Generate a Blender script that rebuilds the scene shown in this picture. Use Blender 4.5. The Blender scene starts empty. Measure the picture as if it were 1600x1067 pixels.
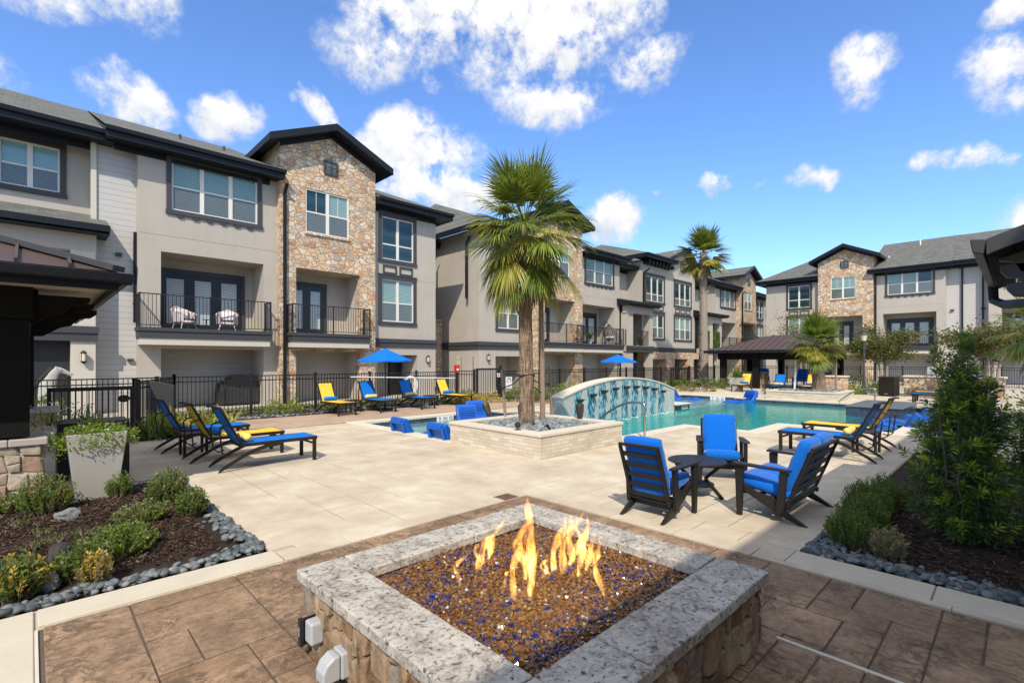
import bpy, math, random
from mathutils import Vector, Matrix, Quaternion
R = math.radians
rnd = random.Random(7)
scene = bpy.context.scene
col = scene.collection

# ------------------------------------------------------------------ camera
CAM_H = 1.65
YAW = 44.16
cam = bpy.data.cameras.new("camera")
cam_ob = bpy.data.objects.new("camera", cam)
col.objects.link(cam_ob)
cam.sensor_width = 36.0
cam.lens = 774.0 / 1600.0 * 36.0
cam.shift_y = 29.5 / 1600.0
cam.clip_start = 0.05
cam.clip_end = 3000
cam_ob.location = (0, 0, CAM_H)
cam_ob.rotation_euler = (R(90), 0, R(-YAW))
scene.camera = cam_ob

# ------------------------------------------------------------------ light
SUN_VEC = Vector((0.73, 0.68, -1.0)).normalized()          # the way the light travels
sun = bpy.data.lights.new("sun", 'SUN')
sun.energy = 2.70
sun.angle = R(0.4)
sun.color = (1.0, 0.915, 0.785)
sun_ob = bpy.data.objects.new("sun", sun)
col.objects.link(sun_ob)
sun_ob.rotation_euler = SUN_VEC.to_track_quat('-Z', 'Y').to_euler()
sun_ob.location = (-10, -10, 20)
SUN_EL = math.asin(-SUN_VEC.z)
SUN_ROT = math.atan2(-SUN_VEC.x, -SUN_VEC.y)

scene.view_settings.view_transform = 'Standard'
scene.view_settings.look = 'None'
scene.view_settings.exposure = 0.80
scene.view_settings.gamma = 1.0
scene.view_settings.use_curve_mapping = False
scene.cycles.use_denoising = True
scene.cycles.max_bounces = 8
scene.cycles.transparent_max_bounces = 24
scene.cycles.caustics_reflective = False
scene.cycles.caustics_refractive = False
scene.cycles.sample_clamp_indirect = 4.0
scene.cycles.volume_step_rate = 1.0


class NT:
    """small wrapper for building node trees"""
    def __init__(self, tree):
        self.t = tree
        tree.nodes.clear()

    def n(self, typ, ins=None, **props):
        nd = self.t.nodes.new(typ)
        for k, v in props.items():
            setattr(nd, k, v)
        for k, v in (ins or {}).items():
            s = nd.inputs[k]
            if isinstance(v, bpy.types.NodeSocket):
                self.t.links.new(v, s)
            else:
                s.default_value = v
        return nd

    def math(self, op, a, b=0.0, c=0.0, clamp=False):
        nd = self.n('ShaderNodeMath', {0: a, 1: b, 2: c}, operation=op)
        nd.use_clamp = clamp
        return nd.outputs[0]

    def vmath(self, op, a, b=(0, 0, 0)):
        nd = self.n('ShaderNodeVectorMath', {0: a, 1: b}, operation=op)
        return nd.outputs['Value'] if op in ('DOT_PRODUCT', 'LENGTH') else nd.outputs[0]

    def ramp(self, fac, stops, interp='LINEAR'):
        nd = self.n('ShaderNodeValToRGB', {0: fac})
        cr = nd.color_ramp
        cr.interpolation = interp
        while len(cr.elements) < len(stops):
            cr.elements.new(0.5)
        for e, (p, c) in zip(cr.elements, stops):
            e.position = p
            e.color = (c[0], c[1], c[2], 1) if not isinstance(c, (int, float)) else (c, c, c, 1)
        return nd.outputs[0]

    def mix(self, fac, a, b, blend='MIX'):
        nd = self.n('ShaderNodeMix', data_type='RGBA', blend_type=blend)
        for sock, v in ((nd.inputs[0], fac), (nd.inputs[6], a), (nd.inputs[7], b)):
            if isinstance(v, bpy.types.NodeSocket):
                self.t.links.new(v, sock)
            elif isinstance(v, (int, float)):
                sock.default_value = v
            else:
                sock.default_value = (v[0], v[1], v[2], 1)
        return nd.outputs[2]

    def noise(self, vec, scale, detail=4.0, rough=0.55, dist=0.0):
        return self.n('ShaderNodeTexNoise', {'Vector': vec, 'Scale': scale, 'Detail': detail, 'Roughness': rough,
                                             'Distortion': dist}).outputs[0]

    def mapping(self, vec, scale=(1, 1, 1), loc=(0, 0, 0), rot=(0, 0, 0)):
        return self.n('ShaderNodeMapping', {'Vector': vec, 'Scale': scale, 'Location': loc, 'Rotation': rot}).outputs[0]

    def objco(self):
        return self.n('ShaderNodeTexCoord').outputs['Object']

    def bump(self, height, strength=0.3, dist=0.01):
        return self.n('ShaderNodeBump', {'Height': height, 'Strength': strength, 'Distance': dist}).outputs[0]

    def link(self, a, b):
        self.t.links.new(a, b)


# ------------------------------------------------------------------ sky: Nishita plus drifting cumulus
world = bpy.data.worlds.new("World")
scene.world = world
world.use_nodes = True
w = NT(world.node_tree)
sky = w.n('ShaderNodeTexSky', sky_type='NISHITA')
sky.sun_disc = False
sky.sun_elevation = SUN_EL
sky.sun_rotation = SUN_ROT
sky.altitude = 0
sky.air_density = 1.0
sky.dust_density = 0.35
sky.ozone_density = 1.5
skyc0 = w.n('ShaderNodeHueSaturation', {'Color': sky.outputs[0], 'Saturation': 1.05, 'Value': 1.0}).outputs[0]
skyc = w.mix(1.0, skyc0, (0.62, 0.775, 1.02), 'MULTIPLY')
direc = w.vmath('NORMALIZE', w.n('ShaderNodeTexCoord').outputs['Generated'])


def az_el(u, v):
    """bearing and height above the horizon of a patch of sky"""
    t = (u - 800) / 774.0
    a = R(45.84) - math.atan(t)                 # mathematical bearing of the camera axis is 45.84 deg from +X
    return a, math.atan((563 - v) / 774.0 * math.cos(math.atan(t)))


CLOUDS = [  # bearing/height of the middle, half width and half height in degrees, density
    ((700, 10), 13, 6.5, 1.0), ((860, 35), 11, 6.0, 1.0), ((590, 70), 7, 5, 0.8), ((1010, 95), 5, 3.5, 0.8),
    ((850, 155), 8.5, 3.2, 0.9), ((770, 105), 6, 3.5, 0.6), ((955, 15), 7, 4, 0.9), ((650, 235), 8.5, 4.2, 0.9), ((690, 300), 9.5, 3.6, 1.0),
    ((590, 215), 4, 2.6, 0.6), ((210, 155), 4.2, 2.8, 0.85), ((350, 178), 3.6, 3.0, 0.9), ((492, 168), 2.4, 1.6, 0.8),
    ((205, 8), 5, 2.6, 0.7), ((75, 5), 4.5, 2.2, 0.7), ((955, 340), 4.2, 3.6, 0.95), ((1120, 284), 2.6, 1.7, 0.85),
    ((1268, 277), 3.2, 1.6, 0.85), ((1185, 287), 1.6, 1.0, 0.5), ((1335, 105), 3.4, 4.0, 0.85), ((1578, 112), 4.0, 3.6, 0.95), ((1590, 14), 2.2, 2, 0.8),
    ((1435, 249), 2.0, 1.2, 0.75), ((1500, 243), 4.0, 1.5, 0.8), ((1590, 236), 2.5, 1.0, 0.6), ((682, 138), 1.8, 1.6, 0.45), ((1035, 298), 1.4, 0.8, 0.4),
    ((480, 420), 8, 5, 0.7), ((1700, 330), 8, 4, 0.9), ((-150, 120), 9, 6, 0.9), ((1900, 60), 10, 6, 0.9), ((-500, 260), 14, 6, 0.9), ((2600, 250), 12, 6, 0.9),
]
wob = w.n('ShaderNodeTexNoise', {'Vector': direc, 'Scale': 8.0, 'Detail': 12.0, 'Roughness': 0.66}).outputs[0]
wob2 = w.n('ShaderNodeTexNoise', {'Vector': w.vmath('ADD', direc, (3.1, 1.7, 0.4)), 'Scale': 24.0, 'Detail': 10.0, 'Roughness': 0.62}).outputs[0]
wob3 = w.n('ShaderNodeTexNoise', {'Vector': w.vmath('ADD', direc, (7.3, 2.9, 5.1)), 'Scale': 62.0, 'Detail': 8.0, 'Roughness': 0.65}).outputs[0]
warp = w.n('ShaderNodeTexNoise', {'Vector': direc, 'Scale': 7.0, 'Detail': 4.0, 'Roughness': 0.6}).outputs[1]
wdir = w.vmath('ADD', direc, w.n('ShaderNodeVectorMath', {0: w.vmath('SUBTRACT', warp, (0.5, 0.5, 0.5)), 'Scale': 0.10}, operation='SCALE').outputs[0])
# unseen clouds added overhead and behind camera for fill light: (bearing, height) in degrees
FILL_CLOUDS = [((45, 78), 26, 15, 0.95), ((150, 62), 24, 14, 0.9), ((-60, 60), 24, 14, 0.9), ((95, 58), 14, 6, 0.8), ((-5, 57), 14, 6, 0.8), ((190, 38), 20, 12, 0.9), ((255, 30), 20, 10, 0.9),
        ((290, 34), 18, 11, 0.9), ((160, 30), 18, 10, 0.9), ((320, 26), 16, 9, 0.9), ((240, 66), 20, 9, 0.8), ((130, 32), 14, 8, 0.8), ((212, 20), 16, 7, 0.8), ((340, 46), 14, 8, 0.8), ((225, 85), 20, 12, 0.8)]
tot = None
low = None
FILL_CLOUDS = [(p_, rx * 1.25, ry * 1.25, 1.25) for (p_, rx, ry, dens) in FILL_CLOUDS]
for (uv, rx, ry, dens) in CLOUDS + FILL_CLOUDS:
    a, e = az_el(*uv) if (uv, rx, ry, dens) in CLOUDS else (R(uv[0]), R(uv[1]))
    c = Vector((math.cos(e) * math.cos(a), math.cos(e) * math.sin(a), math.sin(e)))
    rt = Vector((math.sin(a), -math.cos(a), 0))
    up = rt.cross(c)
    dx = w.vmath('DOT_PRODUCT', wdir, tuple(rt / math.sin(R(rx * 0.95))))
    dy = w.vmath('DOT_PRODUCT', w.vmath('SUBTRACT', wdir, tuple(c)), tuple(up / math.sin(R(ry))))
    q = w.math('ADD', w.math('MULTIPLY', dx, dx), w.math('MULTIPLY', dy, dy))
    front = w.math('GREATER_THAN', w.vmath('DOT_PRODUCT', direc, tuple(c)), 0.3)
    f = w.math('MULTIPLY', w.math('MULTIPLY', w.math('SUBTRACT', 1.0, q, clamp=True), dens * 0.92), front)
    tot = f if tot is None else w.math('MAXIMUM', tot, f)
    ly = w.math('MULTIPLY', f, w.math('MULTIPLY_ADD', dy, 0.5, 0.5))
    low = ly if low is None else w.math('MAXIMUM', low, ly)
det = w.math('ADD', w.math('MULTIPLY', w.math('SUBTRACT', wob, 0.5), 2.6), w.math('ADD', w.math('MULTIPLY', w.math('SUBTRACT', wob2, 0.5), 2.0), w.math('MULTIPLY', w.math('SUBTRACT', wob3, 0.5), 1.1)))
dn = w.math('ADD', tot, w.math('MULTIPLY', det, w.math('ADD', w.math('MULTIPLY', tot, 0.85), 0.13)))
mask = w.n('ShaderNodeMapRange', {0: dn, 1: 0.16, 2: 0.80, 3: 0.0, 4: 0.98}, interpolation_type='SMOOTHSTEP').outputs[0]
shade = w.n('ShaderNodeMapRange', {0: w.math('ADD', low, w.math('MULTIPLY', w.math('SUBTRACT', wob2, 0.5), 1.4)), 1: 0.0, 2: 0.5, 3: 0.0, 4: 1.0}).outputs[0]
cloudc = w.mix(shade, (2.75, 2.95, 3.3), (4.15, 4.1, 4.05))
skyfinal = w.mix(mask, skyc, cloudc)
bg = w.n('ShaderNodeBackground', {'Color': skyfinal, 'Strength': 0.15})
out = w.n('ShaderNodeOutputWorld', {'Surface': bg.outputs[0]})

# ------------------------------------------------------------------ mesh helpers


class MB:
    def __init__(self, off=(0, 0, 0)):
        self.v = []
        self.f = []
        self.o = Vector(off)

    def add(self, vs, fs):
        b = len(self.v)
        o = self.o
        self.v.extend([(p[0] - o.x, p[1] - o.y, p[2] - o.z) for p in vs])
        self.f.extend([tuple(i + b for i in f) for f in fs])

    def quad(self, a, b, c, d):
        self.add([a, b, c, d], [(0, 1, 2, 3)])

    def box(self, x0, x1, y0, y1, z0, z1):
        self.add([(x0, y0, z0), (x1, y0, z0), (x1, y1, z0), (x0, y1, z0), (x0, y0, z1), (x1, y0, z1), (x1, y1, z1), (x0, y1, z1)],
                 [(0, 3, 2, 1), (4, 5, 6, 7), (0, 1, 5, 4), (1, 2, 6, 5), (2, 3, 7, 6), (3, 0, 4, 7)])

    def bar(self, p, q, wd, ht, up=(0, 0, 1)):
        p, q = Vector(p), Vector(q)
        d = (q - p).normalized()
        up = Vector(up)
        s = d.cross(up)
        if s.length < 1e-4:
            s = d.cross(Vector((1, 0, 0)))
        s.normalize()
        u = s.cross(d).normalized()
        s = s * (wd / 2)
        u = u * (ht / 2)
        vs = [p - s - u, p + s - u, p + s + u, p - s + u, q - s - u, q + s - u, q + s + u, q - s + u]
        self.add(vs, [(3, 2, 1, 0), (4, 5, 6, 7), (0, 1, 5, 4), (1, 2, 6, 5), (2, 3, 7, 6), (3, 0, 4, 7)])

    def tube(self, pts, r, n=8, caps=True):
        pts = [Vector(p) for p in pts]
        rs = r if isinstance(r, (list, tuple)) else [r] * len(pts)
        rings = []
        prev = None
        for i, p in enumerate(pts):
            d = (pts[min(i + 1, len(pts) - 1)] - pts[max(i - 1, 0)]).normalized()
            if prev is None:
                a = d.cross(Vector((0, 0, 1)))
                if a.length < 1e-3:
                    a = d.cross(Vector((0, 1, 0)))
            else:
                a = prev - d * prev.dot(d)
            a.normalize()
            prev = a
            b = d.cross(a)
            rings.append([p + (a * math.cos(2 * math.pi * k / n) + b * math.sin(2 * math.pi * k / n)) * rs[i] for k in range(n)])
        vs = [q for rg in rings for q in rg]
        fs = []
        for i in range(len(pts) - 1):
            for k in range(n):
                k2 = (k + 1) % n
                fs.append((i * n + k, i * n + k2, (i + 1) * n + k2, (i + 1) * n + k))
        if caps:
            fs.append(tuple(range(n - 1, -1, -1)))
            fs.append(tuple((len(pts) - 1) * n + k for k in range(n)))
        self.add(vs, fs)

    def lathe(self, prof, c=(0, 0, 0), n=24, cap=True):
        vs = []
        for (r, z) in prof:
            for k in range(n):
                a = 2 * math.pi * k / n
                vs.append((c[0] + r * math.cos(a), c[1] + r * math.sin(a), c[2] + z))
        fs = []
        for i in range(len(prof) - 1):
            for k in range(n):
                k2 = (k + 1) % n
                fs.append((i * n + k, i * n + k2, (i + 1) * n + k2, (i + 1) * n + k))
        if cap:
            fs.append(tuple(range(n - 1, -1, -1)))
            fs.append(tuple((len(prof) - 1) * n + k for k in range(n)))
        self.add(vs, fs)

    def prism(self, poly, fn, d0, d1):
        """poly: 2-D outline; fn(a, b, d) -> point; extruded from d0 to d1"""
        n = len(poly)
        vs = [fn(a, b, d0) for a, b in poly] + [fn(a, b, d1) for a, b in poly]
        fs = [tuple(range(n)), tuple(range(2 * n - 1, n - 1, -1))]
        fs += [(i, n + i, n + (i + 1) % n, (i + 1) % n) for i in range(n)]
        self.add(vs, fs)

    def build(self, name, mat, parent=None, bevel=0.0, smooth=False, seg=2, fix=False):
        me = bpy.data.meshes.new(name)
        me.from_pydata(self.v, [], self.f)
        if mat is not None:
            me.materials.append(mat)
        if fix:
            import bmesh
            bm = bmesh.new()
            bm.from_mesh(me)
            bmesh.ops.recalc_face_normals(bm, faces=bm.faces)
            bm.to_mesh(me)
            bm.free()
        if smooth:
            me.polygons.foreach_set('use_smooth', [True] * len(me.polygons))
        me.update()
        ob = bpy.data.objects.new(name, me)
        col.objects.link(ob)
        if parent is not None:
            ob.parent = parent
        if bevel:
            m = ob.modifiers.new('bevel', 'BEVEL')
            m.width = bevel
            m.segments = seg
            m.limit_method = 'ANGLE'
            m.angle_limit = R(40)
        return ob


def tag(o, label=None, cat=None, group=None, kind=None):
    if label:
        o['label'] = label
    if cat:
        o['category'] = cat
    if group:
        o['group'] = group
    if kind:
        o['kind'] = kind
    return o


def thing(name, label, cat, loc=(0, 0, 0), rz=0.0, group=None):
    o = bpy.data.objects.new(name, None)
    o.empty_display_size = 0.2
    col.objects.link(o)
    o.location = loc
    o.rotation_euler = (0, 0, rz)
    return tag(o, label, cat, group)


def copy_thing(o, loc, rz, label, parent=None):
    """a copy of a thing with copies of its parts and their sub-parts"""
    c = o.copy()
    col.objects.link(c)
    if parent is None:
        c.location = loc
        c.rotation_euler = (0, 0, rz)
        c['label'] = label
    else:
        c.parent = parent
    for ch in list(o.children):
        copy_thing(ch, None, None, None, c)
    return c


# ------------------------------------------------------------------ materials
MATS = {}


def mat_new(name):
    m = bpy.data.materials.new(name)
    m.use_nodes = True
    t = NT(m.node_tree)
    MATS[name] = m
    return m, t


def finish(t, surf):
    t.n('ShaderNodeOutputMaterial', {'Surface': surf})


def principled(t, base, rough=0.5, metal=0.0, spec=0.5, normal=None, **kw):
    ins = {'Base Color': base if isinstance(base, bpy.types.NodeSocket) else (base[0], base[1], base[2], 1), 'Roughness': rough,
           'Metallic': metal, 'Specular IOR Level': spec}
    if normal is not None:
        ins['Normal'] = normal
    ins.update(kw)
    return t.n('ShaderNodeBsdfPrincipled', ins).outputs[0]


def plain(name, c, rough=0.5, metal=0.0, var=0.12, scale=6.0, bump=0.0, bscale=60.0, spec=0.5, **kw):
    """paint or plastic with slight mottling and fine bump"""
    m, t = mat_new(name)
    co = t.objco()
    ns = t.noise(co, scale, 5, 0.6)
    base = t.mix(ns, [x * (1 - var) for x in c], [min(1, x * (1 + var)) for x in c])
    rg = t.math('MULTIPLY_ADD', t.noise(co, scale * 2.3, 3), 0.25, rough - 0.12)
    nrm = t.bump(t.noise(co, bscale, 3), bump, 0.01) if bump else None
    finish(t, principled(t, base, rg, metal, spec, nrm, **kw))
    return m


def stucco(name, c, streak=0.10):
    m, t = mat_new(name)
    co = t.objco()
    a = t.noise(co, 0.9, 5, 0.6)
    st = t.noise(t.mapping(co, (3.0, 3.0, 0.25)), 1.6, 5, 0.6)
    f = t.math('ADD', t.math('MULTIPLY', a, 0.6), t.math('MULTIPLY', st, 0.4))
    base = t.mix(f, [x * (1 - streak * 1.6) for x in c], [x * (1 + streak) for x in c])
    h = t.math('ADD', t.noise(co, 120, 3), t.math('MULTIPLY', t.noise(co, 24, 2), 0.6))
    finish(t, principled(t, base, 0.85, 0, 0.2, t.bump(h, 0.25, 0.008)))
    return m


def stone_veneer(name, scale=3.4, stops=None, mortar=(0.60, 0.51, 0.40), stretch=(1, 1, 1.35), rough=0.85, gap=0.06):
    m, t = mat_new(name)
    co = t.objco()
    dis = t.n('ShaderNodeTexNoise', {'Vector': co, 'Scale': 4.0, 'Detail': 4.0}).outputs[1]
    vec = t.vmath('ADD', t.mapping(co, stretch), t.n('ShaderNodeVectorMath', {0: dis, 'Scale': 0.22}, operation='SCALE').outputs[0])
    v1 = t.n('ShaderNodeTexVoronoi', {'Vector': vec, 'Scale': scale, 'Randomness': 0.95}, feature='F1')
    ve = t.n('ShaderNodeTexVoronoi', {'Vector': vec, 'Scale': scale, 'Randomness': 0.95}, feature='DISTANCE_TO_EDGE')
    rv = t.n('ShaderNodeSeparateColor', {0: v1.outputs['Color']})
    stops = stops or [(0.0, (0.50, 0.30, 0.17)), (0.15, (0.68, 0.48, 0.30)), (0.35, (0.76, 0.62, 0.45)), (0.5, (0.50, 0.40, 0.30)), (0.65, (0.70, 0.46, 0.27)),
                      (0.78, (0.42, 0.21, 0.13)), (0.88, (0.74, 0.63, 0.50)), (1.0, (0.40, 0.34, 0.28))]
    c = t.ramp(rv.outputs[0], stops)
    ns = t.noise(co, 9.0, 6, 0.65)
    ns2 = t.noise(co, 40.0, 4, 0.6)
    c = t.mix(0.85, c, t.ramp(ns, [(0.3, (0.16, 0.14, 0.12)), (0.7, (0.92, 0.88, 0.80))]), 'SOFT_LIGHT')
    c = t.mix(t.math('MULTIPLY', ns2, 0.25), c, (0.22, 0.15, 0.1))
    e = t.n('ShaderNodeMapRange', {0: t.math('ADD', ve.outputs[0], t.math('MULTIPLY', t.math('SUBTRACT', ns2, 0.5), 0.03)), 1: gap * 0.4, 2: gap * 1.2}, interpolation_type='SMOOTHSTEP').outputs[0]
    base = t.mix(e, t.mix(ns2, [x * 0.75 for x in mortar], mortar), c)
    h = t.math('ADD', t.math('MULTIPLY', e, 0.8), t.math('ADD', t.math('MULTIPLY', ns, 0.5), t.math('MULTIPLY', rv.outputs[1], 0.5)))
    finish(t, principled(t, base, rough, 0, 0.25, t.bump(h, 1.0, 0.06)))
    return m


def island_stone(name, stops, rough=0.8, mottle=0.35, nscale=7.0, bump=0.25, dark=(0.1, 0.08, 0.06), dfac=0.35, spec=0.3, bdist=0.012, vein=0.0):
    """stamped concrete: each stone has its own tone, plus blotches and fine relief"""
    m, t = mat_new(name)
    co = t.objco()
    geo = t.n('ShaderNodeNewGeometry')
    rv = geo.outputs['Random Per Island']
    c = t.ramp(rv, stops)
    n1 = t.noise(co, nscale, 7, 0.66, 0.4)
    n2 = t.noise(co, 1.3, 5, 0.6)
    n3 = t.noise(co, 30.0, 4, 0.6)
    c = t.mix(mottle, c, t.ramp(n1, [(0.36, (0.14, 0.14, 0.14)), (0.64, (0.86, 0.86, 0.86))]), 'OVERLAY')
    bl = t.n('ShaderNodeMapRange', {0: t.math('MULTIPLY', n2, t.math('ADD', n1, 0.5)), 1: 0.42, 2: 0.75, 3: 0.0, 4: dfac}).outputs[0]
    c = t.mix(bl, c, dark)
    h = t.math('ADD', n1, t.math('MULTIPLY', n3, 0.35))
    if vein:
        nv = t.noise(co, nscale * 1.5, 8, 0.66, 0.45)
        rid = t.math('ABSOLUTE', t.math('SUBTRACT', nv, 0.5))
        ln = t.n('ShaderNodeMapRange', {0: rid, 1: 0.0, 2: 0.045, 3: 1.0, 4: 0.0}).outputs[0]
        n5 = t.noise(co, 1.9, 4, 0.6)
        ln = t.math('MULTIPLY', ln, t.n('ShaderNodeMapRange', {0: n5, 1: 0.42, 2: 0.60}).outputs[0])
        c = t.mix(t.math('MULTIPLY', ln, vein), c, [x * 0.8 for x in dark])
        fl = t.n('ShaderNodeMapRange', {0: t.noise(co, nscale * 5, 6, 0.7, 0.5), 1: 0.40, 2: 0.62, 3: 0.80, 4: 1.12}).outputs[0]
        c = t.mix(1.0, c, t.n('ShaderNodeCombineColor', {0: fl, 1: fl, 2: fl}).outputs[0], 'MULTIPLY')
        h = t.math('SUBTRACT', t.math('ADD', h, t.math('MULTIPLY', nv, 0.8)), t.math('MULTIPLY', ln, 0.5))
    finish(t, principled(t, c, rough, 0, spec, t.bump(h, bump, bdist)))
    return m


def leaf_mat(name, stops, rough=0.45, trans=0.3, spec=0.4):
    m, t = mat_new(name)
    rv = t.n('ShaderNodeNewGeometry').outputs['Random Per Island']
    ns = t.noise(t.objco(), 2.2, 3)
    f = t.math('MULTIPLY_ADD', ns, 0.5, t.math('MULTIPLY_ADD', rv, 0.7, -0.12))
    c = t.ramp(f, stops)
    p = principled(t, c, rough, 0, spec)
    tr = t.n('ShaderNodeBsdfTranslucent', {'Color': t.mix(0.5, c, (0.35, 0.45, 0.05))}).outputs[0]
    finish(t, t.n('ShaderNodeMixShader', {0: trans, 1: p, 2: tr}).outputs[0])
    return m


stucco('stucco_grey', (0.455, 0.410, 0.345), 0.15)
stucco('stucco_warm', (0.47, 0.425, 0.36), 0.14)
stucco('stucco_light', (0.56, 0.515, 0.43), 0.05)
stone_veneer('stone_tower', 3.9)
stone_veneer('stone_pit', 4.2, [(0.0, (0.20, 0.12, 0.07)), (0.2, (0.34, 0.22, 0.13)), (0.4, (0.42, 0.31, 0.2)), (0.6, (0.24, 0.17, 0.11)), (0.8, (0.38, 0.24, 0.13)), (1.0, (0.27, 0.24, 0.2))],
             (0.16, 0.125, 0.09), (1.25, 1.25, 0.7), gap=0.05)
stone_veneer('stone_pier', 3.4, [(0.0, (0.40, 0.30, 0.22)), (0.3, (0.50, 0.42, 0.33)), (0.6, (0.44, 0.36, 0.28)), (0.8, (0.42, 0.25, 0.18)), (1.0, (0.55, 0.48, 0.38))], (0.42, 0.38, 0.32), (1, 1, 1.9))
plain('trim_dark', (0.046, 0.046, 0.049), 0.6, var=0.10, bump=0.08)
plain('gutter_dark', (0.010, 0.012, 0.016), 0.45, var=0.1, spec=0.25)
plain('iron_black', (0.014, 0.013, 0.013), 0.45, var=0.15)
plain('frame_white', (0.70, 0.67, 0.60), 0.5, var=0.04)
plain('door_dark', (0.012, 0.015, 0.020), 0.35, var=0.1)
plain('soffit_tan', (0.52, 0.45, 0.35), 0.7, var=0.05)
plain('wood_black', (0.009, 0.008, 0.007), 0.7, var=0.25, scale=3, bump=0.1, bscale=25, spec=0.15)
plain('metal_brown', (0.085, 0.058, 0.046), 0.5, var=0.12, scale=2, spec=0.25)
plain('metal_edge', (0.05, 0.048, 0.048), 0.45, var=0.08, spec=0.3)
plain('furniture_frame', (0.017, 0.014, 0.012), 0.45, var=0.15, bump=0.05, spec=0.35)
plain('steel', (0.55, 0.54, 0.52), 0.22, 1.0, var=0.06)
plain('grey_box', (0.42, 0.43, 0.44), 0.45, var=0.05)
plain('black_plastic', (0.012, 0.012, 0.012), 0.4)
plain('bronze', (0.045, 0.037, 0.03), 0.45, var=0.2)
plain('planter_taupe', (0.42, 0.395, 0.35), 0.6, var=0.04, bump=0.05)
plain('pot_grey', (0.40, 0.39, 0.36), 0.7, var=0.12, bump=0.1)
plain('ledge_blue', (0.003, 0.095, 0.44), 0.42, var=0.05)
plain('cushion_blue', (0.003, 0.125, 0.52), 0.95, var=0.10, scale=9, bump=0.55, bscale=16, spec=0.1, **{'Sheen Weight': 0.25, 'Sheen Roughness': 0.5})
plain('sling_blue', (0.003, 0.16, 0.58), 0.75, var=0.05, bump=0.15, bscale=320, spec=0.25)
plain('sling_yellow', (0.86, 0.52, 0.055), 0.75, var=0.05, bump=0.15, bscale=320, spec=0.25)
plain('roll_yellow', (0.88, 0.60, 0.16), 0.85, var=0.06, bump=0.15, bscale=200, spec=0.2)
plain('umbrella_blue', (0.003, 0.15, 0.62), 0.8, var=0.05, bump=0.1, bscale=200, spec=0.2)
plain('white_plastic', (0.78, 0.77, 0.74), 0.45, var=0.05)
plain('cushion_white', (0.74, 0.70, 0.68), 0.9, var=0.06)
plain('wicker_pale', (0.56, 0.46, 0.43), 0.8, var=0.18, scale=40, bump=0.5, bscale=120)
plain('sign_white', (0.80, 0.79, 0.77), 0.5, var=0.03)
plain('sign_red', (0.55, 0.02, 0.025), 0.45, var=0.06)
plain('sign_ink', (0.03, 0.025, 0.025), 0.6)
plain('concrete_pale', (0.56, 0.50, 0.385), 0.85, var=0.16, scale=3.0, bump=0.22, bscale=45, spec=0.2)
plain('coping', (0.62, 0.56, 0.45), 0.8, var=0.12, scale=4, bump=0.2, bscale=40, spec=0.25)
plain('walk_concrete', (0.44, 0.40, 0.34), 0.85, var=0.14, scale=1.5, bump=0.1, spec=0.2)
plain('joint_dark', (0.115, 0.085, 0.065), 0.9, var=0.2)
plain('joint_pale', (0.47, 0.40, 0.31), 0.9, var=0.2)
plain('pool_plaster', (0.62, 0.80, 0.76), 0.8, var=0.06, scale=2)
plain('shelf_plaster', (0.50, 0.53, 0.50), 0.8, var=0.12, scale=5)
plain('grill_cover', (0.03, 0.028, 0.027), 0.6, var=0.2)
plain('rust_grate', (0.12, 0.06, 0.04), 0.7, var=0.3, scale=20)
plain('stake_wood', (0.27, 0.20, 0.14), 0.8, var=0.25, scale=8, bump=0.3)
plain('trunk_grey', (0.27, 0.22, 0.17), 0.9, var=0.35, scale=9, bump=0.4, bscale=30)
plain('horse_stone', (0.40, 0.385, 0.34), 0.85, var=0.1)
plain('dark_mane', (0.02, 0.02, 0.018), 0.8, var=0.2)
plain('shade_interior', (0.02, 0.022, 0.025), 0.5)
plain('lantern_glass', (0.70, 0.62, 0.42), 0.4, var=0.05)
plain('brick_red', (0.30, 0.07, 0.035), 0.8, var=0.2)
plain('bark_mulch', (0.042, 0.029, 0.022), 0.95, var=0.5, scale=30, bump=0.9, bscale=40, spec=0.1)
plain('mulch_shade', (0.045, 0.033, 0.026), 0.95, var=0.5, scale=30, bump=0.9, bscale=40, spec=0.1)
island_stone('paver_brown', [(0, (0.285, 0.182, 0.108)), (0.35, (0.33, 0.215, 0.130)), (0.7, (0.37, 0.245, 0.150)), (1, (0.30, 0.195, 0.116))], 0.72, 0.45, 4.2, 0.7, (0.115, 0.078, 0.05), 0.70, 0.3, 0.02, vein=0.42)
island_stone('paver_pale', [(0, (0.575, 0.495, 0.375)), (0.4, (0.59, 0.51, 0.385)), (0.8, (0.61, 0.53, 0.40)), (1, (0.56, 0.48, 0.36))], 0.8, 0.20, 3.0, 0.25, (0.40, 0.31, 0.21), 0.85, 0.2)
island_stone('paver_rose', [(0, (0.42, 0.30, 0.21)), (0.5, (0.46, 0.33, 0.235)), (1, (0.40, 0.28, 0.20))], 0.8, 0.25, 5.0, 0.2, (0.25, 0.18, 0.13), 0.4, 0.25)
island_stone('cap_stone', [(0, (0.47, 0.45, 0.415)), (0.5, (0.53, 0.505, 0.465)), (1, (0.50, 0.47, 0.43))], 0.7, 0.62, 14.0, 0.6, (0.16, 0.145, 0.13), 0.85, 0.35, 0.012)
island_stone('pebble_grey', [(0, (0.05, 0.06, 0.065)), (0.4, (0.10, 0.115, 0.12)), (0.8, (0.165, 0.185, 0.185)), (1, (0.25, 0.25, 0.235))], 0.6, 0.2, 20.0, 0.1, (0.08, 0.08, 0.08), 0.2, 0.4)
island_stone('pebble_pale', [(0, (0.12, 0.14, 0.145)), (0.5, (0.20, 0.225, 0.225)), (1, (0.31, 0.325, 0.31))], 0.6, 0.2, 20.0, 0.1, (0.08, 0.08, 0.08), 0.2, 0.4)
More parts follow.
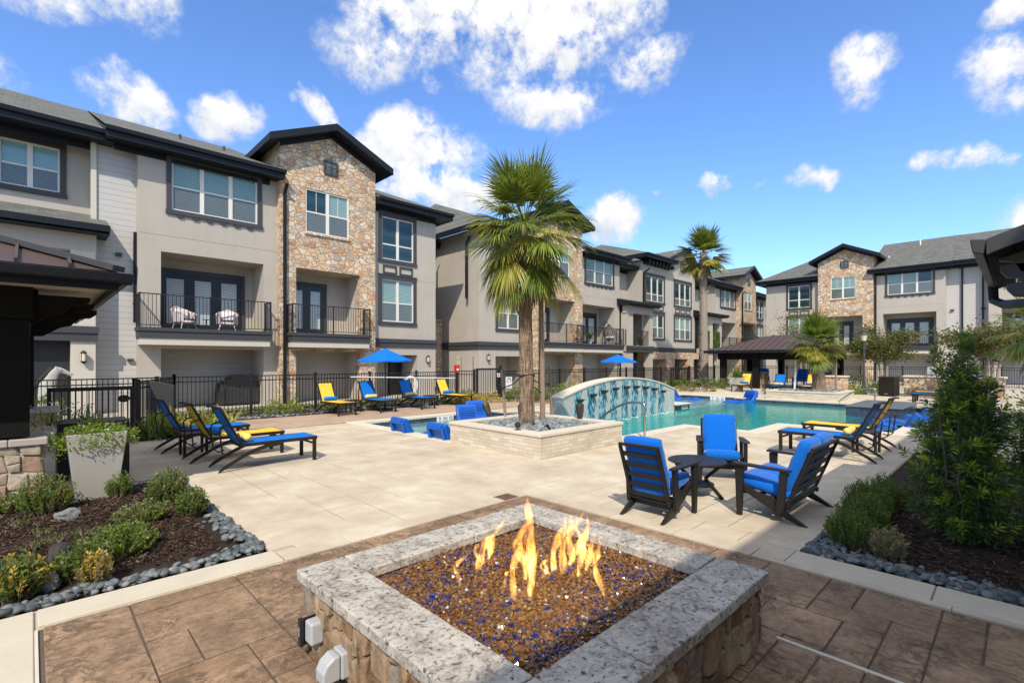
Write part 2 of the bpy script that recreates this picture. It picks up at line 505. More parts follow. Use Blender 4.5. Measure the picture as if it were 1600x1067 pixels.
island_stone('boulder', [(0, (0.30, 0.29, 0.28)), (1, (0.22, 0.22, 0.22))], 0.8, 0.6, 14.0, 0.6, (0.02, 0.02, 0.02), 0.8)
island_stone('mulch_chip', [(0, (0.018, 0.011, 0.008)), (0.45, (0.060, 0.037, 0.026)), (0.8, (0.10, 0.066, 0.047)), (1, (0.21, 0.15, 0.11))], 0.9, 0.2, 30.0, 0.2, (0.02, 0.015, 0.012), 0.3, 0.1)
leaf_mat('palm_green', [(0.0, (0.045, 0.075, 0.012)), (0.35, (0.11, 0.155, 0.024)), (0.65, (0.21, 0.26, 0.038)), (0.9, (0.32, 0.33, 0.06)), (1.0, (0.40, 0.36, 0.10))])
leaf_mat('palm_yellow', [(0.0, (0.10, 0.12, 0.018)), (0.35, (0.25, 0.26, 0.04)), (0.65, (0.42, 0.36, 0.06)), (1.0, (0.50, 0.34, 0.13))])
leaf_mat('palm_dead', [(0.0, (0.16, 0.09, 0.04)), (0.5, (0.34, 0.22, 0.11)), (1.0, (0.48, 0.36, 0.21))])
leaf_mat('leaf_dark', [(0.0, (0.028, 0.058, 0.016)), (0.45, (0.065, 0.12, 0.028)), (0.75, (0.11, 0.175, 0.036)), (1.0, (0.21, 0.29, 0.05))], 0.35, 0.25)
leaf_mat('leaf_mid', [(0.0, (0.035, 0.065, 0.014)), (0.4, (0.085, 0.135, 0.026)), (0.75, (0.15, 0.20, 0.035)), (1.0, (0.25, 0.27, 0.055))])
leaf_mat('leaf_rosemary', [(0.0, (0.04, 0.08, 0.012)), (0.45, (0.10, 0.165, 0.022)), (0.8, (0.17, 0.24, 0.032)), (1.0, (0.28, 0.32, 0.055))])
leaf_mat('leaf_bright', [(0.0, (0.08, 0.15, 0.015)), (0.5, (0.20, 0.30, 0.03)), (1.0, (0.42, 0.48, 0.07))], 0.45, 0.35)
leaf_mat('leaf_tip', [(0.0, (0.14, 0.22, 0.02)), (0.5, (0.32, 0.42, 0.035)), (1.0, (0.52, 0.58, 0.07))], 0.4, 0.3)
leaf_mat('leaf_yellow', [(0.0, (0.16, 0.17, 0.02)), (0.5, (0.38, 0.33, 0.05)), (1.0, (0.58, 0.48, 0.14))], 0.5, 0.35)
leaf_mat('leaf_straw', [(0.0, (0.14, 0.11, 0.05)), (0.5, (0.30, 0.25, 0.13)), (1.0, (0.46, 0.38, 0.22))], 0.6, 0.3)
leaf_mat('leaf_gold', [(0.0, (0.26, 0.20, 0.03)), (0.5, (0.46, 0.32, 0.04)), (1.0, (0.60, 0.40, 0.08))], 0.5, 0.3)
leaf_mat('leaf_russet', [(0.0, (0.055, 0.06, 0.022)), (0.35, (0.10, 0.10, 0.035)), (0.65, (0.16, 0.105, 0.05)), (1.0, (0.26, 0.15, 0.08))], 0.5, 0.3)
leaf_mat('petal_white', [(0.0, (0.62, 0.60, 0.62)), (1.0, (0.85, 0.84, 0.84))], 0.6, 0.2)
leaf_mat('petal_red', [(0.0, (0.35, 0.02, 0.02)), (1.0, (0.6, 0.06, 0.05))], 0.6, 0.2)
leaf_mat('lawn', [(0.0, (0.08, 0.10, 0.03)), (0.5, (0.14, 0.16, 0.05)), (1.0, (0.22, 0.21, 0.08))], 0.7, 0.1)


def special_mats():
    # rough travertine-like cap of the fire pit: pale with dark pitted clouds
    m, t = mat_new('cap_rough')
    co = t.objco()
    rv = t.n('ShaderNodeNewGeometry').outputs['Random Per Island']
    n1 = t.noise(co, 6.0, 10, 0.74, 0.6)
    n2 = t.noise(co, 38.0, 6, 0.72, 0.5)
    n3 = t.noise(co, 2.0, 3)
    f1 = t.n('ShaderNodeMapRange', {0: t.math('ADD', t.math('MULTIPLY', n1, 0.6), t.math('MULTIPLY', n2, 0.4)), 1: 0.40, 2: 0.55}).outputs[0]
    base = t.mix(f1, t.mix(n3, (0.17, 0.145, 0.12), (0.28, 0.245, 0.20)), t.mix(t.math('MULTIPLY_ADD', rv, 0.5, t.math('MULTIPLY', n3, 0.5)), (0.48, 0.44, 0.37), (0.60, 0.55, 0.47)))
    pit_ = t.n('ShaderNodeMapRange', {0: n2, 1: 0.34, 2: 0.42}).outputs[0]
    base = t.mix(pit_, (0.075, 0.068, 0.06), base)
    finish(t, principled(t, base, 0.75, 0, 0.3, t.bump(t.math('ADD', t.math('MULTIPLY', n2, 0.8), t.math('ADD', n1, t.math('MULTIPLY', pit_, 0.5))), 0.8, 0.012)))
    # lap siding: a dark shadow line under each board, relief from the same saw-tooth
    m, t = mat_new('siding')
    co = t.objco()
    z = t.n('ShaderNodeSeparateXYZ', {0: co}).outputs[2]
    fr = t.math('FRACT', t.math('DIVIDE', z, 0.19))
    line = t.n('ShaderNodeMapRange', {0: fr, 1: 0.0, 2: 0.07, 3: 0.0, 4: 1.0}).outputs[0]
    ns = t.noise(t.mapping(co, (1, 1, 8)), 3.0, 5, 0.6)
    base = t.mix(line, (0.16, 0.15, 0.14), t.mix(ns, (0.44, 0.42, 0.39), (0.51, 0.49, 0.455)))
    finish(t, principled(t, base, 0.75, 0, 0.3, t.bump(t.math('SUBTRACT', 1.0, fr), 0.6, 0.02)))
    # asphalt shingles
    m, t = mat_new('shingles')
    co = t.objco()
    s = t.n('ShaderNodeSeparateXYZ', {0: co})
    vec = t.n('ShaderNodeCombineXYZ', {0: s.outputs[0], 1: t.math('MULTIPLY', s.outputs[2], 2.3), 2: 0.0}).outputs[0]
    br = t.n('ShaderNodeTexBrick', {'Vector': vec, 'Color1': (0.055, 0.056, 0.05, 1), 'Color2': (0.165, 0.165, 0.145, 1), 'Mortar': (0.03, 0.03, 0.028, 1), 'Scale': 1.0,
                                    'Mortar Size': 0.012, 'Mortar Smooth': 0.2, 'Bias': 0.0, 'Brick Width': 0.32, 'Row Height': 0.14})
    br.offset = 0.37
    ns = t.noise(co, 60, 3)
    n2 = t.noise(t.mapping(vec, (1, 3, 1)), 5.0, 4)
    base = t.mix(0.40, br.outputs[0], t.ramp(n2, [(0.3, (0.04, 0.041, 0.038)), (0.7, (0.24, 0.24, 0.21))]))
    base = t.mix(t.math('MULTIPLY', ns, 0.2), base, (0.27, 0.27, 0.24))
    finish(t, principled(t, base, 0.9, 0, 0.2, t.bump(t.math('ADD', br.outputs[1], t.math('MULTIPLY', ns, -0.5)), -0.6, 0.02)))
    # window glass in front of slatted blinds
    for nm, ca, cb, sp in (('pane_blind', (0.10, 0.185, 0.17), (0.30, 0.43, 0.39), 0.062), ('pane_screen', (0.06, 0.075, 0.068), (0.17, 0.195, 0.175), 0.062),
                           ('pane_dark', (0.012, 0.035, 0.038), (0.022, 0.055, 0.058), 0.6), ('pane_door', (0.26, 0.31, 0.32), (0.62, 0.68, 0.68), 0.06), ('pane_bright', (0.18, 0.34, 0.36), (0.26, 0.44, 0.46), 0.05)):
        m, t = mat_new(nm)
        co = t.objco()
        z = t.n('ShaderNodeSeparateXYZ', {0: co}).outputs[2]
        fr = t.math('FRACT', t.math('DIVIDE', z, sp))
        ln = t.n('ShaderNodeMapRange', {0: t.math('ABSOLUTE', t.math('SUBTRACT', fr, 0.5)), 1: 0.18, 2: 0.34, 3: 1.0, 4: 0.0}).outputs[0]
        ns = t.noise(co, 0.8, 3)
        base = t.mix(t.math('MULTIPLY', ln, t.math('MULTIPLY_ADD', ns, 0.8, 0.5), clamp=True), ca, cb)
        nrm = t.bump(t.noise(co, 1.2, 2), 0.06, 0.05)
        finish(t, principled(t, base, 0.07, 0, 0.55, nrm, **{'Coat Weight': 0.25, 'Coat Roughness': 0.02}))
    # travertine blocks of the planters
    m, t = mat_new('travertine')
    co = t.objco()
    s = t.n('ShaderNodeSeparateXYZ', {0: co})
    vec = t.n('ShaderNodeCombineXYZ', {0: t.math('ADD', s.outputs[0], s.outputs[1]), 1: s.outputs[2], 2: 0.0}).outputs[0]
    br = t.n('ShaderNodeTexBrick', {'Vector': vec, 'Color1': (0.50, 0.43, 0.33, 1), 'Color2': (0.66, 0.59, 0.48, 1), 'Mortar': (0.40, 0.33, 0.24, 1), 'Scale': 1.0,
                                    'Mortar Size': 0.004, 'Mortar Smooth': 0.3, 'Brick Width': 0.24, 'Row Height': 0.062})
    ns = t.noise(t.mapping(co, (1, 1, 3)), 12, 6, 0.65)
    pit = t.n('ShaderNodeMapRange', {0: t.noise(t.mapping(co, (1, 1, 2)), 45, 3), 1: 0.66, 2: 0.74}).outputs[0]
    stn = t.n('ShaderNodeMapRange', {0: t.noise(co, 3.0, 5), 1: 0.58, 2: 0.75, 3: 0.0, 4: 0.6}).outputs[0]
    base = t.mix(0.3, br.outputs[0], t.mix(ns, (0.3, 0.3, 0.3), (0.8, 0.8, 0.8)), 'OVERLAY')
    base = t.mix(stn, base, (0.44, 0.30, 0.19))
    base = t.mix(t.math('MULTIPLY', pit, 0.75), base, (0.13, 0.11, 0.09))
    finish(t, principled(t, base, 0.8, 0, 0.25, t.bump(t.math('ADD', br.outputs[1], t.math('MULTIPLY', ns, -0.6)), -0.5, 0.01)))
    # pool water: tinted, rippled, mirror-like at grazing angles
    for nm, tint, sc in (('water_deep', (0.10, 0.66, 0.60), 0.6), ('water_shallow', (0.66, 0.83, 0.83), 0.6), ('water_mid', (0.34, 0.50, 0.52), 0.5)):
        m, t = mat_new(nm)
        co = t.objco()
        h = t.math('ADD', t.noise(t.mapping(co, (1, 1, 1)), 2.2, 3, 0.55, 0.6), t.math('MULTIPLY', t.noise(co, 7.0, 3, 0.5, 0.5), 0.45))
        nrm = t.bump(h, 0.16, 0.12)
        dif = t.n('ShaderNodeBsdfDiffuse', {'Color': (tint[0] * 0.40, tint[1] * 0.76, tint[2] * 0.80, 1)}).outputs[0]
        tr = t.n('ShaderNodeBsdfTransparent', {'Color': (*tint, 1)}).outputs[0]
        body = t.n('ShaderNodeMixShader', {0: sc * 0.55, 1: tr, 2: dif}).outputs[0]
        gl = t.n('ShaderNodeBsdfGlossy', {'Color': (1, 1, 1, 1), 'Roughness': 0.03, 'Normal': nrm}).outputs[0]
        fres = t.n('ShaderNodeFresnel', {'IOR': 1.33, 'Normal': nrm}).outputs[0]
        finish(t, t.n('ShaderNodeMixShader', {0: t.math('MULTIPLY', fres, 0.8), 1: body, 2: gl}).outputs[0])
    # dark pool tile
    m, t = mat_new('tile_navy')
    co = t.objco()
    s = t.n('ShaderNodeSeparateXYZ', {0: co})
    vec = t.n('ShaderNodeCombineXYZ', {0: t.math('ADD', s.outputs[0], s.outputs[1]), 1: s.outputs[2], 2: 0.0}).outputs[0]
    br = t.n('ShaderNodeTexBrick', {'Vector': vec, 'Color1': (0.022, 0.033, 0.06, 1), 'Color2': (0.05, 0.07, 0.11, 1), 'Mortar': (0.10, 0.11, 0.12, 1), 'Scale': 1.0, 'Mortar Size': 0.004, 'Brick Width': 0.15, 'Row Height': 0.15})
    br.offset = 0.0
    finish(t, principled(t, br.outputs[0], 0.25))
    # glass mosaic and pale marble of the fountain
    m, t = mat_new('mosaic_blue')
    co = t.objco()
    vec = t.n('ShaderNodeCombineXYZ', {0: t.n('ShaderNodeSeparateXYZ', {0: co}).outputs[2], 1: t.n('ShaderNodeSeparateXYZ', {0: co}).outputs[0], 2: 0.0}).outputs[0]
    br = t.n('ShaderNodeTexBrick', {'Vector': vec, 'Color1': (0, 0, 0, 1), 'Color2': (1, 1, 1, 1), 'Mortar': (0.5, 0.5, 0.5, 1), 'Scale': 1.0, 'Mortar Size': 0.001, 'Bias': 0.0, 'Brick Width': 0.11, 'Row Height': 0.035})
    c = t.ramp(br.outputs[0], [(0.0, (0.012, 0.05, 0.10)), (0.3, (0.03, 0.14, 0.22)), (0.55, (0.08, 0.28, 0.38)), (0.8, (0.24, 0.46, 0.52)), (1.0, (0.42, 0.55, 0.55))])
    finish(t, principled(t, c, 0.15, 0, 0.6))
    m, t = mat_new('marble_pale')
    co = t.objco()
    s = t.n('ShaderNodeSeparateXYZ', {0: co})
    vec = t.n('ShaderNodeCombineXYZ', {0: s.outputs[0], 1: s.outputs[2], 2: 0.0}).outputs[0]
    br = t.n('ShaderNodeTexBrick', {'Vector': vec, 'Color1': (0.40, 0.41, 0.39, 1), 'Color2': (0.52, 0.52, 0.49, 1), 'Mortar': (0.33, 0.33, 0.32, 1), 'Scale': 1.0, 'Mortar Size': 0.003, 'Brick Width': 0.3, 'Row Height': 0.3})
    br.offset = 0.0
    ns = t.noise(co, 4.0, 7, 0.65, 1.5)
    base = t.mix(0.5, br.outputs[0], t.ramp(ns, [(0.3, (0.30, 0.33, 0.33)), (0.7, (0.60, 0.58, 0.54))]))
    finish(t, principled(t, base, 0.35, 0, 0.4))
    # metal panel roof: plain, the seams are modelled
    # fire glass
    m, t = mat_new('fire_glass')
    rv = t.n('ShaderNodeNewGeometry').outputs['Random Per Island']
    pn = t.noise(t.objco(), 3.6, 5, 0.68)
    sel = t.math('ADD', t.math('MULTIPLY', rv, 0.50), t.math('MULTIPLY', pn, 0.72))
    c = t.ramp(sel, [(0.0, (0.04, 0.016, 0.006)), (0.22, (0.13, 0.055, 0.012)), (0.36, (0.25, 0.115, 0.025)), (0.45, (0.07, 0.028, 0.014)), (0.54, (0.21, 0.095, 0.02)), (0.62, (0.10, 0.045, 0.014)), (0.70, (0.28, 0.15, 0.045)),
                     (0.785, (0.10, 0.045, 0.02)), (0.81, (0.015, 0.025, 0.13)), (0.89, (0.010, 0.03, 0.19)), (0.96, (0.02, 0.03, 0.10)), (1.0, (0.20, 0.11, 0.04))])
    finish(t, principled(t, c, 0.10, 0, 0.6))
    m, t = mat_new('glass_clear_chip')
    finish(t, principled(t, (0.45, 0.44, 0.42), 0.08, 0, 0.6))
    # trunk of the near palm: old fibrous bark with vertical cracks
    m, t = mat_new('palm_bark')
    co = t.objco()
    n1 = t.noise(t.mapping(co, (9, 9, 1.2)), 3.0, 7, 0.65, 0.5)
    n2 = t.noise(t.mapping(co, (1, 1, 6)), 5.0, 4)
    c = t.ramp(t.math('ADD', t.math('MULTIPLY', n1, 0.75), t.math('MULTIPLY', n2, 0.25)), [(0.34, (0.05, 0.03, 0.02)), (0.44, (0.17, 0.11, 0.07)), (0.54, (0.33, 0.235, 0.155)), (0.68, (0.50, 0.39, 0.28))])
    finish(t, principled(t, c, 0.9, 0, 0.2, t.bump(n1, 1.0, 0.06)))
    # flames: a thin glowing gas, brighter and yellower low down
    m, t = mat_new('flame_gas')
    co = t.objco()
    z = t.n('ShaderNodeSeparateXYZ', {0: co}).outputs[2]
    ns = t.noise(t.mapping(co, (20, 20, 6.5)), 1.0, 4, 0.65, 0.9)
    k = t.math('ADD', t.math('MULTIPLY', z, -1.2), t.math('MULTIPLY_ADD', ns, 1.5, 0.05))
    c = t.ramp(k, [(0.0, (1.0, 0.16, 0.008)), (0.35, (1.0, 0.27, 0.02)), (0.6, (1.0, 0.44, 0.06)), (0.9, (1.0, 0.66, 0.20))])
    dens = t.n('ShaderNodeMapRange', {0: ns, 1: 0.36, 2: 0.68, 3: 0.3, 4: 34.0}).outputs[0]
    em = t.n('ShaderNodeEmission', {'Color': c, 'Strength': dens}).outputs[0]
    t.n('ShaderNodeOutputMaterial', {'Volume': em})


special_mats()
M = MATS

# ------------------------------------------------------------------ the ground
POOL = [(6.30, 8.70, 8.30, 12.25), (8.70, 10.62, 9.00, 12.25), (8.70, 12.05, 6.05, 9.00), (12.05, 14.05, 4.45, 9.00), (14.05, 22.60, 2.05, 9.00),
        (17.20, 23.00, 9.00, 11.60)]
STUB = (17.20, 18.35, 9.00, 10.0)                      # pale deck stub at the end of the fountain wall
WATER_Z = -0.17


def hits(x0, x1, y0, y1, rects):
    return any(x0 < r[1] - 1e-6 and x1 > r[0] + 1e-6 and y0 < r[3] - 1e-6 and y1 > r[2] + 1e-6 for r in rects)


def sheet(name, rect, holes, z, mat, kind='structure'):
    """a level sheet with rectangular holes"""
    xs = sorted({rect[0], rect[1], *[v for h in holes for v in h[:2] if rect[0] < v < rect[1]]})
    ys = sorted({rect[2], rect[3], *[v for h in holes for v in h[2:] if rect[2] < v < rect[3]]})
    mb = MB()
    for i in range(len(xs) - 1):
        for j in range(len(ys) - 1):
            if not hits(xs[i], xs[i + 1], ys[j], ys[j + 1], holes):
                mb.quad((xs[i], ys[j], z), (xs[i + 1], ys[j], z), (xs[i + 1], ys[j + 1], z), (xs[i], ys[j + 1], z))
    return tag(mb.build(name, mat), kind=kind)


def ashlar(rects, ok, cell, shapes, seed, joint=0.010, z=0.0, drop=0.006, jitter=0.0):
    """stones of mixed sizes laid in a random ashlar bond over the cells for which ok(...) holds"""
    rr = random.Random(seed)
    mb = MB()
    x0, x1, y0, y1 = rects
    nx, ny = int(round((x1 - x0) / cell)), int(round((y1 - y0) / cell))
    used = [[not ok(x0 + i * cell, x0 + (i + 1) * cell, y0 + j * cell, y0 + (j + 1) * cell) for j in range(ny)] for i in range(nx)]
    for j in range(ny):
        for i in range(nx):
            if used[i][j]:
                continue
            opts = shapes[:]
            rr.shuffle(opts)
            for (a, b) in opts + [(1, 1)]:
                if i + a <= nx and j + b <= ny and not any(used[p][q] for p in range(i, i + a) for q in range(j, j + b)):
                    break
            for p in range(i, i + a):
                for q in range(j, j + b):
                    used[p][q] = True
            xa, xb, ya, yb = x0 + i * cell, x0 + (i + a) * cell, y0 + j * cell, y0 + (j + b) * cell
            h = joint / 2
            k = h + drop * 0.9
            jz = [z + rr.uniform(-0.0015, 0.0015) for _ in range(4)]
            jt = lambda: rr.uniform(-jitter, jitter)
            vs = [(xa + h, ya + h, z - drop), (xb - h, ya + h, z - drop), (xb - h, yb - h, z - drop), (xa + h, yb - h, z - drop),
                  (xa + k + jt(), ya + k + jt(), jz[0]), (xb - k + jt(), ya + k + jt(), jz[1]), (xb - k + jt(), yb - k + jt(), jz[2]), (xa + k + jt(), yb - k + jt(), jz[3])]
            mb.add(vs, [(4, 5, 6, 7), (0, 1, 5, 4), (1, 2, 6, 5), (2, 3, 7, 6), (3, 0, 4, 7)])
    return mb


BED_L = (-4.0, 1.48, 4.56, 8.25)
BED_R = (4.78, 11.5, -2.2, 1.33)
sheet('ground', (-400, 700, -400, 700), POOL + [BED_L, BED_R], -0.045, M['walk_concrete'])
sheet('deck_bed', (-6, 40, -4, 15.0), POOL + [BED_L, BED_R, (0.03, 4.36, -3.5, 4.22), STUB], -0.012, M['joint_pale'])
sheet('paving_bed', (0.03, 4.36, -3.5, 4.22), [], -0.010, M['joint_dark'])

brown = ashlar((0.05, 4.34, -3.5, 4.20), lambda a, b, c, d: not hits(a, b, c, d, [(1.25, 2.95, 1.2, 2.8)]), 0.10725,
               [(4, 2), (2, 2), (4, 4), (6, 4), (4, 2), (2, 4), (6, 2), (4, 4)], 5, 0.009, 0.0, 0.006, 0.006)
tag(brown.build('paving', M['paver_brown']), kind='structure')


def pale_ok(a, b, c, d):
    if hits(a, b, c, d, POOL) and not hits(a, b, c, d, [STUB]):
        return False
    if hits(a, b, c, d, [BED_L, BED_R, (-1, 4.40, -4, 4.24), (0, 1.52, 4.4, 8.28), (-6, 1.5, 4.2, 4.56), (4.4, 4.78, -4, 1.36), (6.2, 8.35, 5.7, 7.9)]):
        return False
    if c > 12.35 and a > 2.6 and b < 17.0:
        return False
    return True


pale = ashlar((-5.14, 30.06, 1.38, 14.90), pale_ok, 0.22, [(3, 2), (4, 2), (3, 3), (2, 2), (4, 3), (5, 3), (2, 3), (3, 4)], 9, 0.007, 0.0, 0.003)
def strip(x0, x1, y0, y1, n):
    for k in range(n):
        if x1 - x0 > y1 - y0:
            pale.box(x0 + (x1 - x0) * k / n + 0.003, x0 + (x1 - x0) * (k + 1) / n - 0.003, y0, y1, -0.011, 0.0045)
        else:
            pale.box(x0, x1, y0 + (y1 - y0) * k / n + 0.003, y0 + (y1 - y0) * (k + 1) / n - 0.003, -0.011, 0.0045)


strip(4.365, 4.62, 1.605, 4.46, 4)
strip(1.51, 4.36, 4.225, 4.46, 5)
strip(1.485, 1.76, 4.54, 8.28, 6)
strip(4.436, 4.755, 1.366, 1.60, 1)
strip(4.76, 11.5, 1.34, 1.60, 12)
strip(4.365, 4.432, -3.5, 1.60, 4)
tag(pale.build('pool_deck', M['paver_pale']), kind='structure')
rose = ashlar((2.6, 17.0, 12.50, 15.0), lambda *a: True, 0.25, [(3, 2), (4, 2), (3, 3), (2, 2), (4, 3)], 12, 0.007, 0.0, 0.003)
tag(rose.build('terrace', M['paver_rose']), kind='structure')
mb = MB()
mb.box(0.03, 1.50, 4.25, 4.53, -0.03, 0.006)
mb.box(-3.5, 0.012, -3.5, 4.53, -0.03, 0.004)
for k in range(12):
    pass
tag(mb.build('kerb_strip', M['concrete_pale'], bevel=0.006), kind='structure')
mb = MB()
for a, b in ((-2.2, -1.35), (-1.34, -0.45), (-0.44, 0.43), (0.44, 1.36)):
    mb.box(4.44, 4.755, a, b, -0.03, 0.006)
tag(mb.build('kerb_strip', M['concrete_pale'], bevel=0.006), kind='structure')
mb = MB()
mb.box(3.18, 3.205, -1.5, 1.02, -0.02, 0.004)
mb.box(0.014, 0.030, 1.0, 4.2, -0.03, 0.001)
tag(mb.build('control_joint', M['coping']), kind='structure')

# pool shell, coping, water
mb = MB()
mb2 = MB()
tl = MB()


def pool_wall(x0, y0, x1, y1, zb):
    tl.quad((x0, y0, -0.30), (x1, y1, -0.30), (x1, y1, -0.03), (x0, y0, -0.03))
    mb.quad((x0, y0, zb), (x1, y1, zb), (x1, y1, -0.30), (x0, y0, -0.30))


deep = -1.35
mb.quad((8.70, 6.05, deep), (22.6, 6.05, deep), (22.6, 9.0, deep), (8.70, 9.0, deep))
mb.quad((12.05, 2.05, deep), (22.6, 2.05, deep), (22.6, 6.05, deep), (12.05, 6.05, deep))
for s in ((8.70, 6.05, 12.05, 6.05), (12.05, 6.05, 12.05, 4.45), (12.05, 4.45, 14.05, 4.45), (14.05, 4.45, 14.05, 2.05), (14.05, 2.05, 22.6, 2.05), (22.6, 2.05, 22.6, 9.0), (8.70, 6.05, 8.70, 8.30)):
    pool_wall(*s, deep)
for s in ((6.30, 8.30, 6.30, 12.25), (6.30, 8.30, 8.70, 8.30), (6.30, 12.25, 10.62, 12.25), (10.62, 12.25, 10.62, 9.6), (23.0, 9.0, 23.0, 11.6), (17.2, 11.6, 23.0, 11.6), (17.2, 10.0, 17.2, 11.6), (22.6, 9.0, 23.0, 9.0), (17.2, 10.0, 18.35, 10.0), (18.35, 10.0, 18.35, 9.0), (17.2, 9.0, 18.35, 9.0)):
    pool_wall(*s, -0.5)
mb2.box(6.2, 10.66, 9.0, 12.35, -0.5, -0.40)
mb2.box(6.2, 8.72, 8.2, 9.0, -0.5, -0.40)
mb2.box(17.1, 23.1, 8.7, 11.7, -0.5, -0.40)
mb2.box(15.0, 22.65, 2.0, 3.55, -0.5, -0.42)
mb2.box(6.2, 10.66, 8.98, 9.05, deep, -0.42)
pool = mb.build('pool_basin', M['pool_plaster'])
tag(pool, kind='structure')
tag(mb2.build('pool_shelf', M['shelf_plaster']), kind='structure')
tag(tl.build('waterline_tile', M['tile_navy']), kind='structure')
wt = MB()
for r in [(8.70, 12.05, 6.05, 9.00), (12.05, 14.05, 4.45, 9.00), (14.05, 22.60, 3.6, 8.72)]:
    wt.quad((r[0], r[2], WATER_Z), (r[1], r[2], WATER_Z), (r[1], r[3], WATER_Z), (r[0], r[3], WATER_Z))
tag(wt.build('water', M['water_deep']), kind='structure')
wt = MB()
wt.quad((6.30, 8.30, WATER_Z), (8.70, 8.30, WATER_Z), (8.70, 12.25, WATER_Z), (6.30, 12.25, WATER_Z))
wt.quad((8.70, 9.0, WATER_Z), (10.62, 9.0, WATER_Z), (10.62, 12.25, WATER_Z), (8.70, 12.25, WATER_Z))
wt.quad((17.2, 10.0, WATER_Z), (23.0, 10.0, WATER_Z), (23.0, 11.6, WATER_Z), (17.2, 11.6, WATER_Z))
wt.quad((18.35, 8.72, WATER_Z), (22.6, 8.72, WATER_Z), (22.6, 10.0, WATER_Z), (18.35, 10.0, WATER_Z))
wt.quad((22.6, 9.0, WATER_Z), (23.0, 9.0, WATER_Z), (23.0, 10.0, WATER_Z), (22.6, 10.0, WATER_Z))
tag(wt.build('water', M['water_shallow']), kind='structure')
wt = MB()
wt.quad((14.05, 2.05, WATER_Z), (22.6, 2.05, WATER_Z), (22.6, 3.6, WATER_Z), (14.05, 3.6, WATER_Z))
tag(wt.build('water', M['water_mid']), kind='structure')
cp = MB()
C = 0.30


def cop(x0, x1, y0, y1):
    n = max(1, int(round(max(x1 - x0, y1 - y0) / 0.6)))
    for k in range(n):
        a, b = k / n, (k + 1) / n
        if x1 - x0 > y1 - y0:
            cp.box(x0 + (x1 - x0) * a + 0.003, x0 + (x1 - x0) * b - 0.003, y0, y1, -0.06, 0.012)
        else:
            cp.box(x0, x1, y0 + (y1 - y0) * a + 0.003, y0 + (y1 - y0) * b - 0.003, -0.06, 0.012)


for r in ((6.0, 6.32, 8.0, 12.55), (6.33, 8.7, 8.0, 8.32), (6.33, 10.6, 12.23, 12.55), (8.6, 12.07, 5.75, 6.07), (11.77, 12.07, 4.15, 5.74), (12.08, 14.07, 4.15, 4.47), (13.77, 14.07, 1.75, 4.14),
          (14.08, 22.6, 1.75, 2.07), (22.58, 22.9, 1.75, 4.95), (22.58, 22.9, 4.96, 7.9), (22.58, 22.96, 7.91, 8.98), (22.98, 23.28, 8.99, 11.9), (17.2, 22.97, 11.58, 11.9), (17.2, 18.37, 8.98, 10.02)):
    cop(*r)
tag(cp.build('pool_coping', M['coping'], bevel=0.012), kind='structure')

# raised spa block at the far right of the pool
sp = thing('raised_spa', 'low dark tiled block of raised spa at the far corner of the pool', 'spa', (20.6, 3.0, 0))
mb = MB((20.6, 3.0, 0))
mb.box(19.3, 22.55, 2.6, 4.05, -0.5, 0.12)
mb.build('wall', M['tile_navy'], sp, bevel=0.01)
mb = MB((20.6, 3.0, 0))
mb.box(19.27, 22.58, 2.57, 4.08, 0.123, 0.165)
mb.build('rim', plain('slate_top', (0.13, 0.14, 0.15), 0.4), sp, bevel=0.008)

# depth markers set in the waterline tile
def text(name, body, size, loc, rot, mat, parent=None, extrude=0.002):
    cu = bpy.data.curves.new(name, 'FONT')
    cu.body = body
    cu.size = size
    cu.extrude = extrude
    cu.align_x = 'CENTER'
    cu.align_y = 'CENTER'
    cu.materials.append(mat)
    tmp = bpy.data.objects.new(name, cu)
    col.objects.link(tmp)
    bpy.context.view_layer.update()
    me = bpy.data.meshes.new_from_object(tmp.evaluated_get(bpy.context.evaluated_depsgraph_get()))
    bpy.data.objects.remove(tmp)
    o = bpy.data.objects.new(name, me)
    col.objects.link(o)
    o.location = loc
    o.rotation_euler = rot
    if parent is not None:
        o.parent = parent
    return o


def depth_marker(x, y, rz, label, wd=0.62):
    t = thing('depth_marker', label, 'depth marker', (x, y, 0), rz, 'white depth marker tiles on the pool edge')
    mb = MB()
    for k in (-1, 0, 1):
        mb.box(k * wd / 3 - wd / 6 + 0.004, k * wd / 3 + wd / 6 - 0.004, -0.012, 0.02, -0.20, -0.035)
    mb.build('tile', M['sign_white'], t)
    text('lettering', '9', 0.15, (-wd / 3, -0.014, -0.118), (R(90), 0, 0), M['sign_ink'], t)
    text('lettering', 'IN', 0.15, (0, -0.014, -0.118), (R(90), 0, 0), M['sign_ink'], t)
    mb = MB()
    mb.tube([(wd / 3 + 0.055 * math.cos(a * math.pi / 8), -0.015, -0.118 + 0.055 * math.sin(a * math.pi / 8)) for a in range(17)], 0.006, 5)
    mb.bar((wd / 3 - 0.04, -0.015, -0.078), (wd / 3 + 0.04, -0.015, -0.158), 0.008, 0.008)
    mb.build('pictogram', M['sign_ink'], t)
    return t


depth_marker(9.05, 12.24, 0, 'white depth marker tiles under the coping of the small pool by the left loungers')
depth_marker(17.95, 8.995, 0, 'white depth marker tiles on the pale stub beside the fountain wall', 0.5)
depth_marker(22.985, 9.9, R(-90), 'white depth marker tiles beside the lone blue ledge lounger at the far end', 0.7)

# ------------------------------------------------------------------ fire pit
PX0, PX1, PY0, PY1 = 1.12, 3.10, 1.03, 2.98
pit = thing('fire_pit', 'square fire pit with pale stone cap, full of amber and blue glass', 'fire pit', ((PX0 + PX1) / 2, (PY0 + PY1) / 2, 0))
OFF = ((PX0 + PX1) / 2, (PY0 + PY1) / 2, 0)


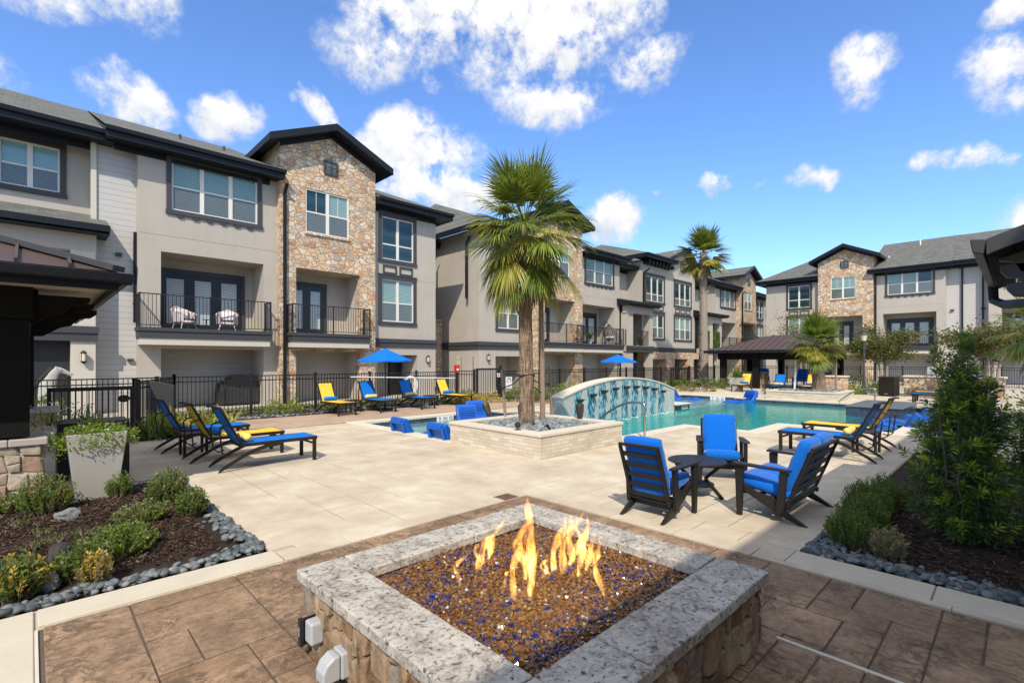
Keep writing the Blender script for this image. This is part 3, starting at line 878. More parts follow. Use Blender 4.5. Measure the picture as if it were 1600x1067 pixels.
def rock_face(mb, org, ux, out, width, height, cell, seed, shapes, depth=(0.012, 0.035), jit=0.012):
    rr = random.Random(seed)
    nx, nz = int(round(width / cell)), int(round(height / cell))
    cx, cz = width / nx, height / nz
    used = [[False] * nz for _ in range(nx)]
    org, ux, out = Vector(org), Vector(ux), Vector(out)
    jx = {}

    def corner(i, k):
        if (i, k) not in jx:
            e = 0 if i in (0, nx) else 1
            g = 0 if k in (0, nz) else 1
            jx[(i, k)] = (i * cx + e * rr.uniform(-jit, jit), k * cz + g * rr.uniform(-jit, jit))
        return jx[(i, k)]
    for k in range(nz):
        for i in range(nx):
            if used[i][k]:
                continue
            opts = shapes[:]
            rr.shuffle(opts)
            for (a, b) in opts + [(1, 1)]:
                if i + a <= nx and k + b <= nz and not any(used[p][q] for p in range(i, i + a) for q in range(k, k + b)):
                    break
            for p in range(i, i + a):
                for q in range(k, k + b):
                    used[p][q] = True
            pts = [corner(i, k), corner(i + a, k), corner(i + a, k + b), corner(i, k + b)]
            mx, mz = sum(p[0] for p in pts) / 4, sum(p[1] for p in pts) / 4
            dep = rr.uniform(*depth)
            base = []
            top = []
            for (px, pz) in pts:
                sx, sz = px + (mx - px) * 0.0 + (0.004 if px < mx else -0.004), pz + (0.004 if pz < mz else -0.004)
                base.append(org + ux * sx + Vector((0, 0, sz)))
                top.append(org + ux * (px + (mx - px) * 0.14) + Vector((0, 0, pz + (mz - pz) * 0.14)) + out * (dep + rr.uniform(-0.008, 0.008)))
            cen = org + ux * (mx + rr.uniform(-0.01, 0.01)) + Vector((0, 0, mz)) + out * (dep + rr.uniform(-0.004, 0.014))
            vs = base + top + [cen]
            mb.add(vs, [(4, 5, 8), (5, 6, 8), (6, 7, 8), (7, 4, 8), (0, 1, 5, 4), (1, 2, 6, 5), (2, 3, 7, 6), (3, 0, 4, 7)])


island_stone('rock_pit', [(0, (0.17, 0.105, 0.065)), (0.25, (0.33, 0.21, 0.12)), (0.5, (0.44, 0.33, 0.21)), (0.7, (0.25, 0.17, 0.11)), (0.85, (0.38, 0.24, 0.13)), (1, (0.26, 0.23, 0.19))],
             0.85, 0.6, 11.0, 0.7, (0.09, 0.065, 0.045), 0.6, 0.2, 0.03)
island_stone('rock_pier', [(0, (0.34, 0.27, 0.20)), (0.3, (0.50, 0.42, 0.32)), (0.6, (0.44, 0.38, 0.30)), (0.8, (0.42, 0.27, 0.19)), (1, (0.52, 0.45, 0.35))],
             0.85, 0.45, 9.0, 0.5, (0.2, 0.15, 0.11), 0.4, 0.2, 0.03)
mb = MB(OFF)
ix0, ix1, iy0, iy1 = 1.20, 3.02, 1.11, 2.90
mb.box(ix0 - 0.03, ix0 + 0.16, iy0 - 0.03, iy1 + 0.03, -0.02, 0.355)
mb.box(ix1 - 0.16, ix1 + 0.03, iy0 - 0.03, iy1 + 0.03, -0.02, 0.355)
mb.box(ix0 + 0.16, ix1 - 0.16, iy0 - 0.03, iy0 + 0.16, -0.02, 0.355)
mb.box(ix0 + 0.16, ix1 - 0.16, iy1 - 0.16, iy1 + 0.03, -0.02, 0.355)
core = mb.build('wall', M['joint_dark'], pit)
mb = MB(OFF)
shp = [(1, 3), (2, 3), (2, 4), (1, 2), (3, 2), (2, 2), (1, 4), (2, 5), (3, 4), (3, 3), (1, 5)]
rock_face(mb, (ix0 - 0.032, iy1 + 0.03, 0.0), (0, -1, 0), (-1, 0, 0), iy1 - iy0 + 0.06, 0.355, 0.06, 3, shp)
rock_face(mb, (ix0 - 0.03, iy0 - 0.032, 0.0), (1, 0, 0), (0, -1, 0), ix1 - ix0 + 0.06, 0.355, 0.06, 4, shp)
rock_face(mb, (ix1 + 0.032, iy0 - 0.03, 0.0), (0, 1, 0), (1, 0, 0), iy1 - iy0 + 0.06, 0.355, 0.06, 5, shp)
rock_face(mb, (ix1 + 0.03, iy1 + 0.032, 0.0), (-1, 0, 0), (0, 1, 0), ix1 - ix0 + 0.06, 0.355, 0.06, 6, shp)
mb.build('stone_face', M['rock_pit'], pit, bevel=0.006, seg=2)
jx0, jx1, jy0, jy1 = 1.41, 2.85, 1.33, 2.69


def slabs(rect, along, cuts, mb):
    x0, x1, y0, y1 = rect
    for a, b in zip(cuts[:-1], cuts[1:]):
        if along == 'x':
            xa, xb, ya, yb = a + 0.0025, b - 0.0025, y0, y1
        else:
            xa, xb, ya, yb = x0, x1, a + 0.0025, b - 0.0025
        nx, ny = max(1, int((xb - xa) / 0.05)), max(1, int((yb - ya) / 0.05))
        # a chiselled slab: its outline wavers a little
        edge = []
        for i in range(nx):
            edge.append((xa + (xb - xa) * i / nx, ya))
        for i in range(ny):
            edge.append((xb, ya + (yb - ya) * i / ny))
        for i in range(nx):
            edge.append((xb - (xb - xa) * i / nx, yb))
        for i in range(ny):
            edge.append((xa, yb - (yb - ya) * i / ny))
        lo = [(p[0] + rnd.uniform(-.002, .002), p[1] + rnd.uniform(-.002, .002)) for p in edge]
        mb.prism(lo, lambda p, q, d: (p, q, d), 0.357, 0.42 + rnd.uniform(-0.001, 0.001))


mb = MB(OFF)
slabs((PX0, jx0, PY0, PY1), 'y', [PY0, 1.33, 1.78, 2.30, PY1 - 0.305], mb)
slabs((PX0, jx0, PY1 - 0.305, PY1), 'x', [PX0, jx0], mb)
slabs((jx0, PX1, jy1, PY1), 'x', [jx0 + 0.005, 1.72, 2.25, 2.72, PX1], mb)
slabs((jx1, PX1, PY0, jy1), 'y', [PY0 + 0.31, 1.62, 2.15, jy1], mb)
slabs((jx0, PX1, PY0, jy0), 'x', [jx0, 1.80, 2.30, 2.80, PX1], mb)
mb.build('cap', M['cap_rough'], pit, bevel=0.009, seg=3, fix=True)

# crushed fire glass
rr = random.Random(21)
bed = MB(OFF)
bed.box(jx0 - 0.05, jx1 + 0.05, jy0 - 0.05, jy1 + 0.05, 0.26, 0.345)
bed.build('glass_bed', M['fire_glass'], pit)
chips = MB(OFF)
clear = MB(OFF)
for k in range(14000):
    x, y = rr.uniform(jx0 - 0.02, jx1 + 0.02), rr.uniform(jy0 - 0.02, jy1 + 0.02)
    s = rr.uniform(0.0075, 0.0175)
    z = 0.347 + rr.random() ** 2 * 0.013 + 0.012 * math.sin(x * 5 + 1) * math.sin(y * 4.3)
    q = Quaternion((rr.gauss(0, 1), rr.gauss(0, 1), rr.gauss(0, 1), rr.gauss(0, 1))).normalized()
    vs = []
    for ax in ((1, 0, 0), (-1, 0, 0), (0, 1, 0), (0, -1, 0), (0, 0, 1), (0, 0, -1)):
        p = q @ (Vector(ax) * s * rr.uniform(0.6, 1.25))
        vs.append((x + p.x, y + p.y, z + p.z * 0.8))
    (clear if rr.random() < 0.012 else chips).add(vs, [(0, 2, 4), (2, 1, 4), (1, 3, 4), (3, 0, 4), (2, 0, 5), (1, 2, 5), (3, 1, 5), (0, 3, 5)])
tag(chips.build('fire_glass', M['fire_glass'], pit), kind='stuff')
tag(clear.build('clear_glass', M['glass_clear_chip'], pit), kind='stuff')

# flames
fire = thing('fire', 'yellow and orange flames rising from the glass of the fire pit', 'fire', (2.15, 2.05, 0.345))


def flame(bx, by, h, r, lean, seed, wav=0.02):
    f = random.Random(seed)
    pts, rs = [], []
    n = 13
    ph = f.uniform(0, 6.3)
    ph2 = f.uniform(0, 6.3)
    for i in range(n):
        u = i / (n - 1)
        pts.append((bx - 2.15 + lean[0] * u ** 1.3 + wav * math.sin(u * 6.5 + ph) * (0.25 + u), by - 2.05 + lean[1] * u ** 1.3 + wav * math.sin(u * 5.2 + ph2) * (0.25 + u), h * u))
        rs.append(max(0.0012, r * (0.35 + 1.35 * u) * (1 - u) ** 0.75 * (1 + 0.28 * math.sin(u * 11 + ph2))))
    mb = MB()
    mb.tube(pts, rs, 9)
    mb.build('flame', M['flame_gas'], fire, smooth=True)


def gp(u, v, z):
    """the point at height z that the photograph shows at u, v"""
    d = 774.0 * (CAM_H - z) / (v - 563.0)
    r = (u - 800) / 774.0 * d
    return r * 0.7174 + d * 0.6967, -r * 0.6967 + d * 0.7174


FR, FU = Vector((0.7174, -0.6967)), Vector((0.6967, 0.7174))
for (u, v, tu, tv, r, sd) in ((716, 918, 722, 862, .020, 1), (745, 892, 774, 824, .036, 2), (758, 878, 790, 812, .030, 3), (802, 936, 812, 822, .030, 4), (818, 905, 822, 812, .036, 14), (832, 914, 826, 772, .042, 5), (828, 930, 838, 850, .028, 15), (784, 924, 800, 884, .015, 6),
                              (866, 893, 876, 800, .034, 7), (878, 897, 900, 796, .036, 8), (890, 886, 924, 806, .036, 9), (906, 902, 902, 812, .032, 10), (914, 894, 932, 828, .030, 16), (926, 884, 944, 836, .026, 11), (942, 930, 918, 846, .024, 12), (856, 898, 848, 876, .015, 13),
                              (896, 880, 888, 802, .034, 17), (820, 890, 806, 838, .030, 18), (930, 900, 940, 860, .020, 19), (845, 902, 866, 868, .018, 20), (752, 884, 748, 846, .022, 21)):
    bx, by = gp(u, v, 0.35)
    d = 774.0 * 1.30 / (v - 563.0)
    h = (v - tv) * d / 774.0
    dx = (tu - u) * d / 774.0
    flame(bx, by, h, r * 1.15, (FR.x * dx, FR.y * dx), sd, 0.028)

# weatherproof electrical boxes on the pit wall
eb = thing('outlet_box', 'grey outlet box with open black cover on the left wall of the fire pit', 'outlet box', (1.14, 2.72, 0.16))
mb = MB()
mb.box(-0.055, 0.02, -0.045, 0.045, -0.06, 0.06)
mb.build('body', M['grey_box'], eb, bevel=0.012)
mb = MB()
mb.box(-0.060, 0.02, 0.047, 0.060, -0.085, 0.065)
mb.box(-0.080, -0.06, 0.035, 0.075, -0.085, 0.065)
mb.build('cover', M['black_plastic'], eb, bevel=0.004)
mb = MB()
mb.box(-0.0835, -0.081, 0.050, 0.056, -0.03, 0.02)
mb.build('slot', M['grey_box'], eb)
eb = thing('outlet_box', 'grey rounded outlet box with closed bubble cover low on the pit wall nearest the camera', 'outlet box', (1.14, 2.42, 0.115))
mb = MB()
mb.prism([(-0.025, -0.065), (0.02, -0.065), (0.02, 0.065), (-0.025, 0.065)], lambda a, b, d: (a, d, b), -0.052, 0.052)
mb.build('body', M['grey_box'], eb, bevel=0.008)
mb = MB()
mb.prism([(-0.028, -0.062), (-0.028, 0.060), (-0.060, 0.060), (-0.098, 0.035), (-0.118, -0.005), (-0.118, -0.062)], lambda a, b, d: (a, d, b), -0.046, 0.046)
mb.build('cover', M['grey_box'], eb, bevel=0.010, seg=3, fix=True)

# rusty drain grate
dr = MB()
for k in range(9):
    dr.box(4.47 - 0.105 + k * 0.026, 4.47 - 0.105 + k * 0.026 + 0.016, 4.26 - 0.08, 4.26 + 0.09, -0.006, 0.008)
dr.box(4.355, 4.585, 4.165, 4.18, -0.006, 0.009)
dr.box(4.355, 4.585, 4.35, 4.365, -0.006, 0.009)
dro = dr.build('drain_grate', M['rust_grate'])
dro.location = (-0.36, 0.07, 0)
tag(dro, 'small rusty drain grate in the pale paving behind the fire pit', 'drain')

# ------------------------------------------------------------------ apartment buildings
# local coordinates of a building: x along the facade, y inwards (the street side is -y), z up


class Bld:
    def __init__(self, label, loc, rz, off):
        self.root = thing('apartment_building', label, 'building', loc, rz, 'apartment buildings around the pool')
        self.off = (off, 0, 0)

    def mb(self):
        return MB(self.off)

    def part(self, name, mb, mat, parent=None, **kw):
        return mb.build(name, M[mat] if isinstance(mat, str) else mat, parent or self.root, **kw)


def wall(mb, x0, x1, y, z0, z1, holes, back=7.0, top=None):
    """front of a wall block with recessed openings (x0, x1, z0, z1, depth), its two ends, and a gable top if given"""
    xs = sorted({x0, x1, *[h[0] for h in holes], *[h[1] for h in holes]})
    zs = sorted({z0, z1, *[h[2] for h in holes], *[h[3] for h in holes]})
    for i in range(len(xs) - 1):
        for k in range(len(zs) - 1):
            cx, cz = (xs[i] + xs[i + 1]) / 2, (zs[k] + zs[k + 1]) / 2
            if not any(h[0] < cx < h[1] and h[2] < cz < h[3] for h in holes):
                mb.quad((xs[i], y, zs[k]), (xs[i + 1], y, zs[k]), (xs[i + 1], y, zs[k + 1]), (xs[i], y, zs[k + 1]))
    for (a, b, c, d, dep) in holes:
        e = y + dep
        mb.quad((a, y, c), (a, e, c), (a, e, d), (a, y, d))
        mb.quad((b, e, c), (b, y, c), (b, y, d), (b, e, d))
        mb.quad((a, y, d), (a, e, d), (b, e, d), (b, y, d))
        mb.quad((a, e, c), (a, y, c), (b, y, c), (b, e, c))
        mb.quad((a, e, c), (b, e, c), (b, e, d), (a, e, d))
    mb.quad((x0, back, z0), (x0, y, z0), (x0, y, z1), (x0, back, z1))
    mb.quad((x1, y, z0), (x1, back, z0), (x1, back, z1), (x1, y, z1))
    mb.quad((x1, back, z0), (x0, back, z0), (x0, back, z1), (x1, back, z1))
    if top:
        xa, za = top
        mb.add([(x0, y, z1), (x1, y, z1), (xa, y, za)], [(0, 1, 2)])
        mb.add([(x0, back, z1), (x1, back, z1), (xa, back, za)], [(1, 0, 2)])
    else:
        mb.quad((x0, y, z1), (x1, y, z1), (x1, back, z1), (x0, back, z1))


wr = random.Random(19)


def window(B, x0, x1, z0, z1, y, lites, surround='trim', up='pane_blind', lo='pane_screen', scallop=False, mid=0.48, grid=False, dep=0.11):
    """a window: dark surround, white frame, panes"""
    mb = B.mb()
    if surround == 'trim':
        t = 0.15
        mb.box(x0 - t, x1 + t, y - 0.055, y + 0.01, z1, z1 + t + 0.02)
        mb.box(x0 - t - 0.03, x1 + t + 0.03, y - 0.075, y - 0.02, z1 + t + 0.022, z1 + t + 0.07)
        mb.box(x0 - t, x0, y - 0.045, y + 0.01, z0, z1)
        mb.box(x1, x1 + t, y - 0.045, y + 0.01, z0, z1)
        mb.box(x0 - t - 0.02, x1 + t + 0.02, y - 0.075, y + 0.01, z0 - t, z0)
        if scallop:
            n = 6
            for k in range(n):
                c = x0 + (x1 - x0) * (k + 0.5) / n * 0.97 + 0.04
                mb.box(c - 0.085, c + 0.085, y - 0.06, y + 0.01, z0 - t - 0.085, z0 - t - 0.002)
        wo = B.part('window', mb, 'trim_dark')
    else:
        mb.box(x0 - 0.06, x1 + 0.06, y - 0.06, y + 0.01, z0 - 0.08, z0 - 0.003)
        wo = B.part('window', mb, 'stone_tower')
        mb = B.mb()
        mb.box(x0 - 0.10, x1 + 0.10, y - 0.012, y + 0.02, z1 + 0.003, z1 + 0.13)
        B.part('lintel', mb, 'stone_tower', wo)
    fr = B.mb()
    yb = y + dep
    f = 0.055
    fr.box(x0, x1, yb - 0.09, yb - 0.005, z1 - f, z1)
    fr.box(x0, x1, yb - 0.09, yb - 0.005, z0, z0 + f)
    fr.box(x0, x0 + f, yb - 0.088, yb - 0.005, z0 + f, z1 - f)
    fr.box(x1 - f, x1, yb - 0.088, yb - 0.005, z0 + f, z1 - f)
    edges = [x0 + (x1 - x0) * q for q in lites]
    for e in edges[1:-1]:
        fr.box(e - 0.065, e + 0.065, yb - 0.087, yb - 0.005, z0 + f, z1 - f)
    zm = z0 + (z1 - z0) * mid
    for a, b in zip(edges[:-1], edges[1:]):
        a2, b2 = a + 0.06, b - 0.06
        fr.box(a2, b2, yb - 0.075, yb - 0.005, zm - 0.028, zm + 0.028)
        if grid:
            c = (a2 + b2) / 2
            fr.box(c - 0.009, c + 0.009, yb - 0.05, yb - 0.004, zm + 0.03, z1 - f)
    B.part('window_frame', fr, 'frame_white', wo)
    for a, b in zip(edges[:-1], edges[1:]):
        p = B.mb()
        p.box(a + 0.05, b - 0.05, yb - 0.035, yb - 0.003, zm, z1 - 0.04)
        B.part('pane', p, up if up == 'pane_dark' or wr.random() < 0.8 else wr.choice(('pane_bright', 'pane_dark', 'pane_screen')), wo)
        p = B.mb()
        p.box(a + 0.05, b - 0.05, yb - 0.055, yb - 0.003, z0 + 0.04, zm - 0.004)
        B.part('pane', p, lo, wo)
    return wo


def glazed_door(B, x0, x1, z0, z1, y, leaves=2, pane='pane_door'):
    mb = B.mb()
    mb.box(x0, x1, y - 0.05, y - 0.003, z1 - 0.16, z1)
    mb.box(x0, x0 + 0.12, y - 0.05, y - 0.003, z0, z1 - 0.16)
    mb.box(x1 - 0.12, x1, y - 0.05, y - 0.003, z0, z1 - 0.16)
    d = B.part('glazed_door', mb, 'trim_dark')
    w = (x1 - x0 - 0.24) / leaves
    lf = B.mb()
    for k in range(leaves):
        a, b = x0 + 0.12 + k * w, x0 + 0.12 + (k + 1) * w
        lf.box(a + 0.01, a + 0.17, y - 0.04, y - 0.004, z0 + 0.02, z1 - 0.17)
        lf.box(b - 0.17, b - 0.01, y - 0.04, y - 0.004, z0 + 0.02, z1 - 0.17)
        lf.box(a + 0.17, b - 0.17, y - 0.039, y - 0.004, z1 - 0.36, z1 - 0.17)
        lf.box(a + 0.17, b - 0.17, y - 0.039, y - 0.004, z0 + 0.02, z0 + 0.26)
    B.part('door_leaf', lf, 'door_dark', d)
    for k in range(leaves):
        a, b = x0 + 0.12 + k * w, x0 + 0.12 + (k + 1) * w
        p = B.mb()
        p.box(a + 0.165, b - 0.165, y - 0.025, y - 0.005, z0 + 0.25, z1 - 0.35)
        B.part('pane', p, pane, d)
    return d


def plain_door(B, x0, x1, z1, y):
    mb = B.mb()
    mb.box(x0, x1, y - 0.05, y - 0.003, z1 - 0.1, z1)
    mb.box(x0, x0 + 0.1, y - 0.05, y - 0.003, 0, z1 - 0.1)
    mb.box(x1 - 0.1, x1, y - 0.05, y - 0.003, 0, z1 - 0.1)
    d = B.part('door', mb, 'trim_dark')
    lf = B.mb()
    lf.box(x0 + 0.1, x1 - 0.1, y - 0.03, y - 0.004, 0.01, z1 - 0.1)
    for (a, b) in ((0.15, 0.85), (0.95, z1 - 0.25)):
        for s in (0.0, 0.5):
            xa = x0 + 0.16 + s * (x1 - x0 - 0.24)
            lf.box(xa, xa + (x1 - x0 - 0.36) / 2, y - 0.042, y - 0.0302, a, b)
    B.part('door_leaf', lf, 'door_dark', d)
    h = B.mb()
    h.tube([(x1 - 0.18, y - 0.031, 0.9), (x1 - 0.18, y - 0.08, 0.9)], 0.022, 8)
    B.part('handle', h, 'steel', d)


def railing(mb, pts, z0, z1, pick=0.105, post=0.022):
    for (a, b) in zip(pts[:-1], pts[1:]):
        a, b = Vector((*a, 0)), Vector((*b, 0))
        L = (b - a).length
        d = (b - a) / L
        mb.bar(a + Vector((0, 0, z1)), b + Vector((0, 0, z1)), 0.045, 0.032)
        mb.bar(a + Vector((0, 0, z0 + 0.07)), b + Vector((0, 0, z0 + 0.07)), 0.032, 0.026)
        n = max(1, int(L / pick))
        for k in range(1, n):
            p = a + d * (L * k / n)
            mb.bar(p + Vector((0, 0, z0 + 0.083)), p + Vector((0, 0, z1 - 0.016)), 0.015, 0.015, (0, 1, 0))
    for p in pts:
        mb.box(p[0] - post, p[0] + post, p[1] - post, p[1] + post, z0, z1 + 0.03)


def balcony(B, x0, x1, yw, yf, zt=2.72, rail=True):
    mb = B.mb()
    mb.box(x0, x1, yf, yw, zt - 0.12, zt)
    mb.box(x0 + 0.035, x1 - 0.035, yf + 0.035, yw, zt - 0.33, zt - 0.121)
    b = B.part('balcony', mb, 'trim_dark')
    mb = B.mb()
    mb.box(x0 + 0.08, x1 - 0.08, yf + 0.08, yw, zt - 0.56, zt - 0.331)
    B.part('soffit_trim', mb, 'stucco_light', b)
    if rail:
        mb = B.mb()
        e = 0.06
        n = max(1, int(round((x1 - x0) / 1.9)))
        pts = [(x0 + e, yw - 0.03), (x0 + e, yf + e)] + [(x0 + e + (x1 - x0 - 2 * e) * k / n, yf + e) for k in range(1, n)] + [(x1 - e, yf + e), (x1 - e, yw - 0.03)]
        railing(mb, pts, zt, zt + 1.08)
        B.part('railing', mb, 'iron_black', b)
    return b


def eave(B, x0, x1, y, ridge_y, ridge_z, z=8.86, over=0.7, ends=(0.0, 0.0), hip=(False, False), mat='shingles'):
    """a roof slope: shingled slab from the eave to the ridge, soffit and gutter"""
    ye = y - over
    xa, xb = x0 - ends[0], x1 + ends[1]
    ra = xa + (ridge_y - ye) if hip[0] else xa
    rb = xb - (ridge_y - ye) if hip[1] else xb
    ra, rb = min(ra, (xa + xb) / 2), max(rb, (xa + xb) / 2)
    th = 0.07
    mb = B.mb()
    vs = [(xa, ye, z), (xb, ye, z), (rb, ridge_y, ridge_z), (ra, ridge_y, ridge_z)]
    lo = [(p[0], p[1], p[2] - th) for p in vs]
    mb.add(vs + lo, [(0, 1, 2, 3), (7, 6, 5, 4), (0, 4, 5, 1), (1, 5, 6, 2), (2, 6, 7, 3), (3, 7, 4, 0)])
    by = 2 * ridge_y - ye
    for side, e, r in ((0, xa, ra), (1, xb, rb)):
        if hip[side]:
            mb.add([(e, ye, z), (e, by, z), (r, ridge_y, ridge_z), (e, ye, z - th), (e, by, z - th), (r, ridge_y, ridge_z - th)], [(0, 2, 1), (3, 4, 5), (0, 1, 4, 3)])
    mb.add([(xa, by, z), (xb, by, z), (rb, ridge_y, ridge_z), (ra, ridge_y, ridge_z)], [(1, 0, 3, 2)])
    r = B.part('roof', mb, mat)
    mb = B.mb()
    mb.box(xa, xb, ye + 0.02, y + 0.3, z - 0.30, z - 0.27)
    mb.box(xa, xb, ye + 0.0, ye + 0.03, z - 0.33, z - 0.03)
    mb.prism([(-0.12, -0.02), (-0.10, -0.14), (0.0, -0.16), (0.0, -0.02)], lambda a, b, d: (d, ye + a, z + b), xa - 0.02, xb + 0.02)
    mb.box(x0, x1, y - 0.035, y - 0.003, z - 0.50, z - 0.302)
    for side, e in ((0, xa), (1, xb)):
        if ends[side] > 0:
            s = 1 if side == 0 else -1
            mb.box(min(e, e + s * 0.03), max(e, e + s * 0.03), ye, by if hip[side] else ridge_y, z - 0.33, z - 0.03) if hip[side] else None
            if not hip[side]:
                mb.add([(e, ye, z - 0.33), (e, ye, z - 0.0), (e, ridge_y, ridge_z), (e, ridge_y, ridge_z - 0.33)], [(0, 1, 2, 3)])
    B.part('gutter', mb, 'gutter_dark', r, fix=True)
    return r


def downspout(B, x, y, z0, z1, kick=0.5):
    mb = B.mb()
    mb.bar((x, y, z0), (x, y, z1), 0.10, 0.10, (0, 1, 0))
    mb.bar((x, y, z1), (x, y - kick, z1 + 0.30), 0.09, 0.09, (1, 0, 0))
    for z in (z0 + 0.6, (z0 + z1) / 2):
        mb.box(x - 0.065, x + 0.065, y - 0.058, y + 0.06, z, z + 0.04)
    B.part('downspout', mb, 'gutter_dark')


def lantern(B, x, y, z, pale=False):
    mb = B.mb()
    mb.box(x - 0.06, x + 0.06, y - 0.03, y - 0.002, z - 0.12, z + 0.12)
    mb.lathe([(0.02, 0.20), (0.085, 0.13), (0.085, 0.115)], (x, y - 0.11, z), 8)
    mb.lathe([(0.06, -0.13), (0.085, -0.12), (0.03, -0.2)], (x, y - 0.11, z), 8)
    mb.bar((x, y - 0.02, z + 0.1), (x, y - 0.11, z + 0.18), 0.02, 0.02)
    for k in range(4):
        a = k * math.pi / 2 + 0.78
        mb.box(x + 0.075 * math.cos(a) - 0.006, x + 0.075 * math.cos(a) + 0.006, y - 0.11 + 0.075 * math.sin(a) - 0.006, y - 0.11 + 0.075 * math.sin(a) + 0.006, z - 0.12, z + 0.12)
    l = B.part('wall_lantern', mb, 'iron_black')
    g = B.mb()
    g.lathe([(0.066, -0.12), (0.066, 0.114)], (x, y - 0.11, z), 8)
    B.part('lantern_glass', g, 'lantern_glass', l)


def wall_vent(B, xc, zc, y, w=0.58, cross=True):
    mb = B.mb()
    h = w / 2
    mb.box(xc - h, xc + h, y - 0.05, y + 0.02, zc + h - 0.07, zc + h)
    mb.box(xc - h, xc + h, y - 0.05, y + 0.02, zc - h, zc - h + 0.07)
    mb.box(xc - h, xc - h + 0.07, y - 0.05, y + 0.02, zc - h + 0.07, zc + h - 0.07)
    mb.box(xc + h - 0.07, xc + h, y - 0.05, y + 0.02, zc - h + 0.07, zc + h - 0.07)
    if cross:
        mb.bar((xc, y - 0.08, zc - h * 1.45), (xc, y - 0.08, zc + h * 1.45), 0.022, 0.022, (0, 1, 0))
        mb.bar((xc - h * 1.45, y - 0.105, zc + 0.02), (xc + h * 1.45, y - 0.105, zc - 0.02), 0.022, 0.022)
        for s in (-1, 1):
            mb.bar((xc + s * h * 1.4, y - 0.105, zc - 0.05), (xc + s * h * 1.4, y - 0.105, zc + 0.06), 0.018, 0.018, (0, 1, 0))
    v = B.part('gable_vent', mb, 'trim_dark')
    g = B.mb()
    g.box(xc - h + 0.07, xc + h - 0.07, y - 0.02, y - 0.004, zc - h + 0.07, zc + h - 0.07)
    B.part('pane', g, 'pane_screen', v)


def band(B, x0, x1, y, z0=2.26, z1=2.64):
    mb = B.mb()
    mb.box(x0 - 0.04, x1 + 0.04, y - 0.10, y + 0.05, z0 + (z1 - z0) * 0.55, z1)
    mb.box(x0 - 0.02, x1 + 0.02, y - 0.06, y + 0.05, z0, z0 + (z1 - z0) * 0.55 - 0.003)
    B.part('band', mb, 'trim_dark')


def joint_lines(B, x0, x1, y, zs, xs=()):
    mb = B.mb()
    for z in zs:
        mb.box(x0, x1, y - 0.003, y + 0.002, z, z + 0.016)
    B.part('control_joint', mb, plain_joint)


plain_joint = plain('joint_grey', (0.27, 0.255, 0.23), 0.9)
RIDGE_Z = 11.85


def mod_balcony(B, x0, x1, y, mirror=False, near=False, doors=3, back=6.0):
    """grey bay: three-light window over a deep balcony over a patio"""
    def m(v):
        return x0 + x1 - v if mirror else v
    def seg(a, b):
        p, q = m(x0 + a), m(x0 + b)
        return min(p, q), max(p, q)
    w = x1 - x0
    wa, wb = seg(0.92 * w / 4.38, 3.64 * w / 4.38)
    oa, ob = seg(0.62 * w / 4.38, 3.86 * w / 4.38)
    mb = B.mb()
    wall(mb, x0, x1, y, -0.05, 8.75, [(wa, wb, 6.78, 8.50, 0.11), (oa, ob, 2.72, 5.32, 1.35), (oa, ob, -0.05, 2.05, 1.5)], back)
    B.part('stucco_wall', mb, 'stucco_grey')
    window(B, wa, wb, 6.78, 8.50, y, (0, 1 / 3, 2 / 3, 1), scallop=True)
    da, db = (oa + 0.08, oa + 2.95 * w / 4.38) if not mirror else (ob - 2.95 * w / 4.38, ob - 0.08)
    glazed_door(B, da, db, 2.72, 4.98, y + 1.35, doors)
    ba, bb = (x0 - 0.10, x1 - 0.42) if not mirror else (x0 + 0.42, x1 + 0.10)
    balcony(B, ba, bb, y, y - 0.72)
    if not mirror:
        plain_door(B, oa + 0.02, oa + 1.0, 1.98, y + 1.5)
    else:
        plain_door(B, ob - 1.0, ob - 0.02, 1.98, y + 1.5)
    joint_lines(B, x0 + 0.02, x1 - 0.02, y, (5.86,))
    mb = B.mb()
    mb.box(oa + 0.01, ob - 0.01, y + 1.44, y + 1.497, 0.0, 2.04)
    B.part('patio_siding', mb, 'siding')


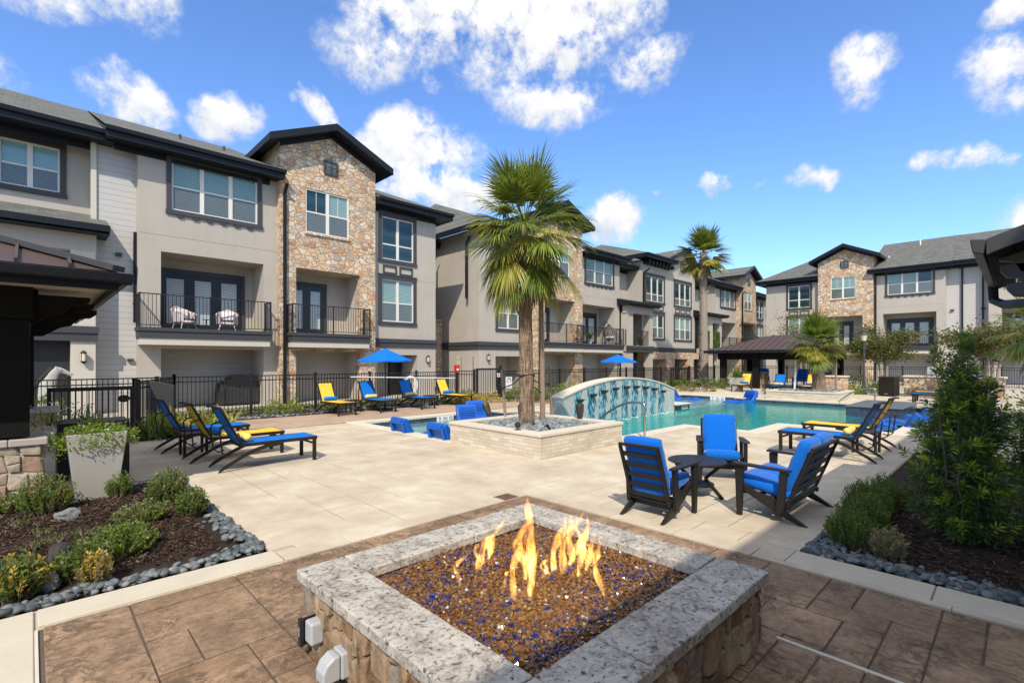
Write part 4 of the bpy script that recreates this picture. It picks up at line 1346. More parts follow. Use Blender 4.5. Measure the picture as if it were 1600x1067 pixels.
def mod_tower(B, x0, x1, y, near=False, mirror=False, vent=True, back=5.0):
    """stone gabled tower"""
    c = (x0 + x1) / 2
    w = x1 - x0
    wa, wb = c - 1.0 * w / 4.05 - 0.04, c + 0.83 * w / 4.05 - 0.04
    oa, ob = x0 + 0.62 * w / 4.05, x1 - 0.73 * w / 4.05
    mb = B.mb()
    wall(mb, x0, x1, y, -0.05, 10.08, [(wa, wb, 6.76, 8.52, 0.12), (oa, ob, 2.72, 5.30, 1.30), (oa, ob, -0.05, 2.02, 1.4)], back, (c + 0.05, 10.98))
    B.part('stone_wall', mb, 'stone_tower')
    mb = B.mb()                                                  # plastered linings of the recesses
    for (z0, z1, dd) in ((2.725, 5.29, 1.29), (-0.02, 2.01, 1.39)):
        mb.quad((oa + 0.01, y + dd, z0), (ob - 0.01, y + dd, z0), (ob - 0.01, y + dd, z1), (oa + 0.01, y + dd, z1))
        mb.quad((ob - 0.01, y + dd, z0), (ob - 0.01, y + 0.40, z0), (ob - 0.01, y + 0.40, z1), (ob - 0.01, y + dd, z1))
        mb.quad((oa + 0.01, y + 0.40, z0), (oa + 0.01, y + dd, z0), (oa + 0.01, y + dd, z1), (oa + 0.01, y + 0.40, z1))
        mb.quad((oa + 0.01, y + 0.02, z1), (ob - 0.01, y + 0.02, z1), (ob - 0.01, y + dd, z1), (oa + 0.01, y + dd, z1))
    B.part('recess_lining', mb, 'stucco_warm')
    window(B, wa, wb, 6.76, 8.52, y, (0, 0.5, 1), surround='stone', grid=True)
    glazed_door(B, oa + 0.03, oa + 1.78 * w / 4.05, 2.72, 4.95, y + 1.29, 2)
    balcony(B, x0 + 0.22, x1 - 0.5, y, y - 0.62)
    if vent:
        wall_vent(B, c, 9.55, y)
    # gable roof, ridge running back into the main roof
    ov, fr = 0.52, 0.55
    s = (10.98 - 10.08) / (w / 2)
    za = 10.98 + 0.20
    mb = B.mb()
    for sg in (-1, 1):
        xe = c + 0.05 * 0 + sg * (w / 2 + ov)
        ze = za - (w / 2 + ov) * s
        vs = [(c, y - fr, za), (xe, y - fr, ze), (xe, y + 5.2, ze), (c, y + 5.2, za)]
        lo = [(p[0], p[1], p[2] - 0.07) for p in vs]
        mb.add(vs + lo, [(0, 1, 2, 3), (7, 6, 5, 4), (0, 4, 5, 1), (1, 5, 6, 2), (2, 6, 7, 3)])
    rf = B.part('gable_roof', mb, 'shingles', fix=True)
    mb = B.mb()
    for sg in (-1, 1):
        xe = c + sg * (w / 2 + ov + 0.03)
        ze = za - (w / 2 + ov + 0.03) * s
        # barge board at the front, second board close to the wall, boxed eave at the side
        for (ya, yb, up, dn) in ((y - fr - 0.05, y - fr + 0.02, 0.03, -0.24), (y - 0.07, y - 0.004, -0.10, -0.52)):
            vs = [(c, ya, za + up), (xe, ya, ze + up), (xe, ya, ze + dn), (c, ya, za + dn)]
            if ya > y - 0.2:
                xw = c + sg * w / 2
                zw = za - (w / 2) * s
                vs = [(c, ya, za + up), (xw, ya, zw + up), (xw, ya, zw + dn + 0.12), (c, ya, za + dn + 0.12)]
            bk = [(p[0], yb, p[2]) for p in vs]
            mb.add(vs + bk, [(0, 1, 2, 3), (7, 6, 5, 4), (0, 4, 5, 1), (1, 5, 6, 2), (2, 6, 7, 3), (3, 7, 4, 0)])
        vs = [(c, y - fr, za - 0.22), (xe, y - fr, ze - 0.22), (xe, y + 4.0, ze - 0.22), (c, y + 4.0, za - 0.22)]
        mb.add(vs, [(0, 1, 2, 3)])
        mb.add([(xe, y - fr, ze - 0.22), (xe, y - fr, ze + 0.02), (xe, y + 5.0, ze + 0.02), (xe, y + 5.0, ze - 0.22)], [(0, 1, 2, 3)])
    B.part('barge_board', mb, 'gutter_dark', rf, fix=True)


def mod_windows(B, x0, x1, y, a, b, back=6.0, ground=None, base_band=True, ridge=True, lo_pane='pane_screen'):
    """grey bay with a tall window, two inset panels and a sash window"""
    holes = [(a, b, 6.26, 8.20, 0.10), (a, b, 3.42, 5.36, 0.10)]
    if ground:
        holes.append((ground[0], ground[1], -0.05, 1.90, 1.5))
    mb = B.mb()
    wall(mb, x0, x1, y, -0.05, 8.75, holes, back)
    B.part('stucco_wall', mb, 'stucco_grey')
    window(B, a, b, 6.26, 8.20, y, (0, 0.5, 1), up='pane_dark', lo='pane_dark', mid=0.36)
    window(B, a, b, 3.42, 5.36, y, (0, 0.5, 1), mid=0.45)
    n = 2
    mb = B.mb()
    for k in range(n):
        p = a - 0.02 + (b - a + 0.04) * k / n + 0.08
        q = a - 0.02 + (b - a + 0.04) * (k + 1) / n - 0.08
        mb.box(p, q, y - 0.05, y + 0.01, 5.93, 5.99)
        mb.box(p, q, y - 0.05, y + 0.01, 5.62, 5.68)
        mb.box(p, p + 0.06, y - 0.048, y + 0.01, 5.68, 5.93)
        mb.box(q - 0.06, q, y - 0.048, y + 0.01, 5.68, 5.93)
    B.part('panel_frame', mb, 'trim_dark')
    joint_lines(B, x0 + 0.02, x1 - 0.02, y, (5.50,)) if False else None
    if base_band:
        band(B, x0, x1, y)


def mod_porch(B, x0, x1, yw, yf, win, pillars, near=False, top=True):
    """recessed wall with a window above, in front of it a balcony under its own shed roof"""
    mb = B.mb()
    wall(mb, x0, x1, yw, -0.05, 8.75, [(win[0], win[1], 6.95, 8.35, 0.1), (x0 + 0.5, x1 - 0.6, 2.72, 5.0, 0.3)] if win else [(x0 + 0.5, x1 - 0.6, 2.72, 5.0, 0.3)], 6.0)
    B.part('stucco_wall', mb, 'stucco_warm')
    if win:
        window(B, win[0], win[1], 6.95, 8.35, yw, (0, 0.5, 1), up='pane_bright' if near else 'pane_blind')
    glazed_door(B, x0 + 0.55, min(x1 - 0.65, x0 + 1.9), 2.72, 4.9, yw + 0.3, 2, 'pane_screen')
    # shed roof
    mb = B.mb()
    xe0, xe1 = x0 - 0.3, x1 + 0.28
    ye = yf - 0.45
    vs = [(xe0, ye, 5.78), (xe1, ye, 5.78), (xe1, yw, 6.42), (xe0, yw, 6.42)]
    lo = [(p[0], p[1], p[2] - 0.08) for p in vs]
    mb.add(vs + lo, [(0, 1, 2, 3), (7, 6, 5, 4), (0, 4, 5, 1), (1, 5, 6, 2), (2, 6, 7, 3), (3, 7, 4, 0)])
    r = B.part('shed_roof', mb, 'shingles')
    mb = B.mb()
    mb.box(xe0 - 0.01, xe1 + 0.01, ye - 0.12, ye - 0.002, 5.58, 5.77)
    mb.box(xe0, xe1, ye, yw, 5.52, 5.55)
    mb.add([(xe1 + 0.005, ye, 5.52), (xe1 + 0.005, yw, 5.52), (xe1 + 0.005, yw, 6.40), (xe1 + 0.005, ye, 5.76)], [(0, 1, 2, 3)])
    mb.add([(xe0 - 0.005, ye, 5.52), (xe0 - 0.005, yw, 5.52), (xe0 - 0.005, yw, 6.40), (xe0 - 0.005, ye, 5.76)], [(0, 1, 2, 3)])
    B.part('gutter', mb, 'gutter_dark', r)
    mb = B.mb()
    mb.box(x0, x1, yf, yf + 0.35, 5.0, 5.52)
    B.part('beam', mb, 'stucco_warm')
    mb = B.mb()
    mb.box(x0, x1, yf - 0.0, yw, 2.30, 2.70)
    B.part('balcony_floor', mb, 'stucco_warm')
    for (a, b) in pillars:
        mb = B.mb()
        mb.box(a, b, yf - 0.01, yf + 0.5, -0.05, 2.299)
        mb.box(a, b, yf - 0.01, yf + 0.5, 2.701, 4.999)
        B.part('pillar', mb, 'stucco_light' if near else 'stucco_grey')
    mb = B.mb()
    mb.box(x0 - 0.06, x1 + 0.06, yf - 0.12, yf - 0.012, 2.48, 2.68)
    mb.box(x0 - 0.03, x1 + 0.03, yf - 0.08, yf - 0.012, 2.24, 2.477)
    b = B.part('balcony', mb, 'trim_dark')
    mb = B.mb()
    railing(mb, [(x0 + 0.05, yf + 0.1), (x1 - 0.05, yf + 0.1)], 2.70, 3.80)
    B.part('railing', mb, 'iron_black', b)
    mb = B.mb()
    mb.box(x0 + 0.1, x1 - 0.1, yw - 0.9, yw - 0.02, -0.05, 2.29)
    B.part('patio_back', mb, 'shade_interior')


# ---- building along the left side
A = Bld('long grey stucco apartment block close by on the left with stone gable tower and blue-topped balcony doors', (7, 20.2, 0), 0, 7.0)
A.root['label'] = 'near left grey apartment block with sunlit stone gable tower and pale balcony chairs'
ma = A.mb()
mod_porch(A, -9.0, 1.46, 1.1, -0.15, (-0.7, 0.66), [(-4.4, -3.4), (0.86, 1.44)], near=True)
ma = A.mb()
wall(ma, 1.44, 2.56, 0.42, -0.05, 8.75, [], 6.0)
A.part('siding_wall', ma, 'siding')
ma = A.mb()
ma.box(1.36, 1.50, 0.36, 0.48, 2.7, 8.6)
ma.box(1.41, 1.45, 0.48, 1.15, -0.05, 8.6)
A.part('corner_board', ma, 'stucco_light')
mod_balcony(A, 2.52, 6.90, 0.0)
mod_tower(A, 6.86, 10.90, -0.32)
mod_windows(A, 10.88, 14.36, 0.02, 11.40, 13.08, ground=(11.2, 13.3))
joint_lines(A, 13.3, 14.3, 0.02, (5.45,))
band(A, 2.50, 2.62, 0.0, 2.33, 2.70)
eave(A, -9.0, 1.9, 0.55, 6.2, 11.75, over=0.75)
eave(A, 1.9, 6.6, 0.0, 6.2, 11.77, z=8.88, over=0.65, ends=(0.25, 0.35))
eave(A, 10.95, 14.36, 0.02, 6.2, 11.73, over=0.6, ends=(0.0, 0.62), hip=(False, True))
downspout(A, 7.02, -0.40, 0.0, 8.1, 0.25)
downspout(A, 2.48, 0.30, 2.9, 5.6, 0.0)
lantern(A, 1.15, -0.17, 1.75)
lantern(A, 13.85, 0.02, 1.70)
ma = A.mb()
ma.box(12.6, 13.2, 1.30, 1.517, 0.0, 1.88)
A.part('door_leaf', ma, 'door_dark')
ma = A.mb()                                                   # vents and a light on the siding
ma.box(2.28, 2.44, 0.32, 0.43, 1.62, 1.70)
ma.box(1.98, 2.14, 0.30, 0.43, 5.05, 5.16)
A.part('siding_vent', ma, 'trim_dark')
for (x, y, z) in ((4.1, 2.3, 9.95), (5.6, 2.3, 9.95)):
    ma = A.mb()
    ma.tube([(x, y, z - 0.3), (x, y, z + 0.35)], 0.05, 8)
    A.part('roof_pipe', ma, 'trim_dark')

# ---- building farther along the same side
Bb = Bld('far left grey apartment block behind the tall palms with stone entrance arcade', (35, 20.2, 0), 0, 35.0)
mb = Bb.mb()
wall(mb, 17.15, 21.0, 0.0, -0.05, 8.75, [(18.50, 20.15, 6.26, 8.20, 0.1), (18.50, 20.15, 3.42, 5.36, 0.1), (18.35, 20.7, -0.05, 1.88, 1.5)], 6.0)
mb.box(17.13, 17.149, 0.5, 1.45, -0.05, 1.85)
Bb.part('stucco_wall', mb, 'stucco_grey')
window(Bb, 18.50, 20.15, 6.26, 8.20, 0.0, (0, 0.5, 1), up='pane_dark', lo='pane_dark', mid=0.36)
window(Bb, 18.50, 20.15, 3.42, 5.36, 0.0, (0, 0.5, 1), mid=0.45)
mb = Bb.mb()
for p in (18.5, 19.4):
    mb.box(p, p + 0.75, -0.05, 0.01, 5.93, 5.99)
    mb.box(p, p + 0.75, -0.05, 0.01, 5.62, 5.68)
    mb.box(p, p + 0.06, -0.048, 0.01, 5.68, 5.93)
    mb.box(p + 0.69, p + 0.75, -0.048, 0.01, 5.68, 5.93)
Bb.part('panel_frame', mb, 'trim_dark')
mb = Bb.mb()
mb.box(17.05, 20.84, -0.10, 0.05, 2.46, 2.66)
mb.box(17.08, 20.84, -0.06, 0.05, 2.27, 2.457)
mb.box(17.05, 17.20, 0.05, 6.0, 2.46, 2.66)
mb.box(17.08, 17.20, 0.05, 6.0, 2.27, 2.457)
Bb.part('band', mb, 'trim_dark')
mb = Bb.mb()
mb.quad((17.146, 0.45, 0), (17.146, 1.5, 0), (17.146, 1.5, 1.85), (17.146, 0.45, 1.85))
Bb.part('door_leaf', mb, 'door_dark')
lantern(Bb, 17.75, 0.0, 1.80)
mod_tower(Bb, 20.85, 25.05, -0.8)
mod_balcony(Bb, 25.02, 29.95, -0.3)
mod_porch(Bb, 29.93, 33.45, 1.3, -0.9, (30.7, 31.7), [(30.0, 30.75), (33.0, 33.44)])
mb = Bb.mb()
wall(mb, 33.42, 42.2, 0.0, 2.2, 9.2, [(33.98, 36.72, 6.26, 8.20, 0.1), (38.52, 41.38, 6.26, 8.20, 0.1), (33.98, 36.72, 3.40, 5.36, 0.1), (38.52, 41.38, 3.30, 5.36, 0.1)], 6.0)
Bb.part('stucco_wall', mb, 'stucco_grey')
for (a, b) in ((33.98, 36.72), (38.52, 41.38)):
    window(Bb, a, b, 6.26, 8.20, 0.0, (0, 1 / 3, 2 / 3, 1), up='pane_dark', lo='pane_screen', mid=0.30)
    window(Bb, a, b, 3.40, 5.30, 0.0, (0, 1 / 3, 2 / 3, 1), mid=0.45)
    mb = Bb.mb()
    for k in range(3):
        p = a + (b - a) * k / 3 + 0.08
        q = a + (b - a) * (k + 1) / 3 - 0.08
        mb.box(p, q, -0.05, 0.01, 5.93, 6.0)
        mb.box(p, q, -0.05, 0.01, 5.60, 5.67)
        mb.box(p, p + 0.07, -0.048, 0.01, 5.67, 5.93)
        mb.box(q - 0.07, q, -0.048, 0.01, 5.67, 5.93)
    Bb.part('panel_frame', mb, 'trim_dark')
band(Bb, 33.45, 42.2, 0.0, 2.3, 2.68)
mb = Bb.mb()
mb.box(33.4, 42.2, -0.35, 0.3, 1.75, 2.29)
Bb.part('arcade_lintel', mb, 'stone_tower')
for (a, b) in ((36.5, 37.9), (40.2, 41.3)):
    mb = Bb.mb()
    mb.box(a, b, -0.33, 0.5, -0.05, 1.749)
    Bb.part('pillar', mb, 'stone_tower')
mb = Bb.mb()
mb.box(33.4, 42.2, 2.0, 2.3, -0.05, 2.2)
Bb.part('arcade_wall', mb, 'stucco_warm')
# gable over the right half of the tall bay, low bracketed hip over the left half
mb = Bb.mb()
mb.add([(37.3, -0.01, 9.2), (42.2, -0.01, 9.2), (40.3, -0.01, 10.75), (38.6, -0.01, 10.75), (37.3, -0.01, 9.9)], [(0, 1, 2, 3, 4)])
Bb.part('gable_wall', mb, 'stucco_grey')
wall_vent(Bb, 39.9, 9.55, -0.01, 0.75)
mb = Bb.mb()
for (p, q) in (((39.9, 11.15), (42.75, 8.95)), ((39.9, 11.15), (36.9, 9.95))):
    vs = [(p[0], -0.6, p[1]), (q[0], -0.6, q[1]), (q[0], 6.0, q[1]), (p[0], 6.0, p[1])]
    lo = [(v[0], v[1], v[2] - 0.08) for v in vs]
    mb.add(vs + lo, [(0, 1, 2, 3), (7, 6, 5, 4), (0, 4, 5, 1), (1, 5, 6, 2), (2, 6, 7, 3)])
gr = Bb.part('gable_roof', mb, 'shingles', fix=True)
mb = Bb.mb()
for (p, q) in (((39.9, 11.15), (42.8, 8.92)), ((39.9, 11.15), (36.85, 9.93))):
    for (ya, yb, u, dn) in ((-0.66, -0.58, 0.03, -0.28), (-0.09, -0.02, -0.15, -0.48)):
        vs = [(p[0], ya, p[1] + u), (q[0], ya, q[1] + u), (q[0], ya, q[1] + dn), (p[0], ya, p[1] + dn)]
        bk = [(v[0], yb, v[2]) for v in vs]
        mb.add(vs + bk, [(0, 1, 2, 3), (7, 6, 5, 4), (0, 4, 5, 1), (1, 5, 6, 2), (2, 6, 7, 3), (3, 7, 4, 0)])
    mb.add([(p[0], -0.6, p[1] - 0.2), (q[0], -0.6, q[1] - 0.2), (q[0], 5, q[1] - 0.2), (p[0], 5, p[1] - 0.2)], [(0, 1, 2, 3)])
Bb.part('barge_board', mb, 'gutter_dark', gr, fix=True)
for k in range(8):
    mb = Bb.mb()
    x = 33.6 + k * 0.52
    mb.box(x, x + 0.2, -0.55, -0.002, 9.0, 9.28)
    Bb.part('bracket', mb, 'gutter_dark')
eave(Bb, 33.3, 37.4, 0.0, 5.0, 11.6, z=9.7, over=0.8, ends=(0.5, 0.2), hip=(True, False))
mod_porch(Bb, 42.18, 45.75, 1.3, -0.9, (42.8, 44.0), [(43.0, 43.8), (45.2, 45.7)])
mod_balcony(Bb, 45.7, 51.1, -0.3)
mod_tower(Bb, 50.5, 54.4, -0.8)
mod_windows(Bb, 54.35, 59.6, 0.0, 56.9, 58.6, ground=(56.5, 58.8))
eave(Bb, 17.15, 20.9, 0.0, 6.2, 11.75, over=0.6, ends=(0.6, 0.0), hip=(True, False))
eave(Bb, 25.1, 29.95, -0.3, 6.2, 11.77, over=0.65, ends=(0.0, 0.5))
eave(Bb, 29.95, 33.6, 1.3, 6.2, 11.7, over=1.0)
eave(Bb, 42.1, 45.8, 1.3, 6.2, 11.7, over=0.9)
eave(Bb, 45.7, 50.5, -0.3, 6.2, 11.77, over=0.65, ends=(0.5, 0.1))
eave(Bb, 54.4, 59.6, 0.0, 6.2, 11.75, over=0.6, ends=(0.0, 0.6), hip=(False, True))
downspout(Bb, 20.98, -0.9, 0.0, 8.1, 0.25)
downspout(Bb, 25.15, -0.4, 0.0, 8.2, 0.25)
downspout(Bb, 33.5, -0.12, 5.9, 8.3, 0.5)
downspout(Bb, 50.6, -0.9, 0.0, 8.2, 0.25)
downspout(Bb, 42.2, -0.12, 0.0, 5.3, 0.5)
downspout(Bb, 16.9, 0.75, 5.0, 8.0, 0.3)
mb = Bb.mb()
for z in (0.14, -0.14):
    pass
text('wall_number', '11', 0.30, (17.135 - 35.0, 1.75, 1.50), (R(90), 0, R(-90)), M['sign_white'], Bb.root)
text('wall_number', 'Y1', 0.26, (17.135 - 35.0, 1.75, 1.80), (R(90), 0, R(-90)), M['sign_white'], Bb.root)

# stone-based stair wing between the two blocks
G = Bld('narrow stone-faced stair wing in the gap between the two left apartment blocks', (15.8, 24.3, 0), 0, 15.8)
mb = G.mb()
wall(mb, 13.5, 19.5, 0, -0.05, 8.4, [(14.6, 15.5, -0.05, 2.1, 0.8)], 6)
G.part('stucco_wall', mb, 'stucco_warm')
mb = G.mb()
wall(mb, 15.2, 17.1, -0.9, -0.05, 3.9, [], 1.0)
G.part('stone_pillar', mb, 'stone_tower')
mb = G.mb()
mb.box(15.1, 17.14, -1.0, -0.1, 3.903, 4.0)
G.part('cap', mb, 'stone_tower')
eave(G, 13.5, 19.5, 0, 5, 10.6, z=8.5, over=0.6)
downspout(G, 16.4, -1.0, 0.0, 7.9, 0.2)

# ---- building closing the far right side
D = Bld('right grey apartment block facing across the pool with stone gable and two dark downspouts', (48.5, 6.0, 0), R(-90), -6.0)
mod_windows(D, -16.4, -12.1, 0.02, -14.55, -12.82, ground=(-15.6, -13.0))
mod_tower(D, -12.14, -8.28, -0.32)
mod_balcony(D, -8.32, -3.94, 0.0)
mb = D.mb()
wall(mb, -3.98, -1.6, 0.5, -0.05, 8.75, [], 6)
D.part('siding_wall', mb, 'siding')
mod_balcony(D, -1.64, 3.0, -0.25, doors=2)
mb = D.mb()
wall(mb, 2.98, 16.0, 0.3, -0.05, 8.75, [(4.0, 6.6, 6.7, 8.4, 0.12)], 6)
D.part('stucco_wall', mb, 'stucco_grey')
window(D, 4.0, 6.6, 6.7, 8.4, 0.3, (0, 1 / 3, 2 / 3, 1))
eave(D, -16.4, -12.1, 0.02, 6.2, 11.3, over=0.6, ends=(0.7, 0.0), hip=(True, False))
eave(D, -8.3, -3.6, 0.0, 6.2, 11.95, over=0.65, ends=(0.3, 0.1))
eave(D, -3.6, 16.0, 0.25, 6.2, 11.93, z=8.9, over=0.75)
downspout(D, -3.05, 0.42, 0.0, 8.3, 0.6)
downspout(D, -1.95, 0.42, 0.0, 8.3, 0.6)
downspout(D, -8.15, -0.10, 0.0, 8.2, 0.3)
mb = D.mb()
mb.box(-3.7, -3.5, 0.38, 0.51, 5.3, 5.42)
mb.box(-2.2 + 0.15, -2.0 + 0.2, 0.38, 0.51, 5.3, 5.42)
D.part('siding_vent', mb, 'trim_dark')
mb = D.mb()
mb.tube([(-5.9, 4.6, 10.9), (-5.9, 4.6, 11.7)], 0.05, 8)
D.part('roof_pipe', mb, 'frame_white')
mb = D.mb()
mb.tube([(-7.6, 2.0, 9.6), (-7.6, 2.0, 10.2)], 0.05, 8)
D.part('roof_pipe', mb, 'frame_white')

# ---- blocks glimpsed through the gap
E = Bld('distant grey apartment block seen in the gap left of the right building', (78, 24, 0), R(-90), -24.0)
mb = E.mb()
wall(mb, -36, -8, 0.0, -0.05, 8.0, [(-27.3, -25.6, 5.2, 6.6, 0.1)], 8)
E.part('stucco_wall', mb, 'stucco_grey')
window(E, -27.3, -25.6, 5.2, 6.6, 0.0, (0, 0.5, 1))
eave(E, -36, -8, 0, 6, 11.6, z=8.9, over=0.8)
mb = E.mb()
wall(mb, -24.5, -8, -5.0, -0.05, 5.2, [(-23.5, -19, -0.05, 2.6, 1.0)], 0.0)
E.part('stucco_wall', mb, 'stucco_grey')
eave(E, -24.5, -8, -5.0, 0.0, 8.2, z=5.4, over=0.6, ends=(0.5, 0))
mb = E.mb()
mb.box(-36, -8, -7.2, -7.0, 0, 1.2)
E.part('low_brick_wall', mb, 'brick_red')

# clubhouse behind the camera: its eaves shade the near paving
K = thing('clubhouse', 'grey stucco clubhouse with deep dark eaves behind the fire pit terrace', 'building', (4, -8, 0))
mb = MB((4, -8, 0))
EZ, EY = 8.80, 1.725 - 0.68 * 8.80
mb.box(-8, 15.5, -14.0, EY - 0.75, -0.05, EZ - 0.35)
mb.build('wall', M['stucco_light'], K)
mb = MB((4, -8, 0))
mb.add([(-8.6, EY, EZ), (16.1, EY, EZ), (16.1, -9.6, EZ + 1.8), (-8.6, -9.6, EZ + 1.8), (-8.6, -14.8, EZ), (16.1, -14.8, EZ)], [(0, 1, 2, 3), (3, 2, 5, 4)])
mb.box(-8.6, 16.1, EY, EY + 0.05 - 0.02, EZ - 0.35, EZ)
mb.box(-8.6, 16.1, -14.8, EY, EZ - 0.36, EZ - 0.33)
mb.build('roof', M['metal_brown'], K)

# ------------------------------------------------------------------ pavilions


def corbel(mb, fn, x0=0.0, x1=0.9, d0=-0.05, d1=0.05, z=0.0, h=0.30):
    """a beam end with a scrolled underside; fn(a, b, d) maps along, up, across"""
    poly = [(x0, z), (x0, z + h), (x1, z + h), (x1 + 0.0, z + h - 0.05), (x1 - 0.06, z + h - 0.10), (x1 - 0.16, z + h - 0.11), (x1 - 0.20, z + h - 0.15), (x1 - 0.24, z + h - 0.20), (x1 - 0.34, z + h - 0.23),
            (x1 - 0.40, z + h - 0.27), (x1 - 0.5, z)]
    mb.prism(poly, fn, d0, d1)


def pavilion_left():
    t = thing('pavilion', 'dark open pavilion with brown metal roof at the left edge of the picture', 'pavilion', (-2.4, 10.1, 0))
    o = (-2.4, 10.1, 0)
    ex, ey0, ey1, zz = 0.68, 6.78, 13.6, 2.60
    ex0 = -5.6
    zr = zz + 0.36 * 3.2
    rx, r0, r1 = -2.41, 9.9, 10.4
    mb = MB(o)
    c = [(ex0, ey0, zz), (ex, ey0, zz), (ex, ey1, zz), (ex0, ey1, zz)]
    ra, rb = (rx, r0, zr), (rx, r1, zr)
    mb.add([c[0], c[1], ra], [(0, 1, 2)])
    mb.add([c[1], c[2], rb, ra], [(0, 1, 2, 3)])
    mb.add([c[2], c[3], rb], [(0, 1, 2)])
    mb.add([c[3], c[0], ra, rb], [(0, 1, 2, 3)])
    rf = mb.build('roof', M['metal_brown'], t)
    mb = MB(o)
    # standing seams and hip caps
    for k in range(1, 16):
        x = ex0 + (ex - ex0) * k / 16
        u = min(1.0, (x - ex0) / (rx - ex0)) if x < rx else min(1.0, (ex - x) / (ex - rx))
        mb.bar((x, ey0, zz + 0.02), (x, ey0 + (r0 - ey0) * u, zz + (zr - zz) * u + 0.02), 0.025, 0.05)
    for k in range(1, 16):
        y = ey0 + (ey1 - ey0) * k / 16
        u = min(1.0, (y - ey0) / (r0 - ey0)) if y < r0 else (min(1.0, (ey1 - y) / (ey1 - r1)) if y > r1 else 1.0)
        mb.bar((ex, y, zz + 0.02), (ex + (rx - ex) * u, y, zz + (zr - zz) * u + 0.02), 0.025, 0.05)
    mb.build('standing_seam', M['metal_brown'], rf)
    mb = MB(o)
    mb.bar(tuple(Vector(c[1]) + Vector((0, 0, 0.035))), (ra[0], ra[1], ra[2] + 0.035), 0.16, 0.06)
    mb.bar(tuple(Vector(c[0]) + Vector((0, 0, 0.035))), (ra[0], ra[1], ra[2] + 0.035), 0.16, 0.06)
    mb.bar(tuple(Vector(c[2]) + Vector((0, 0, 0.035))), (rb[0], rb[1], rb[2] + 0.035), 0.16, 0.06)
    mb.build('hip_cap', M['metal_edge'], rf)
    mb = MB(o)
    g = 0.11
    mb.prism([(0, -0.03), (g, -0.02), (g * 0.85, -0.12), (0.02, -0.14)], lambda a, b, d: (d, ey0 - a, zz + b), ex0 - g, ex + g)
    mb.prism([(0, -0.03), (g, -0.02), (g * 0.85, -0.12), (0.02, -0.14)], lambda a, b, d: (ex + a, d, zz + b), ey0, ey1 + g)
    mb.box(ex0, ex, ey0, ey0 + 0.04, zz - 0.20, zz - 0.01)
    mb.box(ex - 0.04, ex, ey0 + 0.04, ey1, zz - 0.20, zz - 0.01)
    mb.build('gutter', M['gutter_dark'], t, bevel=0.01, fix=True)
    mb = MB(o)
    mb.box(ex0, ex - 0.041, ey0 + 0.041, ey1, zz - 0.13, zz - 0.09)
    mb.build('soffit', M['soffit_tan'], t)
    mb = MB(o)
    for bx_ in ((-5.0, 0.02, 7.72, 7.92), (-0.12, 0.06, 7.93, 12.49), (-5.0, 0.02, 12.5, 12.7)):
        mb = MB(o)
        mb.box(*bx_, 2.10, zz - 0.131)
        mb.build('beam', M['wood_black'], t)
    for (y, z) in ((7.86, 2.22), (8.05, 2.16), (8.22, 2.10)):
        mb = MB(o)
        corbel(mb, lambda a, b, d, y=y: (0.0 + a, y + d, b), 0.0, 0.60 - (8.22 - y) * 0.25, -0.05, 0.05, z - 0.16, 0.34)
        mb.build('rafter_tail', M['wood_black'], t)
    for (x, y) in ((-0.34, 8.02), (-0.10, 12.55), (-4.8, 8.0), (-4.8, 12.5)):
        mb = MB(o)
        w = 0.33 if y < 9 else 0.14
        mb.box(x - w, x + w, y - 0.30 if y < 9 else y - 0.14, y + 0.30 if y < 9 else y + 0.14, 0.80, 2.12)
        mb.build('post', M['wood_black'], t, bevel=0.008)
        mb = MB(o)
        mb.box(x - 0.42, x + 0.42, y - 0.28, y + 0.42, -0.02, 0.70)
        pr = mb.build('pier', M['joint_pale'], t)
        mb = MB(o)
        sh = [(2, 1), (3, 1), (3, 2), (2, 2), (4, 2), (1, 1), (4, 1)]
        rock_face(mb, (x - 0.43, y - 0.281, 0), (1, 0, 0), (0, -1, 0), 0.86, 0.70, 0.095, int(y * 10), sh, (0.01, 0.035), 0.026)
        rock_face(mb, (x + 0.421, y - 0.29, 0), (0, 1, 0), (1, 0, 0), 0.72, 0.70, 0.095, int(y * 10) + 1, sh, (0.01, 0.035), 0.026)
        mb.build('stone_face', M['rock_pier'], pr, bevel=0.006)
        mb = MB(o)
        for k in range(3):
            mb.box(x - 0.48 + k * 0.32 + 0.002, x - 0.48 + (k + 1) * 0.32 - 0.002, y - 0.34, y + 0.47, 0.70, 0.78)
        mb.build('pier_cap', M['walk_concrete'], pr, bevel=0.012)
    return t


pavilion_left()


